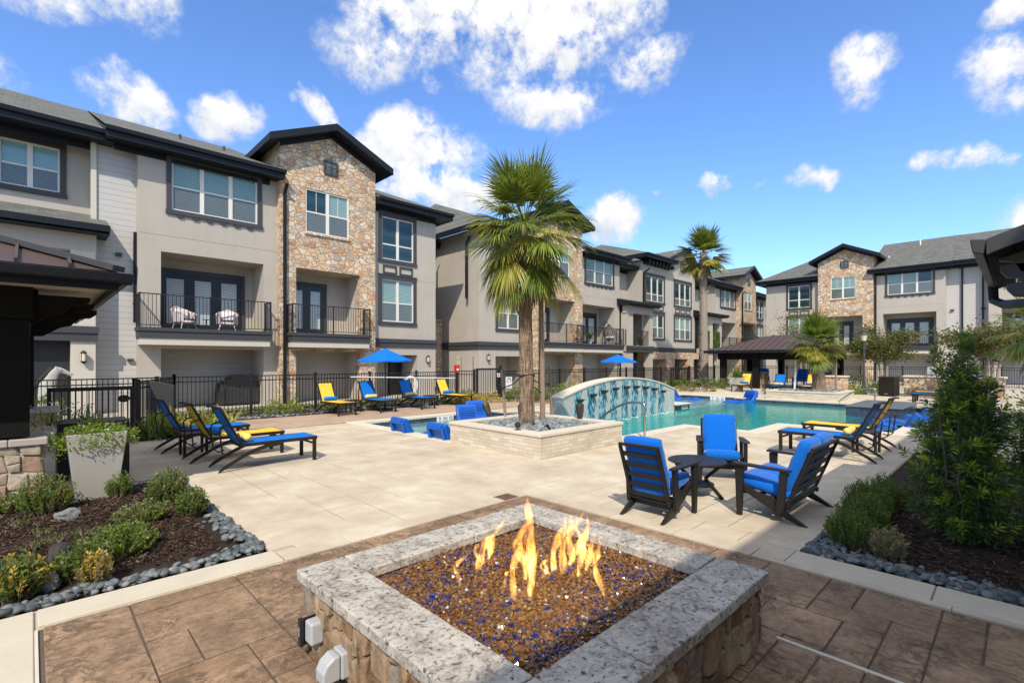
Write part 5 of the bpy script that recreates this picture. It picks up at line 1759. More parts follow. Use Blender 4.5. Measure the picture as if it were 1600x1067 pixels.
def pavilion_right():
    t = thing('pavilion', 'dark roof corner with scrolled brackets at the right edge of the picture', 'pavilion', (6.2, -1.2, 0))
    o = (6.2, -1.2, 0)
    x0, x1, ye, ze, s = 5.0, 7.5, 0.18, 2.53, 0.37
    yr = -1.6
    zr = ze + (ye - yr) * s
    mb = MB(o)
    vs = [(x0, ye, ze), (x1, ye, ze), (x1, yr, zr), (x0, yr, zr)]
    v2 = [(x0, 2 * yr - ye, ze), (x1, 2 * yr - ye, ze)]
    lo = [(p[0], p[1], p[2] - 0.03) for p in vs]
    mb.add(vs + lo + v2, [(0, 1, 2, 3), (7, 6, 5, 4), (3, 2, 9, 8), (0, 4, 5, 1)])
    mb.build('roof', M['metal_brown'], t)
    mb = MB(o)
    vs = [(x0 - 0.03, ye, ze + 0.0), (x0 - 0.03, yr, zr + 0.0), (x0 - 0.03, yr, zr - 0.11), (x0 - 0.03, ye, ze - 0.11)]
    bk = [(x0 + 0.02, p[1], p[2]) for p in vs]
    mb.add(vs + bk, [(0, 1, 2, 3), (7, 6, 5, 4), (0, 4, 5, 1), (2, 6, 7, 3)])
    mb.build('barge_board', M['metal_edge'], t, fix=True)
    mb = MB(o)
    n = 12
    for k in range(n):                                        # boarded ceiling under the slope
        a, b = k / n, (k + 1) / n - 0.008
        pa, pb = Vector((0, ye + (yr - ye) * a, ze + (zr - ze) * a - 0.11)), Vector((0, ye + (yr - ye) * b, ze + (zr - ze) * b - 0.11))
        mb.add([(x0 + 0.02, pa.y, pa.z), (x1, pa.y, pa.z), (x1, pb.y, pb.z), (x0 + 0.02, pb.y, pb.z), (x0 + 0.02, pa.y, pa.z + 0.03), (x1, pa.y, pa.z + 0.03), (x1, pb.y, pb.z + 0.03), (x0 + 0.02, pb.y, pb.z + 0.03)],
               [(0, 1, 2, 3), (7, 6, 5, 4), (0, 4, 5, 1), (2, 6, 7, 3)])
    mb.build('ceiling_boards', M['wood_black'], t)
    mb = MB(o)
    mb.prism([(0, 0.0), (0.09, 0.01), (0.075, -0.09), (0.015, -0.11)], lambda a, b, d: (d, ye + a, ze + b), x0 - 0.04, x1 + 0.02)
    mb.build('gutter', M['metal_edge'], t, bevel=0.008, fix=True)
    mb = MB(o)
    mb.tube([(7.42, ye + 0.04, ze - 0.08), (7.40, ye + 0.03, ze - 0.24), (7.25, ye - 0.05, ze - 0.30), (6.5, -0.22, ze - 0.36), (6.3, -0.35, ze - 0.45), (6.3, -0.35, 0.0)], 0.045, 8)
    mb.build('downspout', M['gutter_dark'], t)
    mb = MB(o)
    mb.box(x0 + 0.35, 7.4, -0.36, -0.20, 2.26, 2.56)
    mb.build('beam', M['wood_black'], t)
    for k, (dz, dl) in enumerate(((2.40, 0.10), (2.27, 0.04), (2.12, -0.02))):
        mb = MB(o)
        corbel(mb, lambda a, b, d: (5.50 + d, -0.45 + a * 0.62, b), 0.0, 0.88 + dl, -0.06, 0.06, dz - 0.12, 0.25)
        mb.build('bracket', M['metal_edge'], t, bevel=0.006, fix=True)
    mb = MB(o)
    mb.box(5.42, 5.72, -0.62, -0.32, 0.0, 2.26)
    mb.build('post', M['wood_black'], t, bevel=0.008)
    mb = MB(o)
    mb.box(7.0, 7.3, -0.62, -0.32, 0.0, 2.26)
    mb.build('post', M['wood_black'], t, bevel=0.008)


pavilion_right()


def pavilion_far():
    t = thing('pavilion', 'far open pavilion with brown standing-seam roof beyond the pool', 'pavilion', (33.6, 9.5, 0))
    o = (33.6, 9.5, 0)
    x0, x1, y0, y1, zz, zr = 30.2, 36.0, 6.9, 13.75, 2.25, 3.2
    ra, rb = (33.1, 9.4, zr), (33.1, 10.9, zr)
    c = [(x0, y0, zz), (x1, y0, zz), (x1, y1, zz), (x0, y1, zz)]
    mb = MB(o)
    mb.add([c[0], c[1], ra], [(0, 1, 2)])
    mb.add([c[1], c[2], rb, ra], [(0, 1, 2, 3)])
    mb.add([c[2], c[3], rb], [(0, 1, 2)])
    mb.add([c[3], c[0], ra, rb], [(0, 1, 2, 3)])
    rf = mb.build('roof', M['metal_brown'], t)
    mb = MB(o)
    for k in range(1, 18):
        y = y0 + (y1 - y0) * k / 18
        u = min(1.0, (y - y0) / (ra[1] - y0)) if y < ra[1] else (min(1.0, (y1 - y) / (y1 - rb[1])) if y > rb[1] else 1.0)
        mb.bar((x0, y, zz + 0.02), (x0 + (33.1 - x0) * u, y, zz + (zr - zz) * u + 0.02), 0.03, 0.06)
    for k in range(1, 14):
        x = x0 + (x1 - x0) * k / 14
        u = min(1.0, (x - x0) / (33.1 - x0)) if x < 33.1 else min(1.0, (x1 - x) / (x1 - 33.1))
        mb.bar((x, y0, zz + 0.02), (x, y0 + (ra[1] - y0) * u, zz + (zr - zz) * u + 0.02), 0.03, 0.06)
    mb.build('standing_seam', M['metal_brown'], rf)
    mb = MB(o)
    mb.box(x0 - 0.1, x0, y0 - 0.1, y1 + 0.1, zz - 0.16, zz + 0.01)
    mb.box(x1, x1 + 0.1, y0 - 0.1, y1 + 0.1, zz - 0.16, zz + 0.01)
    mb.box(x0, x1, y0 - 0.1, y0, zz - 0.16, zz + 0.01)
    mb.box(x0, x1, y1, y1 + 0.1, zz - 0.16, zz + 0.01)
    mb.build('gutter', M['gutter_dark'], t)
    mb = MB(o)
    mb.box(x0, x1, y0, y1, zz - 0.165, zz - 0.15)
    mb.build('ceiling', M['wood_black'], t)
    for xa in (x0 + 0.6, x1 - 0.8):
        mb = MB(o)
        mb.box(xa, xa + 0.2, y0 + 0.5, y1 - 0.5, zz - 0.55, zz - 0.17)
        mb.build('beam', M['wood_black'], t)
    for x in (x0 + 0.7, x1 - 0.7):
        for y in (y0 + 0.8, 11.0, y1 - 0.8):
            mb = MB(o)
            mb.box(x - 0.16, x + 0.16, y - 0.16, y + 0.16, 0.0, zz - 0.16)
            mb.build('post', M['wood_black'], t)


pavilion_far()

# ------------------------------------------------------------------ fences


def fence(label, pts, h=1.17, post_every=2.1, pick=0.105, mat='iron_black', z0=0.0):
    t = thing('fence', label, 'fence', (pts[0][0], pts[0][1], 0), 0, 'black iron pool fences')
    o = (pts[0][0], pts[0][1], 0)
    pn = MB(o)
    for a, b in zip(pts[:-1], pts[1:]):
        a, b = Vector((*a, z0)), Vector((*b, z0))
        L = (b - a).length
        d = (b - a) / L
        for z in (0.10, h - 0.14, h - 0.0):
            pn.bar(a + Vector((0, 0, z)), b + Vector((0, 0, z)), 0.028, 0.032)
        n = int(L / pick)
        for k in range(1, n):
            p = a + d * (L * k / n)
            pn.bar(p + Vector((0, 0, 0.04)), p + Vector((0, 0, h - 0.015)), 0.018, 0.018, (0, 1, 0))
        m = max(1, int(round(L / post_every)))
        for k in range(m + 1):
            p = a + d * (L * k / m)
            ps = MB(o)
            ps.box(p.x - 0.035, p.x + 0.035, p.y - 0.035, p.y + 0.035, 0, h + 0.05)
            ps.box(p.x - 0.045, p.x + 0.045, p.y - 0.045, p.y + 0.045, h + 0.052, h + 0.08)
            ps.build('post', M[mat], t)
    pn.build('picket_panel', M[mat], t)
    return t


fence('black picket fence behind the left loungers in front of the near grey building', [(2.9, 16.7), (12.95, 16.7)])
fence('black picket fence running back from the gate at the left', [(1.62, 13.05), (1.62, 13.5), (2.9, 16.7)])
fence('black picket fence seen behind the gate, from the pavilion to the fence corner', [(-6.0, 15.6), (2.9, 16.7)])
fence('short black fence run between the red call box and the pool gate', [(12.95, 16.7), (13.30, 15.95)], 1.2)
fence('black picket fence behind the fountain in front of the far left building', [(14.85, 15.9), (17.5, 16.6), (38.0, 16.6)])
fence('black picket fence far across the pool in front of the right building', [(38.0, 16.6), (40.5, 14.5), (40.5, -6.0)], 1.22, 2.4)


def gate(label, loc, rz, w, h, plate=False):
    t = thing('gate', label, 'gate', loc, rz)
    mb = MB()
    mb.box(0, 0.06, -0.03, 0.03, 0.06, h)
    mb.box(w - 0.06, w, -0.03, 0.03, 0.06, h)
    mb.box(0.06, w - 0.06, -0.03, 0.03, h - 0.08, h - 0.005)
    mb.box(0.06, w - 0.06, -0.03, 0.03, 0.07, 0.14)
    mb.build('gate_frame', M['iron_black'], t)
    mb = MB()
    n = int(w / 0.1)
    for k in range(1, n):
        x = w * k / n
        mb.box(x - 0.009, x + 0.009, -0.012, 0.012, 0.14, h - 0.08)
    mb.build('picket_panel', M['iron_black'], t)
    mb = MB()
    mb.box(w + 0.02, w + 0.12, -0.05, 0.05, 0, h + 0.10)
    mb.build('post', M['iron_black'], t)
    mb = MB()
    if plate:
        mb.prism([(0.105 * math.cos(a * math.pi / 8), 0.075 * math.sin(a * math.pi / 8)) for a in range(16)], lambda a, b, d: (w - 0.17 + a, d, 0.86 + b), -0.055, -0.03)
        mb.box(w - 0.10, w + 0.02, -0.05, -0.02, 0.845, 0.875)
    else:
        mb.box(w - 0.2, w - 0.02, -0.06, -0.03, 0.5, 1.0)
    mb.build('lock_plate', M['black_plastic'], t)
    return t


gate('black iron gate with oval lock plate beside the left pavilion', (0.22, 13.02, 0), 0, 1.33, 1.12, True)
gate('tall black pool gate left of the white sign behind the leaning stakes', (13.38, 15.92, 0), 0, 1.30, 1.32)
gate('dark gate panel in the fence behind the far end of the fountain', (27.0, 14.4, 0), R(-5), 1.9, 1.2)

# ------------------------------------------------------------------ sun loungers


def make_lounger(label, seat, roll, group, tilt=1.0):
    """feet along +x; a sling on a dark frame with bowed rear legs"""
    t = thing('sun_lounger', label, 'sun lounger', (0, 0, 0), 0, group)
    hz = 0.37
    wy = 0.275
    mb = MB()
    for s in (-1, 1):
        mb.bar((-0.42, s * wy, hz), (0.74, s * wy, hz), 0.035, 0.05)
    mb.bar((0.735, -wy, hz), (0.735, wy, hz), 0.035, 0.05)
    mb.bar((-0.40, -wy, hz - 0.01), (-0.40, wy, hz - 0.01), 0.03, 0.04)
    mb.bar((0.1, -wy, hz - 0.03), (0.1, wy, hz - 0.03), 0.03, 0.03)
    mb.bar((0.66, -wy, hz - 0.075), (0.66, wy, hz - 0.075), 0.03, 0.03)
    mb.build('frame', M['furniture_frame'], t, bevel=0.005)
    for s in (-1, 1):
        mb = MB()
        mb.bar((0.70, s * wy, 0.0), (0.70, s * wy, hz - 0.02), 0.04, 0.055, (1, 0, 0))
        mb.build('front_leg', M['furniture_frame'], t, bevel=0.005)
        mb = MB()
        pts = [(0.16, hz - 0.03), (-0.02, hz - 0.045), (-0.18, hz - 0.085), (-0.34, hz - 0.15), (-0.50, hz - 0.235), (-0.64, 0.055), (-0.70, 0.0)]
        up = [(a, b + 0.027) for a, b in pts]
        dn = [(a - 0.014, max(0.0, b - 0.027)) for a, b in pts]
        mb.prism(up + dn[::-1], lambda a, b, d, s=s: (a, s * (wy + 0.004) + d, b), -0.02, 0.02)
        mb.build('bowed_rear_leg', M['furniture_frame'], t, fix=True)
    ang = math.atan2(0.53, -0.27)
    L = 0.62 * tilt
    hx, hzz = -0.40, hz + 0.02
    tx, tz = hx + L * math.cos(ang), hzz + L * math.sin(ang)
    mb = MB()
    for s in (-1, 1):
        mb.bar((hx, s * (wy - 0.035), hzz), (tx, s * (wy - 0.035), tz), 0.03, 0.045, (0, 1, 0))
    mb.bar((tx, -wy + 0.03, tz), (tx, wy - 0.03, tz), 0.045, 0.03)
    mb.bar((tx, -wy + 0.01, tz), (tx - 0.07, -wy + 0.01, tz + 0.0), 0.03, 0.03)
    mb.bar((tx, wy - 0.01, tz), (tx - 0.07, wy - 0.01, tz + 0.0), 0.03, 0.03)
    mb.build('back_frame', M['furniture_frame'], t, bevel=0.005)
    for s in (-1, 1):                                          # bent props behind the back
        mb = MB()
        px, pz = hx + 0.55 * (tx - hx), hzz + 0.55 * (tz - hzz)
        mb.tube([(px, s * (wy - 0.02), pz), (px - 0.10, s * (wy - 0.02), pz - 0.02), (px - 0.14, s * (wy - 0.02), pz - 0.07), (px - 0.10, s * (wy - 0.02), hz - 0.10), (px - 0.02, s * (wy - 0.02), hz - 0.15), (px + 0.05, s * (wy - 0.02), hz - 0.12)], 0.012, 7)
        mb.build('prop', M['furniture_frame'], t)
    mb = MB()
    n = 8
    for k in range(n):
        a, b = k / n, (k + 1) / n
        sg = lambda u: -0.012 * math.sin(math.pi * u)
        xa, xb = -0.38 + 1.10 * a, -0.38 + 1.10 * b
        w2 = wy - 0.012
        mb.add([(xa, -w2, hz + 0.028 + sg(a)), (xb, -w2, hz + 0.028 + sg(b)), (xb, w2, hz + 0.028 + sg(b)), (xa, w2, hz + 0.028 + sg(a)),
                (xa, -w2, hz + 0.018 + sg(a)), (xb, -w2, hz + 0.018 + sg(b)), (xb, w2, hz + 0.018 + sg(b)), (xa, w2, hz + 0.018 + sg(a))],
               [(0, 1, 2, 3), (7, 6, 5, 4), (0, 4, 5, 1), (2, 6, 7, 3)] + ([(3, 7, 4, 0)] if k == 0 else []) + ([(1, 5, 6, 2)] if k == n - 1 else []))
    mb.build('seat_sling', M[seat], t)
    mb = MB()
    nx, nz = math.sin(ang), -math.cos(ang)
    w2 = wy - 0.045
    for k in range(n):
        a, b = 0.02 + 0.97 * k / n, 0.02 + 0.97 * (k + 1) / n
        sg = lambda u: -0.014 * math.sin(math.pi * u) + 0.012
        q = []
        for u, w_ in ((a, -w2), (b, -w2), (b, w2), (a, w2)):
            q.append((hx + (tx - hx) * u + nx * sg(u), w_, hzz + (tz - hzz) * u + nz * sg(u)))
        lo = [(p[0] - nx * 0.012, p[1], p[2] - nz * 0.012) for p in q]
        mb.add(q + lo, [(0, 1, 2, 3), (7, 6, 5, 4), (0, 4, 5, 1), (2, 6, 7, 3)] + ([(3, 7, 4, 0)] if k == 0 else []) + ([(1, 5, 6, 2)] if k == n - 1 else []))
    mb.build('back_sling', M[seat], t)
    mb = MB()
    rx, rz_ = hx + 0.11, hz + 0.095
    prof = []
    for k in range(11):
        u = k / 10
        y = -0.235 + 0.47 * u
        r = 0.062 * min(1.0, (1 - abs(2 * u - 1) ** 9) ** 0.5 + 0.001)
        prof.append((y, max(0.004, r * (1 + 0.04 * math.sin(u * 9)))))
    mb.tube([(rx, y, rz_) for y, r in prof], [r for y, r in prof], 14)
    mb.build('head_roll', M[roll], t, smooth=True)
    return t


GL, GF, GR, GX = 'trio of loungers on the shaded left', 'loungers in a row by the left fence', 'pair of loungers by the right bed', 'loungers beyond the far end of the pool'
BY = make_lounger('blue lounger with yellow head roll, nearest of the three facing right on the left paving', 'sling_blue', 'roll_yellow', GL)
YB = make_lounger('yellow lounger with blue head roll between the two blue ones on the left paving', 'sling_yellow', 'sling_blue', GL)
BY.location = (2.68, 8.47, 0)
YB.location = (2.52, 9.50, 0)


def lng(src, x, y, rz, label, group):
    c = copy_thing(src, (x, y, 0), rz, label)
    c['group'] = group
    return c


lng(BY, 2.34, 10.85, R(2), 'blue lounger with yellow head roll, farthest of the three facing right, beside the yellow-leaved bushes', GL)
lng(YB, 6.72, 14.72, R(-86), 'yellow lounger with blue head roll, left end of the row before the left fence', GF)
lng(BY, 8.10, 14.72, R(-87), 'blue lounger with yellow head roll under the near blue umbrella', GF)
lng(BY, 9.62, 14.74, R(-86), 'blue lounger with yellow head roll in front of the white life ring', GF)
lng(YB, 11.25, 14.74, R(-84), 'yellow lounger with blue head roll, right end of the row before the left fence', GF)
lng(BY, 9.93, 2.32, R(90), 'blue lounger with yellow head roll seen from the side behind the loveseat', GR)
lng(YB, 11.45, 2.36, R(90), 'yellow lounger with blue head roll just beyond the blue one by the right bed', GR)
lng(YB, 27.1, 10.35, R(180), 'yellow lounger beside the pale planter pot beyond the pool, blue roll', GX)
lng(BY, 26.7, 8.55, R(178), 'blue lounger between two yellow ones in front of the far pavilion', GX)
lng(YB, 27.6, 7.35, R(178), 'yellow lounger beside the squat palm beyond the pool', GX)
lng(BY, 24.4, 2.2, R(90), 'blue lounger half hidden by the big conifer shrub beyond the pool', GX)
lng(YB, 25.9, 2.3, R(90), 'yellow lounger almost hidden behind the big conifer shrub beyond the pool', GX)


def side_table(x, y, label):
    t = thing('side_table', label, 'side table', (x, y, 0), 0, 'small dark side tables between loungers')
    mb = MB()
    mb.box(-0.19, 0.19, -0.19, 0.19, 0.36, 0.385)
    mb.build('table_top', M['furniture_frame'], t, bevel=0.006)
    for sx in (-1, 1):
        for sy in (-1, 1):
            mb = MB()
            mb.box(sx * 0.165 - 0.02, sx * 0.165 + 0.02, sy * 0.165 - 0.02, sy * 0.165 + 0.02, 0, 0.36)
            mb.build('leg', M['furniture_frame'], t)
    return t


st0 = side_table(2.05, 10.15, 'small dark side table between the yellow and the far blue lounger on the left')
for x, y, lb in ((7.42, 14.95, 'small dark side table right of the leftmost yellow lounger by the fence'), (10.45, 15.0, 'small dark side table between the shaded blue and the right yellow lounger by the fence'),
                 (10.75, 1.95, 'small dark side table between the two loungers by the right bed'), (28.0, 9.4, 'small dark side table between the loungers in front of the far pavilion')):
    copy_thing(st0, (x, y, 0), 0, lb)

# ------------------------------------------------------------------ conversation set


def make_club_chair(name, label, cat, W, loc, rz, cushions=1):
    """deep seat with flat arms, splayed rear legs and slatted back; faces +x"""
    t = thing(name, label, cat, loc, rz)
    h = W / 2
    ft = 'furniture_frame'
    for s in (-1, 1):
        mb = MB()
        mb.prism([(0.265, 0.0), (0.315, 0.0), (0.335, 0.525), (0.245, 0.525)], lambda a, b, d, s=s: (a, s * h + d, b), -0.022, 0.022)
        mb.build('front_leg', M[ft], t, bevel=0.004)
        mb = MB()
        mb.prism([(0.27, 0.34), (0.27, 0.27), (-0.06, 0.085), (-0.30, 0.0), (-0.36, 0.0), (-0.12, 0.145)], lambda a, b, d, s=s: (a, s * (h - 0.036) + d, b), -0.018, 0.018)
        mb.build('rear_leg', M[ft], t, bevel=0.004)
        mb = MB()
        mb.prism([(-0.145, 0.11), (-0.07, 0.08), (-0.11, 0.535), (-0.18, 0.535)], lambda a, b, d, s=s: (a, s * h + d, b), -0.02, 0.02)
        mb.build('arm_post', M[ft], t, bevel=0.004)
        mb = MB()
        mb.prism([(-0.21, -0.03), (-0.21, 0.03), (-0.05, 0.042), (0.30, 0.055), (0.36, 0.045), (0.36, -0.045), (0.30, -0.055), (-0.05, -0.042)], lambda a, b, d, s=s: (a, s * h + b, d + (a + 0.2) * 0.02), 0.527, 0.55)
        mb.build('armrest', M[ft], t, bevel=0.005)
    mb = MB()
    for s in (-1, 1):
        mb.bar((0.25, s * (h - 0.04), 0.27), (-0.20, s * (h - 0.04), 0.175), 0.03, 0.05)
    mb.bar((0.25, -h + 0.03, 0.26), (0.25, h - 0.03, 0.26), 0.03, 0.06)
    mb.bar((-0.10, -h + 0.05, 0.13), (-0.10, h - 0.05, 0.13), 0.025, 0.07)
    for x in (0.12, -0.02, -0.15):
        mb.bar((x, -h + 0.03, 0.255 + (x - 0.25) * 0.21), (x, h - 0.03, 0.255 + (x - 0.25) * 0.21), 0.06, 0.015)
    mb.build('seat_frame', M[ft], t, bevel=0.004)
    b0, b1 = Vector((-0.16, 0, 0.17)), Vector((-0.39, 0, 0.79))
    bd = (b1 - b0)
    mb = MB()
    yy = h - 0.055
    for s in (-1, 1):
        mb.bar(b0 + Vector((0, s * yy, 0)), b1 + Vector((0, s * yy, -0.03)), 0.028, 0.035, (0, 1, 0))
    mb.bar(b1 + Vector((0, -yy - 0.012, -0.02)), b1 + Vector((0, yy + 0.012, -0.02)), 0.035, 0.03)
    for u in (0.08, 0.26, 0.44, 0.62, 0.80):
        p = b0 + bd * u
        mb.bar(p + Vector((0, -yy, 0)), p + Vector((0, yy, 0)), 0.014, 0.048)
    mb.build('back_frame', M[ft], t, bevel=0.004)
    wv = (2 * yy - 0.01) / cushions

    def cushion(nm, cen, ux, uy, uz, sx, sy, sz, seed):
        """a puffed box cushion with soft piped edges"""
        rr = random.Random(seed)
        n, m = 10, 10
        vs, idx = [], {}
        mbx = MB()
        for sgn in (1, -1):
            for i in range(n + 1):
                for j in range(m + 1):
                    a, b = i / n * 2 - 1, j / m * 2 - 1
                    ea, eb = 1 - abs(a) ** 6, 1 - abs(b) ** 6
                    th = sz * (0.72 + 0.28 * (ea * eb) ** 0.5 + 0.10 * (1 - a * a) * (1 - b * b))
                    # gathered seams near the long edges
                    th += 0.006 * math.sin(14 * b + seed) * abs(a) ** 2 + 0.006 * math.sin(11 * a + 2 * seed) * abs(b) ** 2
                    rx = sx * a * (1 - 0.035 * b ** 4)
                    ry = sy * b * (1 - 0.035 * a ** 4)
                    p = Vector(cen) + ux * rx + uy * ry + uz * (sgn * th)
                    idx[(sgn, i, j)] = len(vs)
                    vs.append(tuple(p))
        fs = []
        for i in range(n):
            for j in range(m):
                fs.append((idx[(1, i, j)], idx[(1, i + 1, j)], idx[(1, i + 1, j + 1)], idx[(1, i, j + 1)]))
                fs.append((idx[(-1, i, j)], idx[(-1, i, j + 1)], idx[(-1, i + 1, j + 1)], idx[(-1, i + 1, j)]))
        ring = [(i, 0) for i in range(n)] + [(n, j) for j in range(m)] + [(i, m) for i in range(n, 0, -1)] + [(0, j) for j in range(m, 0, -1)]
        mids = []
        for (i, j) in ring:
            a = Vector(vs[idx[(1, i, j)]])
            b = Vector(vs[idx[(-1, i, j)]])
            c = (a + b) / 2
            o = (c - Vector(cen))
            o -= uz * o.dot(uz)
            mids.append(len(vs))
            vs.append(tuple(c + o.normalized() * 0.018))
        k = len(ring)
        for q in range(k):
            (i, j), (i2, j2) = ring[q], ring[(q + 1) % k]
            fs.append((idx[(1, i, j)], mids[q], mids[(q + 1) % k], idx[(1, i2, j2)]))
            fs.append((mids[q], idx[(-1, i, j)], idx[(-1, i2, j2)], mids[(q + 1) % k]))
        mbx.add(vs, fs)
        mbx.build(nm, M['cushion_blue'], t, smooth=True, fix=True)
    X, Y, Z = Vector((1, 0, 0)), Vector((0, 1, 0)), Vector((0, 0, 1))
    sd = Vector((0.98, 0, 0.17)).normalized()
    sn = Vector((-0.17, 0, 0.98)).normalized()
    u = bd.normalized()
    nrm = Vector((u.z, 0, -u.x))
    for k in range(cushions):
        yc = -yy + 0.005 + wv * (k + 0.5)
        cushion('seat_cushion', (0.075, yc, 0.325), sd, Y, sn, 0.265, wv / 2 - 0.012, 0.066, k + 1)
        cushion('back_cushion', tuple(b0 + bd * 0.60 + nrm * 0.085 + Vector((0, yc, 0))), u, Y, nrm, 0.285, wv / 2 - 0.012, 0.062, k + 5)
    return t


make_club_chair('club_chair', 'blue cushioned club chair seen from behind at the left of the round table', 'armchair', 0.55, (4.87, 2.75, 0), 0)
make_club_chair('club_chair', 'blue cushioned club chair facing the camera across the round table', 'armchair', 0.57, (7.02, 2.98, 0), R(208))
make_club_chair('loveseat', 'wide blue cushioned loveseat with its back to the shaded bed', 'loveseat', 1.04, (5.97, 1.82, 0), R(90), 2)
t = thing('coffee_table', 'round dark metal coffee table between the blue cushioned seats', 'table', (5.86, 2.78, 0))
mb = MB()
mb.lathe([(0.0, 0.41), (0.325, 0.41), (0.34, 0.418), (0.34, 0.428), (0.33, 0.435), (0.0, 0.437)], (0, 0, 0), 40, cap=False)
mb.build('table_top', M['furniture_frame'], t, smooth=False)
for k in range(3):
    a = k * 2 * math.pi / 3 + 0.6
    mb = MB()
    c, s = math.cos(a), math.sin(a)
    mb.bar((0.30 * c, 0.30 * s, 0.41), (0.10 * c, 0.10 * s, 0.22), 0.04, 0.03, (-s, c, 0))
    mb.bar((0.10 * c, 0.10 * s, 0.22), (0.31 * c, 0.31 * s, 0.0), 0.04, 0.03, (-s, c, 0))
    mb.build('leg', M['furniture_frame'], t, bevel=0.004)
mb = MB()
mb.lathe([(0.0, 0.135), (0.20, 0.135), (0.20, 0.15), (0.0, 0.151)], (0, 0, 0), 28, cap=False)
mb.tube([(0, 0, 0.15), (0, 0, 0.41)], 0.02, 10)
mb.build('shelf', M['furniture_frame'], t)

# ------------------------------------------------------------------ umbrellas


def umbrella(x, y, h, ez, r, label, rz=0.3):
    t = thing('umbrella', label, 'umbrella', (x, y, 0), rz, 'blue market umbrellas')
    mb = MB()
    mb.tube([(0, 0, 0.03), (0, 0, h)], 0.019, 10)
    mb.build('pole', M['furniture_frame'], t)
    mb = MB()
    mb.lathe([(0.26, 0.0), (0.26, 0.05), (0.22, 0.07), (0.05, 0.08), (0.035, 0.25), (0.03, 0.25)], (0, 0, 0), 24)
    mb.build('base', M['furniture_frame'], t)
    mb = MB()
    mb.lathe([(0.012, h), (0.028, h + 0.02), (0.020, h + 0.05), (0.004, h + 0.07)], (0, 0, 0), 10)
    mb.build('finial', M['furniture_frame'], t)
    n = 8
    mb = MB()
    top = h - 0.005
    rings = [(0.0, top), (0.25, top - (top - ez) * 0.27), (0.5, top - (top - ez) * 0.52), (0.75, top - (top - ez) * 0.77), (1.0, ez)]
    vs = []
    for (u, z) in rings[1:]:
        for k in range(n * 4):
            a = 2 * math.pi * k / (n * 4)
            f = k % 4
            sag = (0, .72, 1, .72)[f]
            rr_ = r * u * (1 - 0.045 * sag)
            vs.append((rr_ * math.cos(a), rr_ * math.sin(a), z - 0.025 * sag * u))
    for k in range(n * 4):
        a = 2 * math.pi * k / (n * 4)
        x_, y_, z_ = vs[3 * n * 4 + k]
        vs.append((x_ * 1.005, y_ * 1.005, z_ - 0.045))
    vs.append((0, 0, top))
    fs = []
    m = n * 4
    for q in range(4):
        for k in range(m):
            fs.append((q * m + k, (q + 1) * m + k, (q + 1) * m + (k + 1) % m, q * m + (k + 1) % m))
    for k in range(m):
        fs.append((len(vs) - 1, k, (k + 1) % m))
    mb.add(vs, fs)
    c = mb.build('canopy', M['umbrella_blue'], t)
    for k in range(n):
        a = 2 * math.pi * k / n
        mb = MB()
        mb.tube([(0.02 * math.cos(a), 0.02 * math.sin(a), top - 0.03), (0.98 * r * math.cos(a), 0.98 * r * math.sin(a), ez - 0.012)], 0.007, 5)
        mb.tube([(0.02 * math.cos(a), 0.02 * math.sin(a), ez - 0.05), (0.5 * r * math.cos(a), 0.5 * r * math.sin(a), top - (top - ez) * 0.52 - 0.02)], 0.006, 5)
        mb.build('rib', M['furniture_frame'], t)
    return t


umbrella(8.45, 14.75, 2.06, 1.66, 0.88, 'open blue umbrella over the left row of loungers')
umbrella(19.3, 12.9, 1.92, 1.60, 0.86, 'open blue umbrella behind the curved fountain wall')

# ------------------------------------------------------------------ moulded ledge loungers standing in the water


def make_ledge(label, group, s=1.0):
    t = thing('ledge_lounger', label, 'pool lounger', (0, 0, 0), 0, group)
    # profile of the upper side, feet at +x, then thickness downwards
    top = [(-0.78, 0.50), (-0.72, 0.515), (-0.66, 0.44), (-0.56, 0.24), (-0.44, 0.08), (-0.30, 0.0), (-0.10, 0.0), (0.10, 0.06), (0.28, 0.10), (0.46, 0.06), (0.66, -0.01), (0.80, -0.06)]
    bot = [(0.80, -0.16), (0.3, -0.20), (-0.2, -0.22), (-0.50, -0.22), (-0.62, -0.18), (-0.66, 0.0), (-0.72, 0.22), (-0.80, 0.46)]
    mb = MB()
    h = 0.30
    mb.prism(top + bot, lambda a, b, d: (a * s, d * s, b * s), -h, h)
    mb.build('shell', M['ledge_blue'], t, bevel=0.03, seg=3, fix=True)
    mb = MB()
    # raised rim round the hollow of the back and ribs across the seat
    for y0_, y1_ in ((-h + 0.02, -h + 0.10), (h - 0.10, h - 0.02)):
        mb.prism([(-0.84, 0.42), (-0.795, 0.44), (-0.70, 0.05), (-0.665, -0.12), (-0.70, -0.14)], lambda a, b, d: (a * s, d * s, b * s), y0_, y1_)
    mb.prism([(-0.845, 0.38), (-0.84, 0.46), (-0.78, 0.47), (-0.78, 0.39)], lambda a, b, d: (a * s, d * s, b * s), -h + 0.1, h - 0.1)
    mb.build('back_rim', M['ledge_blue'], t, bevel=0.01, fix=True)
    mb = MB()
    for k in range(8):
        u = k / 7
        x, z = -0.665 + 0.21 * u, 0.43 - 0.34 * u
        mb.bar((x + 0.012, -h + 0.05, z), (x + 0.012, h - 0.05, z), 0.018, 0.02)
    mb.build('slat_ribs', M['ledge_blue'], t)
    return t


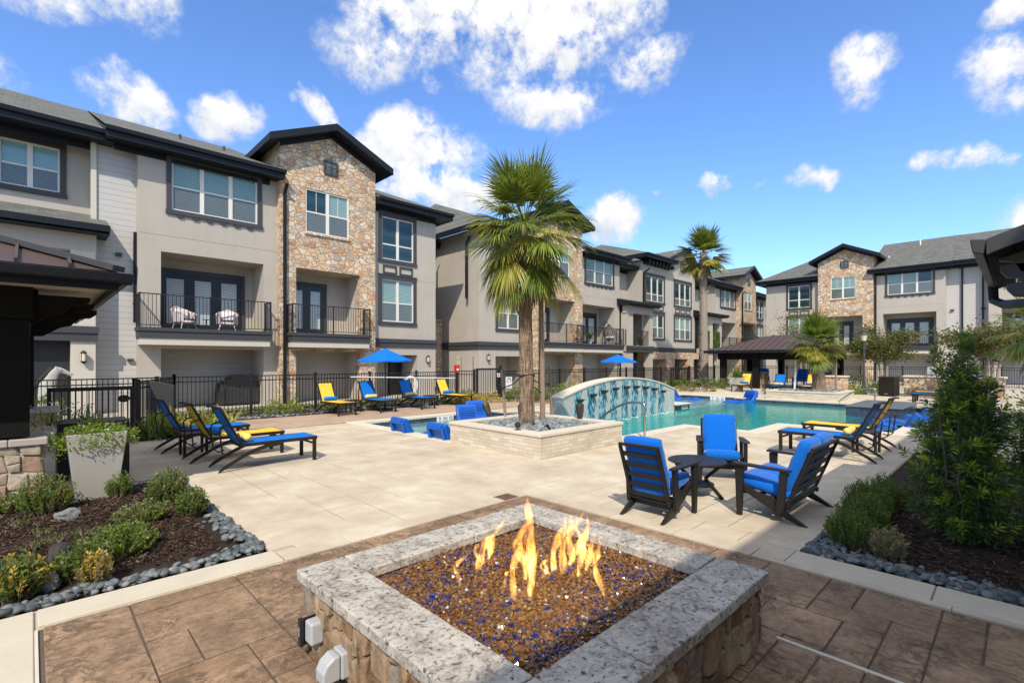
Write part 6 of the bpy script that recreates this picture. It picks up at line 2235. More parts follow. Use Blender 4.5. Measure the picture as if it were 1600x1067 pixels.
GW, GV, GU = 'blue ledge loungers in the small pool', 'blue ledge loungers at the far pool shelf', 'blue ledge loungers along the right pool edge'
L0 = make_ledge('blue ledge lounger seen from behind, nearest the left corner of the small pool', GW)
L0.location = (6.80, 9.95, WATER_Z + 0.0)
L0.rotation_euler = (0, 0, R(0))
for x, y, rz, lb, g in ((6.85, 8.55, R(2), 'blue ledge lounger seen from behind, touching the corner of the pale planter', GW),
                        (9.0, 10.85, R(-112), 'blue ledge lounger with ribbed front, between the depth tiles and the planter', GW),
                        (10.1, 11.75, R(-112), 'blue ledge lounger with ribbed front, beside the leaning stake', GW),
                        (21.2, 11.35, R(-60), 'blue ledge lounger just showing past the right end of the fountain', GV),
                        (22.0, 10.85, R(-78), 'blue ledge lounger with long low foot behind the pale stub', GV),
                        (22.1, 8.60, R(155), 'lone blue ledge lounger in front of the far blue sun lounger', GV),
                        (15.6, 2.55, R(100), 'blue ledge lounger nearest the yellow lounger on the right pool edge', GU),
                        (17.1, 2.5, R(100), 'second blue ledge lounger along the right pool edge', GU),
                        (18.4, 2.4, R(100), 'third blue ledge lounger along the right pool edge', GU),
                        (20.2, 2.3, R(100), 'farthest blue ledge lounger along the right pool edge, beside the raised spa', GU)):
    c = copy_thing(L0, (x, y, WATER_Z), rz, lb)
    c['group'] = g

# ------------------------------------------------------------------ planters, pebbles, rocks
ICO = None


def ico():
    global ICO
    if ICO is None:
        import bmesh
        bm = bmesh.new()
        bmesh.ops.create_icosphere(bm, subdivisions=2, radius=1.0)
        ICO = ([tuple(v.co) for v in bm.verts], [tuple(v.index for v in f.verts) for f in bm.faces])
        bm.free()
    return ICO


def pebble(mb, x, y, z, a, b, c, rz, rr, tilt=0.3):
    vs, fs = ico()
    q = Quaternion((0, 0, 1), rz) @ Quaternion((1, 0, 0), rr.uniform(-tilt, tilt)) @ Quaternion((0, 1, 0), rr.uniform(-tilt, tilt))
    k1, k2 = rr.uniform(-.25, .25), rr.uniform(-.25, .25)
    out_ = []
    for v in vs:
        p = Vector((v[0] * a * (1 + k1 * v[1]), v[1] * b * (1 + k2 * v[0]), v[2] * c))
        p = q @ p
        out_.append((x + p.x, y + p.y, z + p.z))
    mb.add(out_, fs)


def planter(label, x0, x1, y0, y1, h, wd=0.27):
    cx, cy = (x0 + x1) / 2, (y0 + y1) / 2
    t = thing('stone_planter', label, 'planter', (cx, cy, 0), 0, 'travertine planters with palms')
    o = (cx, cy, 0)
    e = 0.025
    mb = MB(o)
    mb.box(x0 + e, x0 + wd, y0 + e, y1 - e, -0.02, h - 0.055)
    mb.box(x1 - wd, x1 - e, y0 + e, y1 - e, -0.02, h - 0.055)
    mb.box(x0 + wd, x1 - wd, y0 + e, y0 + wd, -0.02, h - 0.055)
    mb.box(x0 + wd, x1 - wd, y1 - wd, y1 - e, -0.02, h - 0.055)
    mb.build('wall', M['travertine'], t)
    mb = MB(o)
    n = 4
    for k in range(n):
        a, b = x0 + (x1 - x0) * k / n, x0 + (x1 - x0) * (k + 1) / n
        mb.box(a + 0.002, b - 0.002, y0, y0 + wd, h - 0.053, h)
        mb.box(a + 0.002, b - 0.002, y1 - wd, y1, h - 0.053, h)
        a, b = y0 + wd + (y1 - y0 - 2 * wd) * k / n, y0 + wd + (y1 - y0 - 2 * wd) * (k + 1) / n
        mb.box(x0, x0 + wd, a + 0.002, b - 0.002, h - 0.053, h)
        mb.box(x1 - wd, x1, a + 0.002, b - 0.002, h - 0.053, h)
    mb.build('cap', M['coping'], t, bevel=0.008)
    mb = MB(o)
    mb.box(x0 + wd - 0.02, x1 - wd + 0.02, y0 + wd - 0.02, y1 - wd + 0.02, h - 0.2, h - 0.09)
    mb.build('soil', M['bark_mulch'], t)
    return t


planter('pale travertine planter with rounded grey pebbles round the big near palm', 6.05, 8.52, 5.56, 8.07, 0.42)
planter('pale travertine planter beyond the pool round the squat palm', 22.95, 25.6, 5.05, 7.8, 0.36)
rr = random.Random(5)
mb = MB()
for k in range(520):
    x, y = rr.uniform(6.38, 8.2), rr.uniform(5.9, 7.75)
    a = rr.uniform(0.035, 0.085)
    d = math.hypot(x - 7.25, y - 6.85)
    pebble(mb, x, y, 0.33 + 0.09 * max(0, 1 - d / 1.2) + rr.uniform(0, 0.03), a, a * rr.uniform(0.6, 0.95), a * rr.uniform(0.4, 0.65), rr.uniform(0, 3.1), rr, 0.5)
tag(mb.build('river_pebbles', M['pebble_pale'], smooth=True), 'grey river pebbles heaped in the planter of the near palm', 'pebbles', kind='stuff')
mb = MB()
for k in range(260):
    x, y = rr.uniform(23.25, 25.3), rr.uniform(5.35, 7.5)
    a = rr.uniform(0.05, 0.10)
    pebble(mb, x, y, 0.32 + rr.uniform(0, 0.05), a, a * rr.uniform(0.6, 0.95), a * 0.5, rr.uniform(0, 3.1), rr, 0.4)
tag(mb.build('river_pebbles', M['pebble_pale'], smooth=True), 'grey river pebbles in the planter of the squat palm beyond the pool', 'pebbles', kind='stuff')

# planting beds: bark mulch with chips, edged with pebbles


def mound(rect, seed, mat, name, z=-0.03, amp=0.045, step=0.11, rise=0.04):
    from mathutils import noise
    x0, x1, y0, y1 = rect
    nx, ny = int((x1 - x0) / step), int((y1 - y0) / step)
    vs = []
    for j in range(ny + 1):
        for i in range(nx + 1):
            x, y = x0 + (x1 - x0) * i / nx, y0 + (y1 - y0) * j / ny
            ed = min(i, nx - i, j, ny - j) * step
            h = noise.noise((x * 1.7, y * 1.7, seed)) * amp + noise.noise((x * 6, y * 6, seed)) * amp * 0.4
            vs.append((x, y, z + (h + rise) * min(1.0, ed / 0.5)))
    fs = [(j * (nx + 1) + i, j * (nx + 1) + i + 1, (j + 1) * (nx + 1) + i + 1, (j + 1) * (nx + 1) + i) for j in range(ny) for i in range(nx)]
    mb = MB()
    mb.add(vs, fs)
    return tag(mb.build(name, M[mat], smooth=True), kind='structure')


mound((-4.0, 1.48, 4.56, 8.25), 3, 'bark_mulch', 'bed_soil')
mound((4.78, 11.5, -2.2, 1.33), 8, 'mulch_shade', 'bed_soil')
mound((2.9, 13.0, 15.05, 16.75), 5, 'bark_mulch', 'bed_soil', 0.0, 0.02)
mound((14.8, 36.0, 13.8, 16.5), 6, 'bark_mulch', 'bed_soil', 0.0, 0.03, 0.3)
mound((1.6, 2.9, 12.5, 16.6), 6, 'bark_mulch', 'bed_soil', 0.0, 0.03)


def mulch_chips(rect, n, seed, label):
    from mathutils import noise
    rr = random.Random(seed)
    mb = MB()
    for k in range(n):
        x, y = rr.uniform(rect[0], rect[1]), rr.uniform(rect[2], rect[3])
        L = rr.uniform(0.006, 0.028)
        wd = rr.uniform(0.002, 0.006)
        q = Quaternion((0, 0, 1), rr.uniform(0, 6.3)) @ Quaternion((0, 1, 0), rr.uniform(-0.5, 0.5)) @ Quaternion((1, 0, 0), rr.uniform(-0.7, 0.7))
        z = 0.012 + rr.uniform(0, 0.03)
        c = []
        for (sx, sy, sz) in ((-1, -1, -1), (1, -1, -1), (1, 1, -1), (-1, 1, -1), (-1, -1, 1), (1, -1, 1), (1, 1, 1), (-1, 1, 1)):
            p = q @ Vector((sx * L * rr.uniform(.8, 1.1), sy * wd, sz * 0.003))
            c.append((x + p.x, y + p.y, z + p.z))
        mb.add(c, [(0, 3, 2, 1), (4, 5, 6, 7), (0, 1, 5, 4), (1, 2, 6, 5), (2, 3, 7, 6), (3, 0, 4, 7)])
    tag(mb.build('bark_chips', M['mulch_chip']), label, 'mulch', kind='stuff')


mulch_chips((-1.6, 1.2, 4.85, 8.1), 11000, 3, 'dark brown bark chips covering the left bed')
mulch_chips((4.95, 8.0, -1.2, 1.1), 8000, 4, 'dark brown bark chips covering the shaded right bed')
rr = random.Random(11)


def pebble_edge(label, spots, mat='pebble_grey', a0=0.022, a1=0.048):
    mb = MB()
    for (x, y, z) in spots:
        a = rr.uniform(a0, a1)
        pebble(mb, x, y, z, a, a * rr.uniform(0.6, 0.95), a * rr.uniform(0.4, 0.6), rr.uniform(0, 3.1), rr, 0.35)
    tag(mb.build('river_pebbles', M[mat], smooth=True), label, 'pebbles', kind='stuff')


sp_ = []
for k in range(470):
    x = rr.uniform(-1.6, 1.46)
    wd = 0.08 + 0.11 * max(0, (x + 0.2)) + 0.05 * math.sin(x * 5)
    sp_.append((x, 4.585 + abs(rr.gauss(0, 0.5)) * wd, rr.uniform(-0.005, 0.03)))
for k in range(300):
    y = rr.uniform(4.6, 7.9)
    sp_.append((1.455 - abs(rr.gauss(0, 0.5)) * (0.15 if y < 6 else 0.09), y, rr.uniform(-0.005, 0.03)))
for k in range(70):
    sp_.append((rr.uniform(0.3, 1.1), 7.6 + rr.uniform(0, 0.5), rr.uniform(0, 0.03)))
pebble_edge('grey river pebbles along the edges of the left bed', sp_)
sp_ = []
for k in range(760):
    y = rr.uniform(-1.6, 1.31)
    sp_.append((4.80 + abs(rr.gauss(0, 0.5)) * (0.16 + 0.10 * max(0, y)), y, rr.uniform(-0.01, 0.03)))
for k in range(420):
    sp_.append((rr.uniform(4.8, 7.5), 1.31 - abs(rr.gauss(0, 0.5)) * 0.2, rr.uniform(-0.01, 0.03)))
pebble_edge('grey river pebbles along the edges of the shaded right bed', sp_)
sp_ = [(rr.uniform(3.5, 13), 15.1 + abs(rr.gauss(0, 0.45)), rr.uniform(0, 0.03)) for k in range(420)]
pebble_edge('grey pebbles along the foot of the left fence', sp_, 'pebble_grey', 0.04, 0.08)


def boulder(x, y, z, a, b, c, seed, label):
    rr = random.Random(seed)
    from mathutils import noise
    import bmesh
    bm = bmesh.new()
    bmesh.ops.create_icosphere(bm, subdivisions=3, radius=1.0)
    for v in bm.verts:
        n = v.co.normalized()
        f = 1 + 0.35 * noise.noise(n * 1.6 + Vector((seed, 0, 0))) + 0.14 * noise.noise(n * 4.5 + Vector((0, seed, 0)))
        v.co = Vector((n.x * a * f, n.y * b * f, n.z * c * f))
    me = bpy.data.meshes.new('boulder')
    bm.to_mesh(me)
    bm.free()
    me.materials.append(M['boulder'])
    o = bpy.data.objects.new('boulder', me)
    col.objects.link(o)
    o.location = (x, y, z)
    tag(o, label, 'rock')


gx, gy = gp(106, 808, 0.03)
boulder(gx, gy, 0.04, 0.12, 0.09, 0.075, 3, 'pale mottled rock in the middle of the left bed')
gx, gy = gp(72, 918, 0.02)
boulder(gx, gy, 0.05, 0.085, 0.08, 0.075, 5, 'dark mottled rock beside the spotlight at the front of the left bed')

# ------------------------------------------------------------------ plants


class Leaves:
    """one mesh of many small bent leaves"""
    def __init__(self, off=(0, 0, 0), seed=1):
        self.mb = MB(off)
        self.r = random.Random(seed)

    def leaf(self, p, d, L, wd, droop=0.0, up=None):
        d = Vector(d).normalized()
        p = Vector(p)
        r = self.r
        s = d.cross(Vector((r.gauss(0, 1), r.gauss(0, 1), r.gauss(0, 1)))) if up is None else d.cross(Vector(up))
        if s.length < 1e-4:
            s = Vector((1, 0, 0))
        s.normalize()
        m = p + d * (L * 0.5)
        e = p + d * L + Vector((0, 0, -droop * L))
        self.mb.add([tuple(p), tuple(m + s * wd / 2), tuple(e), tuple(m - s * wd / 2)], [(0, 1, 2, 3)])

    def blade(self, p, d, L, wd, bend, n=3, up=(0, 0, 1)):
        """strap leaf that arches over"""
        p, d = Vector(p), Vector(d).normalized()
        s = d.cross(Vector(up))
        if s.length < 1e-3:
            s = Vector((1, 0, 0))
        s.normalize()
        vs = []
        q = p.copy()
        for i in range(n + 1):
            u = i / n
            w_ = wd * (0.55 + 0.9 * u if u < 0.5 else 1.0) * (1 - u ** 3) + 0.0008
            vs += [tuple(q - s * w_ / 2), tuple(q + s * w_ / 2)]
            d = (d + Vector((0, 0, -bend / n))).normalized()
            q = q + d * (L / n)
        self.mb.add(vs, [(2 * i, 2 * i + 1, 2 * i + 3, 2 * i + 2) for i in range(n)])

    def build(self, name, mat, parent):
        return self.mb.build(name, M[mat], parent)


plain('bark_dark', (0.10, 0.078, 0.055), 0.9, var=0.3, scale=12)


def sprig_bush(label, x, y, z, rad, h, n, seed, mat='leaf_rosemary', leafL=0.022, leafW=0.007, per=16, name='shrub', cat='shrub', upright=0.7, mat2=None, f2=0.0, rx=1.0, ry=1.0, group=None):
    t = thing(name, label, cat, (x, y, z), 0, group)
    rr = random.Random(seed)
    lv = Leaves((0, 0, 0), seed)
    lv2 = Leaves((0, 0, 0), seed + 1)
    st = MB()
    for k in range(n):
        a = rr.uniform(0, 2 * math.pi)
        u = math.sqrt(rr.random())
        tx, ty = rad * u * math.cos(a) * rx, rad * u * math.sin(a) * ry
        top = h * (1 - 0.40 * u * u) * rr.uniform(0.55, 1.18)
        b = Vector((tx * (1 - upright) * 0.6, ty * (1 - upright) * 0.6, 0))
        if upright > 0.6:
            b = Vector((tx * upright * 0.8, ty * upright * 0.8, 0))
        e = Vector((tx, ty, top))
        mid = (b + e) / 2 + Vector((rr.uniform(-1, 1), rr.uniform(-1, 1), 0)) * rad * 0.12
        st.tube([b, mid, e], [0.004, 0.003, 0.0012], 4, caps=False)
        use2 = rr.random() < f2
        L = lv2 if use2 else lv
        for i in range(per):
            w_ = 0.22 + 0.80 * (i + rr.random()) / per
            p = (b * (1 - w_) ** 2 + mid * 2 * w_ * (1 - w_) + e * w_ * w_) if w_ < 1 else e
            ax = (e - mid).normalized()
            aa = i * 2.4 + rr.uniform(-.4, .4)
            o = ax.orthogonal()
            o.rotate(Quaternion(ax, aa))
            d = ax * rr.uniform(0.7, 1.3) + o * rr.uniform(0.5, 0.9)
            L.leaf(p, d, leafL * rr.uniform(0.7, 1.3), leafW * rr.uniform(0.8, 1.2))
    lv.build('foliage', mat, t)
    if mat2 and lv2.mb.v:
        lv2.build('foliage', mat2, t)
    st.build('stems', M['stake_wood'], t)
    return t


def gs(u, v):
    return gp(u, v, 0.02)


BEDS = 'low shrubs of the left bed'
for (u, v, rad, h, n, lb, m2, f2, sd, m1) in (
    (72, 800, .27, .40, 210, 'rounded green shrub with a few red flowers against the stone pier', 'petal_red', 0.02, 1, 'leaf_rosemary'),
    (186, 775, .15, .30, 110, 'small green shrub at the right foot of the taupe planter', None, 0, 2, 'leaf_rosemary'),
    (262, 783, .24, .36, 220, 'bright upright green shrub at the back corner of the left bed', None, 0, 3, 'leaf_mid'),
    (300, 803, .17, .28, 150, 'smaller green shrub in front of the upright corner shrub', None, 0, 4, 'leaf_mid'),
    (225, 812, .30, .20, 150, 'thin straggly grey-green shrub in the middle of the left bed', 'leaf_straw', 0.35, 5, 'leaf_rosemary'),
    (190, 862, .30, .24, 210, 'spreading dark green shrub left of the pebble edge', 'leaf_bright', 0.12, 6, 'leaf_rosemary'),
    (128, 900, .20, .26, 150, 'green shrub beside the yellowing one at the front of the left bed', None, 0, 7, 'leaf_mid'),
    (148, 908, .12, .22, 90, 'yellowing half-dry shrub at the front of the left bed', 'leaf_straw', 0.35, 8, 'leaf_gold'),
    (24, 930, .22, .27, 190, 'glossy yellow-green shrub at the lower left corner', 'leaf_gold', 0.2, 9, 'leaf_mid'),
    (12, 800, .20, .22, 90, 'sparse straggly shrub below the stone pier at the left edge', 'leaf_straw', 0.3, 10, 'leaf_rosemary'),
):
    gx, gy = gs(u, v)
    big = m1 == 'leaf_mid'
    sprig_bush(lb, gx, gy, 0.0, rad * 0.88, h, int(n * 0.85), sd, m1, 0.034 if big else 0.030, 0.019 if big else 0.016, 20, upright=0.68, mat2=m2, f2=f2, group=BEDS)
lv_ = [(130, 838), (66, 838), (85, 850), (50, 860), (180, 878), (30, 822), (330, 850), (100, 862)]
for k, (u, v) in enumerate(lv_[:6]):
    gx, gy = gs(u, v)
    sprig_bush(['tiny weed sprig behind the mottled rock', 'tiny weed sprig left of the pale mottled rock', 'tiny weed sprig below the pale mottled rock', 'tiny weed sprig above the glossy corner shrub',
                'pale green tuft right of the yellowing shrub', 'tiny weed sprig nearest the pier'][k], gx, gy, 0.02, 0.10, 0.09, 16, 40 + k, 'leaf_mid', 0.022, 0.012, 7, 'weed', 'weed', 0.4, group='weeds in the left bed')

GRB = 'rosemary shrubs of the right bed'
for (x, y, rad, h, n, lb, m2, f2, sd) in (
    (5.24, 1.06, .20, .30, 190, 'dark rosemary shrub at the corner of the right bed nearest the loveseat', None, 0, 21),
    (5.66, 1.06, .22, .36, 210, 'middle dark rosemary shrub of the right bed', None, 0, 22),
    (6.15, 1.10, .22, .40, 210, 'farther dark rosemary shrub of the right bed, beside the big conifer', None, 0, 23),
    (6.75, 1.05, .22, .36, 170, 'farthest dark rosemary shrub along the right bed edge', None, 0, 24),
    (5.12, 0.78, .13, .24, 100, 'straw-coloured dried sprigs in front of the rosemary', 'leaf_straw', 1.0, 25),
):
    sprig_bush(lb, x, y, 0.0, rad, h, n, sd, 'leaf_rosemary', 0.032, 0.011, 34, upright=0.85, mat2=m2, f2=f2, group=GRB)


def conifer(label, x, y, h, rad, n, seed, lean=(0, 0), rx=1.0):
    """podocarpus: ascending bare stems and branchlets, each ending in a bottle-brush of narrow strap leaves"""
    t = thing('conifer_shrub', label, 'shrub', (x, y, 0))
    rr = random.Random(seed)
    lv = Leaves((0, 0, 0), seed)
    tip = Leaves((0, 0, 0), seed + 1)
    st = MB()
    stems = []
    for k in range(11):
        a = k * 0.75 + rr.uniform(-.3, .3)
        u = rr.uniform(0.15, 0.75)
        hh = h * rr.uniform(0.60, 0.95) if k else h
        b = Vector((0.06 * math.cos(a), 0.06 * math.sin(a), 0))
        m = Vector((rad * u * 0.65 * math.cos(a), rad * u * 0.65 * math.sin(a), hh * 0.5))
        e = Vector((rad * u * 0.9 * math.cos(a) + lean[0], rad * u * 0.9 * math.sin(a) + lean[1], hh))
        pts = [b.lerp(m, s * 2) if s < 0.5 else m.lerp(e, s * 2 - 1) for s in [i / 6 for i in range(7)]]
        pts = [p + Vector((rr.uniform(-.02, .02), rr.uniform(-.02, .02), 0)) for p in pts]
        st.tube(pts, [0.011 - 0.0014 * i for i in range(7)], 6)
        stems.append(pts)
    for k in range(n):
        pts = rr.choice(stems)
        s = rr.uniform(0.06, 1.0)
        i = min(5, int(s * 6))
        p = pts[i].lerp(pts[i + 1], s * 6 - i)
        a = rr.uniform(0, 2 * math.pi)
        zf = p.z / h
        R_ = rad * (1.0 - 0.70 * max(0, zf - 0.25)) * (0.72 + 0.30 * math.sin(3 * a + 9 * zf + seed))
        tgt = R_ * rr.uniform(0.30, 1.0)
        e = Vector((math.cos(a) * tgt, math.sin(a) * tgt, min(h * 1.02, p.z + abs(tgt) * rr.uniform(0.1, 0.5))))
        if s > 0.95:
            e = p + Vector((rr.uniform(-.04, .04), rr.uniform(-.04, .04), 0.08))
        st.tube([p, p.lerp(e, 0.5) + Vector((0, 0, 0.02)), e], [0.004, 0.003, 0.0015], 4, caps=False)
        d = ((e - p).normalized() + Vector((0, 0, 0.55))).normalized()
        L0 = rr.uniform(0.09, 0.15)
        young = rr.random() < 0.36
        o = d.orthogonal().normalized()
        m_ = 21
        for j in range(m_):
            w_ = j / (m_ - 1)
            q = e + d * (w_ - 0.75) * L0
            oo = o.copy()
            oo.rotate(Quaternion(d, j * 2.4 + rr.uniform(-.3, .3)))
            dd = d * (0.25 + 1.0 * w_ ** 2) + oo * (1.0 - 0.35 * w_) + Vector((0, 0, 0.1))
            (tip if young and w_ > 0.35 else lv).leaf(q, dd, rr.uniform(0.070, 0.105) * (1 - 0.35 * w_), rr.uniform(0.013, 0.018), 0.10)
    lv.build('foliage', 'leaf_dark', t)
    tip.build('foliage', 'leaf_tip', t)
    st.build('branches', M['bark_dark'], t)
    return t


conifer('big dark conifer shrub with yellow-green tips in the shaded right bed', 5.98, 0.36, 1.76, 0.47, 820, 31)
conifer('second dark conifer shrub at the right edge of the picture', 6.75, -0.22, 1.50, 0.42, 500, 32)


def clump(label, x, y, z, rad, h, n, seed, mat, L=0.06, W=0.03, name='shrub', cat='shrub', group=None, flat=1.0):
    """mounded leafy shrub"""
    t = thing(name, label, cat, (x, y, z), 0, group)
    rr = random.Random(seed)
    from mathutils import noise
    lv = Leaves((0, 0, 0), seed)
    for k in range(n):
        a = rr.uniform(0, 2 * math.pi)
        c = rr.uniform(-0.1, 1)
        s = math.sqrt(max(0, 1 - c * c))
        d = Vector((s * math.cos(a), s * math.sin(a), c))
        f = (0.62 + 0.38 * rr.random() ** 0.5) * (1 + 0.30 * noise.noise(d * 2.3 + Vector((seed, 0, 0))))
        p = Vector((d.x * rad * f, d.y * rad * f * flat, max(0.02, d.z * h * f)))
        lv.leaf(p, d + Vector((rr.gauss(0, .6), rr.gauss(0, .6), rr.gauss(0.2, .6))), L * rr.uniform(.7, 1.3), W * rr.uniform(.8, 1.2), 0.1)
    lv.build('foliage', mat, t)
    st = MB()
    for k in range(7):
        a = k * 0.9
        st.tube([(0, 0, 0), (rad * 0.3 * math.cos(a), rad * 0.3 * math.sin(a), h * 0.4), (rad * 0.6 * math.cos(a), rad * 0.6 * math.sin(a), h * 0.75)], [0.012, 0.008, 0.003], 5)
    st.build('stems', M['stake_wood'], t)
    return t


def strap_clump(label, x, y, z, n, L, seed, mat, W=0.03, bend=0.9, name='strap_leaved_plant', group=None, spread=0.12, mat2=None):
    t = thing(name, label, 'plant', (x, y, z), 0, group)
    rr = random.Random(seed)
    lv = Leaves((0, 0, 0), seed)
    l2 = Leaves((0, 0, 0), seed + 1)
    for k in range(n):
        a = rr.uniform(0, 2 * math.pi)
        e = rr.uniform(0.5, 1.45)
        d = Vector((math.cos(a) * math.cos(e), math.sin(a) * math.cos(e), math.sin(e)))
        p = Vector((rr.uniform(-1, 1) * spread, rr.uniform(-1, 1) * spread, 0))
        (l2 if mat2 and rr.random() < 0.4 else lv).blade(p, d, L * rr.uniform(0.65, 1.15), W * rr.uniform(.7, 1.2), bend * rr.uniform(.6, 1.3), 4)
    lv.build('leaves', mat, t)
    if l2.mb.v:
        l2.build('leaves', mat2, t)
    return t


YG = 'yellow variegated plants behind the left loungers'
for i, (x, y, lb) in enumerate(((1.98, 13.1, 'yellow variegated plant right of the gate post'), (2.35, 12.85, 'yellow variegated plant behind the grey utility box'), (2.85, 13.25, 'tallest yellow variegated plant behind the far blue lounger'),
                                (3.35, 13.45, 'yellow variegated plant right of the lounger backs'), (2.2, 13.9, 'yellow variegated plant at the foot of the fence corner'), (1.9, 12.75, 'dark green base plant in front of the gate post'))):
    strap_clump(lb, x, y, 0.0, 70, 0.62, 60 + i, 'leaf_yellow' if i < 5 else 'leaf_mid', 0.045, 0.8, group=YG, mat2='leaf_bright' if i < 5 else None, spread=0.2)
GFB = 'bright green shrubs along the left fence'
for i, (u, Y, r_, h_, lb) in enumerate(((429, 15.7, .26, .46, 'bright green shrub in front of the fence left of the first yellow lounger'), (459, 15.9, .27, .42, 'second bright green shrub, right of the first, before the fence'),
                                        (578, 16.0, .22, .38, 'green shrub half hidden behind the first blue lounger of the row'), (515, 16.1, .2, .3, 'low green shrub behind the first yellow lounger of the row'))):
    t_ = (u - 800) / 774.0
    d_ = Y / (-t_ * 0.6967 + 0.7174)
    clump(lb, d_ * (t_ * 0.7174 + 0.6967), Y, 0.0, r_, h_, 330, 80 + i, 'leaf_bright', 0.085, 0.035, group=GFB)
GBK = 'shrubs round the pool gate and behind the fountain'
for i, (u, Y, r_, h_, m_, lb) in enumerate(((705, 15.4, .36, .45, 'leaf_bright', 'bright green shrub left of the call box post'), (728, 15.3, .4, .50, 'leaf_mid', 'taller green shrub right of the call box post'),
                                            (745, 14.7, .42, .32, 'leaf_gold', 'yellow-gold shrub in front of the pool gate'), (768, 14.6, .42, .32, 'leaf_gold', 'second yellow-gold shrub in front of the pool gate'), (722, 14.7, .3, .3, 'leaf_gold', 'low yellow shrub beside the last yellow lounger of the row'),
                                            (808, 14.2, .42, .55, 'leaf_mid', 'dense green shrub against the palm trunk, left side'), (845, 13.3, .45, .42, 'leaf_mid', 'low dark green shrub right of the palm trunk'),
                                            (862, 13.9, .5, .6, 'leaf_mid', 'green shrub at the left shoulder of the fountain wall'), (885, 14.4, .55, .68, 'leaf_bright', 'bright green shrub over the left shoulder of the fountain wall'), (835, 15.3, .5, .4, 'leaf_bright', 'light green shrub behind the palm trunk'))):
    t_ = (u - 800) / 774.0
    d_ = Y / (-t_ * 0.6967 + 0.7174)
    clump(lb, d_ * (t_ * 0.7174 + 0.6967), Y, 0.0, r_, h_, 420, 100 + i, m_, 0.09, 0.04, group=GBK)
for i, (u, v, r_, h_, m_, lb) in enumerate(((1052, 606, .6, .5, 'leaf_bright', 'bright green shrub beyond the fountain end, left of the dark gate panel'), (1068, 606, .6, .55, 'leaf_mid', 'green shrub just left of the dark gate panel'), (1100, 605, .65, .6, 'leaf_mid', 'leafy green shrub under the tall slender palm'),
                                            (1120, 607, .5, .4, 'leaf_mid', 'dark green shrub left of the pale pot beyond the pool'), (1064, 611, .8, .22, 'leaf_straw', 'low straw-coloured shrub beyond the fountain end'), (1092, 611, .9, .26, 'leaf_russet', 'low russet shrub under the tall slender palm'), (1135, 606, .5, .6, 'leaf_dark', 'dark shrub behind the pale pot beyond the pool'))):
    gx, gy = gp(u, v, 0)
    clump(lb, gx, gy, 0.0, r_, h_, 360, 130 + i, m_, 0.12, 0.05, group='shrubs beyond the far end of the fountain')
for i, (u, v, r_, h_, m_, lb) in enumerate(((1312, 612, .35, .4, 'leaf_dark', 'small dark shrub between the squat palm planter and the yellow plants'), (1330, 608, .9, .85, 'leaf_dark', 'big dark green shrub left of the lamp post'), (1345, 606, .7, .8, 'leaf_dark', 'dark green shrub behind the lamp post'),
                                            (1362, 615, .4, .45, 'leaf_mid', 'green shrub between the lamp post and the bin'), (1400, 609, .9, .85, 'leaf_russet', 'clipped russet-topped hedge behind the litter bin'), (1372, 613, .3, .5, 'leaf_mid', 'green shrub beside the litter bin'))):
    gx, gy = gp(u, v, 0)
    clump(lb, gx, gy, 0.0, r_, h_, 360, 150 + i, m_, 0.11, 0.05, group='shrubs round the lamp post')
for i, (u, v, lb) in enumerate(((1322, 615, 'spiky yellow-green plant left of the lamp post'), (1341, 616, 'spiky yellow-green plant at the foot of the lamp post'), (1334, 613, 'spiky yellow-green plant between the handrail and the lamp post'))):
    gx, gy = gp(u, v, 0)
    strap_clump(lb, gx, gy, 0, 60, 0.55, 170 + i, 'leaf_yellow', 0.05, 0.7, mat2='leaf_bright', group='spiky plants at the lamp post', spread=0.2)

# ------------------------------------------------------------------ palms


def fan_leaf(lv, base, az, el, pet, fan, nseg, rr, droop=0.5, spread=2.4, wd=0.030):
    """petiole and a costapalmate fan of drooping segments; returns the petiole's points"""
    d = Vector((math.cos(az) * math.cos(el), math.sin(az) * math.cos(el), math.sin(el)))
    pts = [Vector(base)]
    dd = d.copy()
    for i in range(4):
        dd = (dd + Vector((0, 0, -0.09 * droop))).normalized()
        pts.append(pts[-1] + dd * pet / 4)
    hub = pts[-1]
    side = dd.cross(Vector((0, 0, 1)))
    if side.length < 1e-3:
        side = Vector((1, 0, 0))
    side.normalize()
    nrm = side.cross(dd).normalized()
    for k in range(nseg):
        u = (k + 0.5) / nseg * 2 - 1
        a = u * spread / 2
        # the costa runs on into the fan: outer segments start nearer the petiole
        start = hub + dd * (fan * 0.20 * (1 - abs(u)))
        sd = (dd * math.cos(a) + side * math.sin(a) + nrm * (0.22 * (1 - u * u) - 0.10 + rr.uniform(-.06, .06))).normalized()
        L = fan * (1.0 - 0.25 * abs(u) ** 2) * rr.uniform(0.85, 1.1)
        q = start.copy()
        s_ = sd.cross(nrm).normalized()
        vs = []
        n = 4
        for i in range(n + 1):
            f = i / n
            w_ = wd * (0.45 + 1.0 * f if f < 0.4 else 0.85 + 0.2 * (1 - f)) * (1 - f ** 2.5) + 0.0012
            vs += [tuple(q - s_ * w_ / 2), tuple(q + s_ * w_ / 2)]
            sd = (sd + Vector((0, 0, -droop * (0.10 + 0.55 * f * f) * rr.uniform(0.7, 1.3)))).normalized()
            q = q + sd * (L / n)
        lv.mb.add(vs, [(2 * i, 2 * i + 1, 2 * i + 3, 2 * i + 2) for i in range(n)])
    return pts


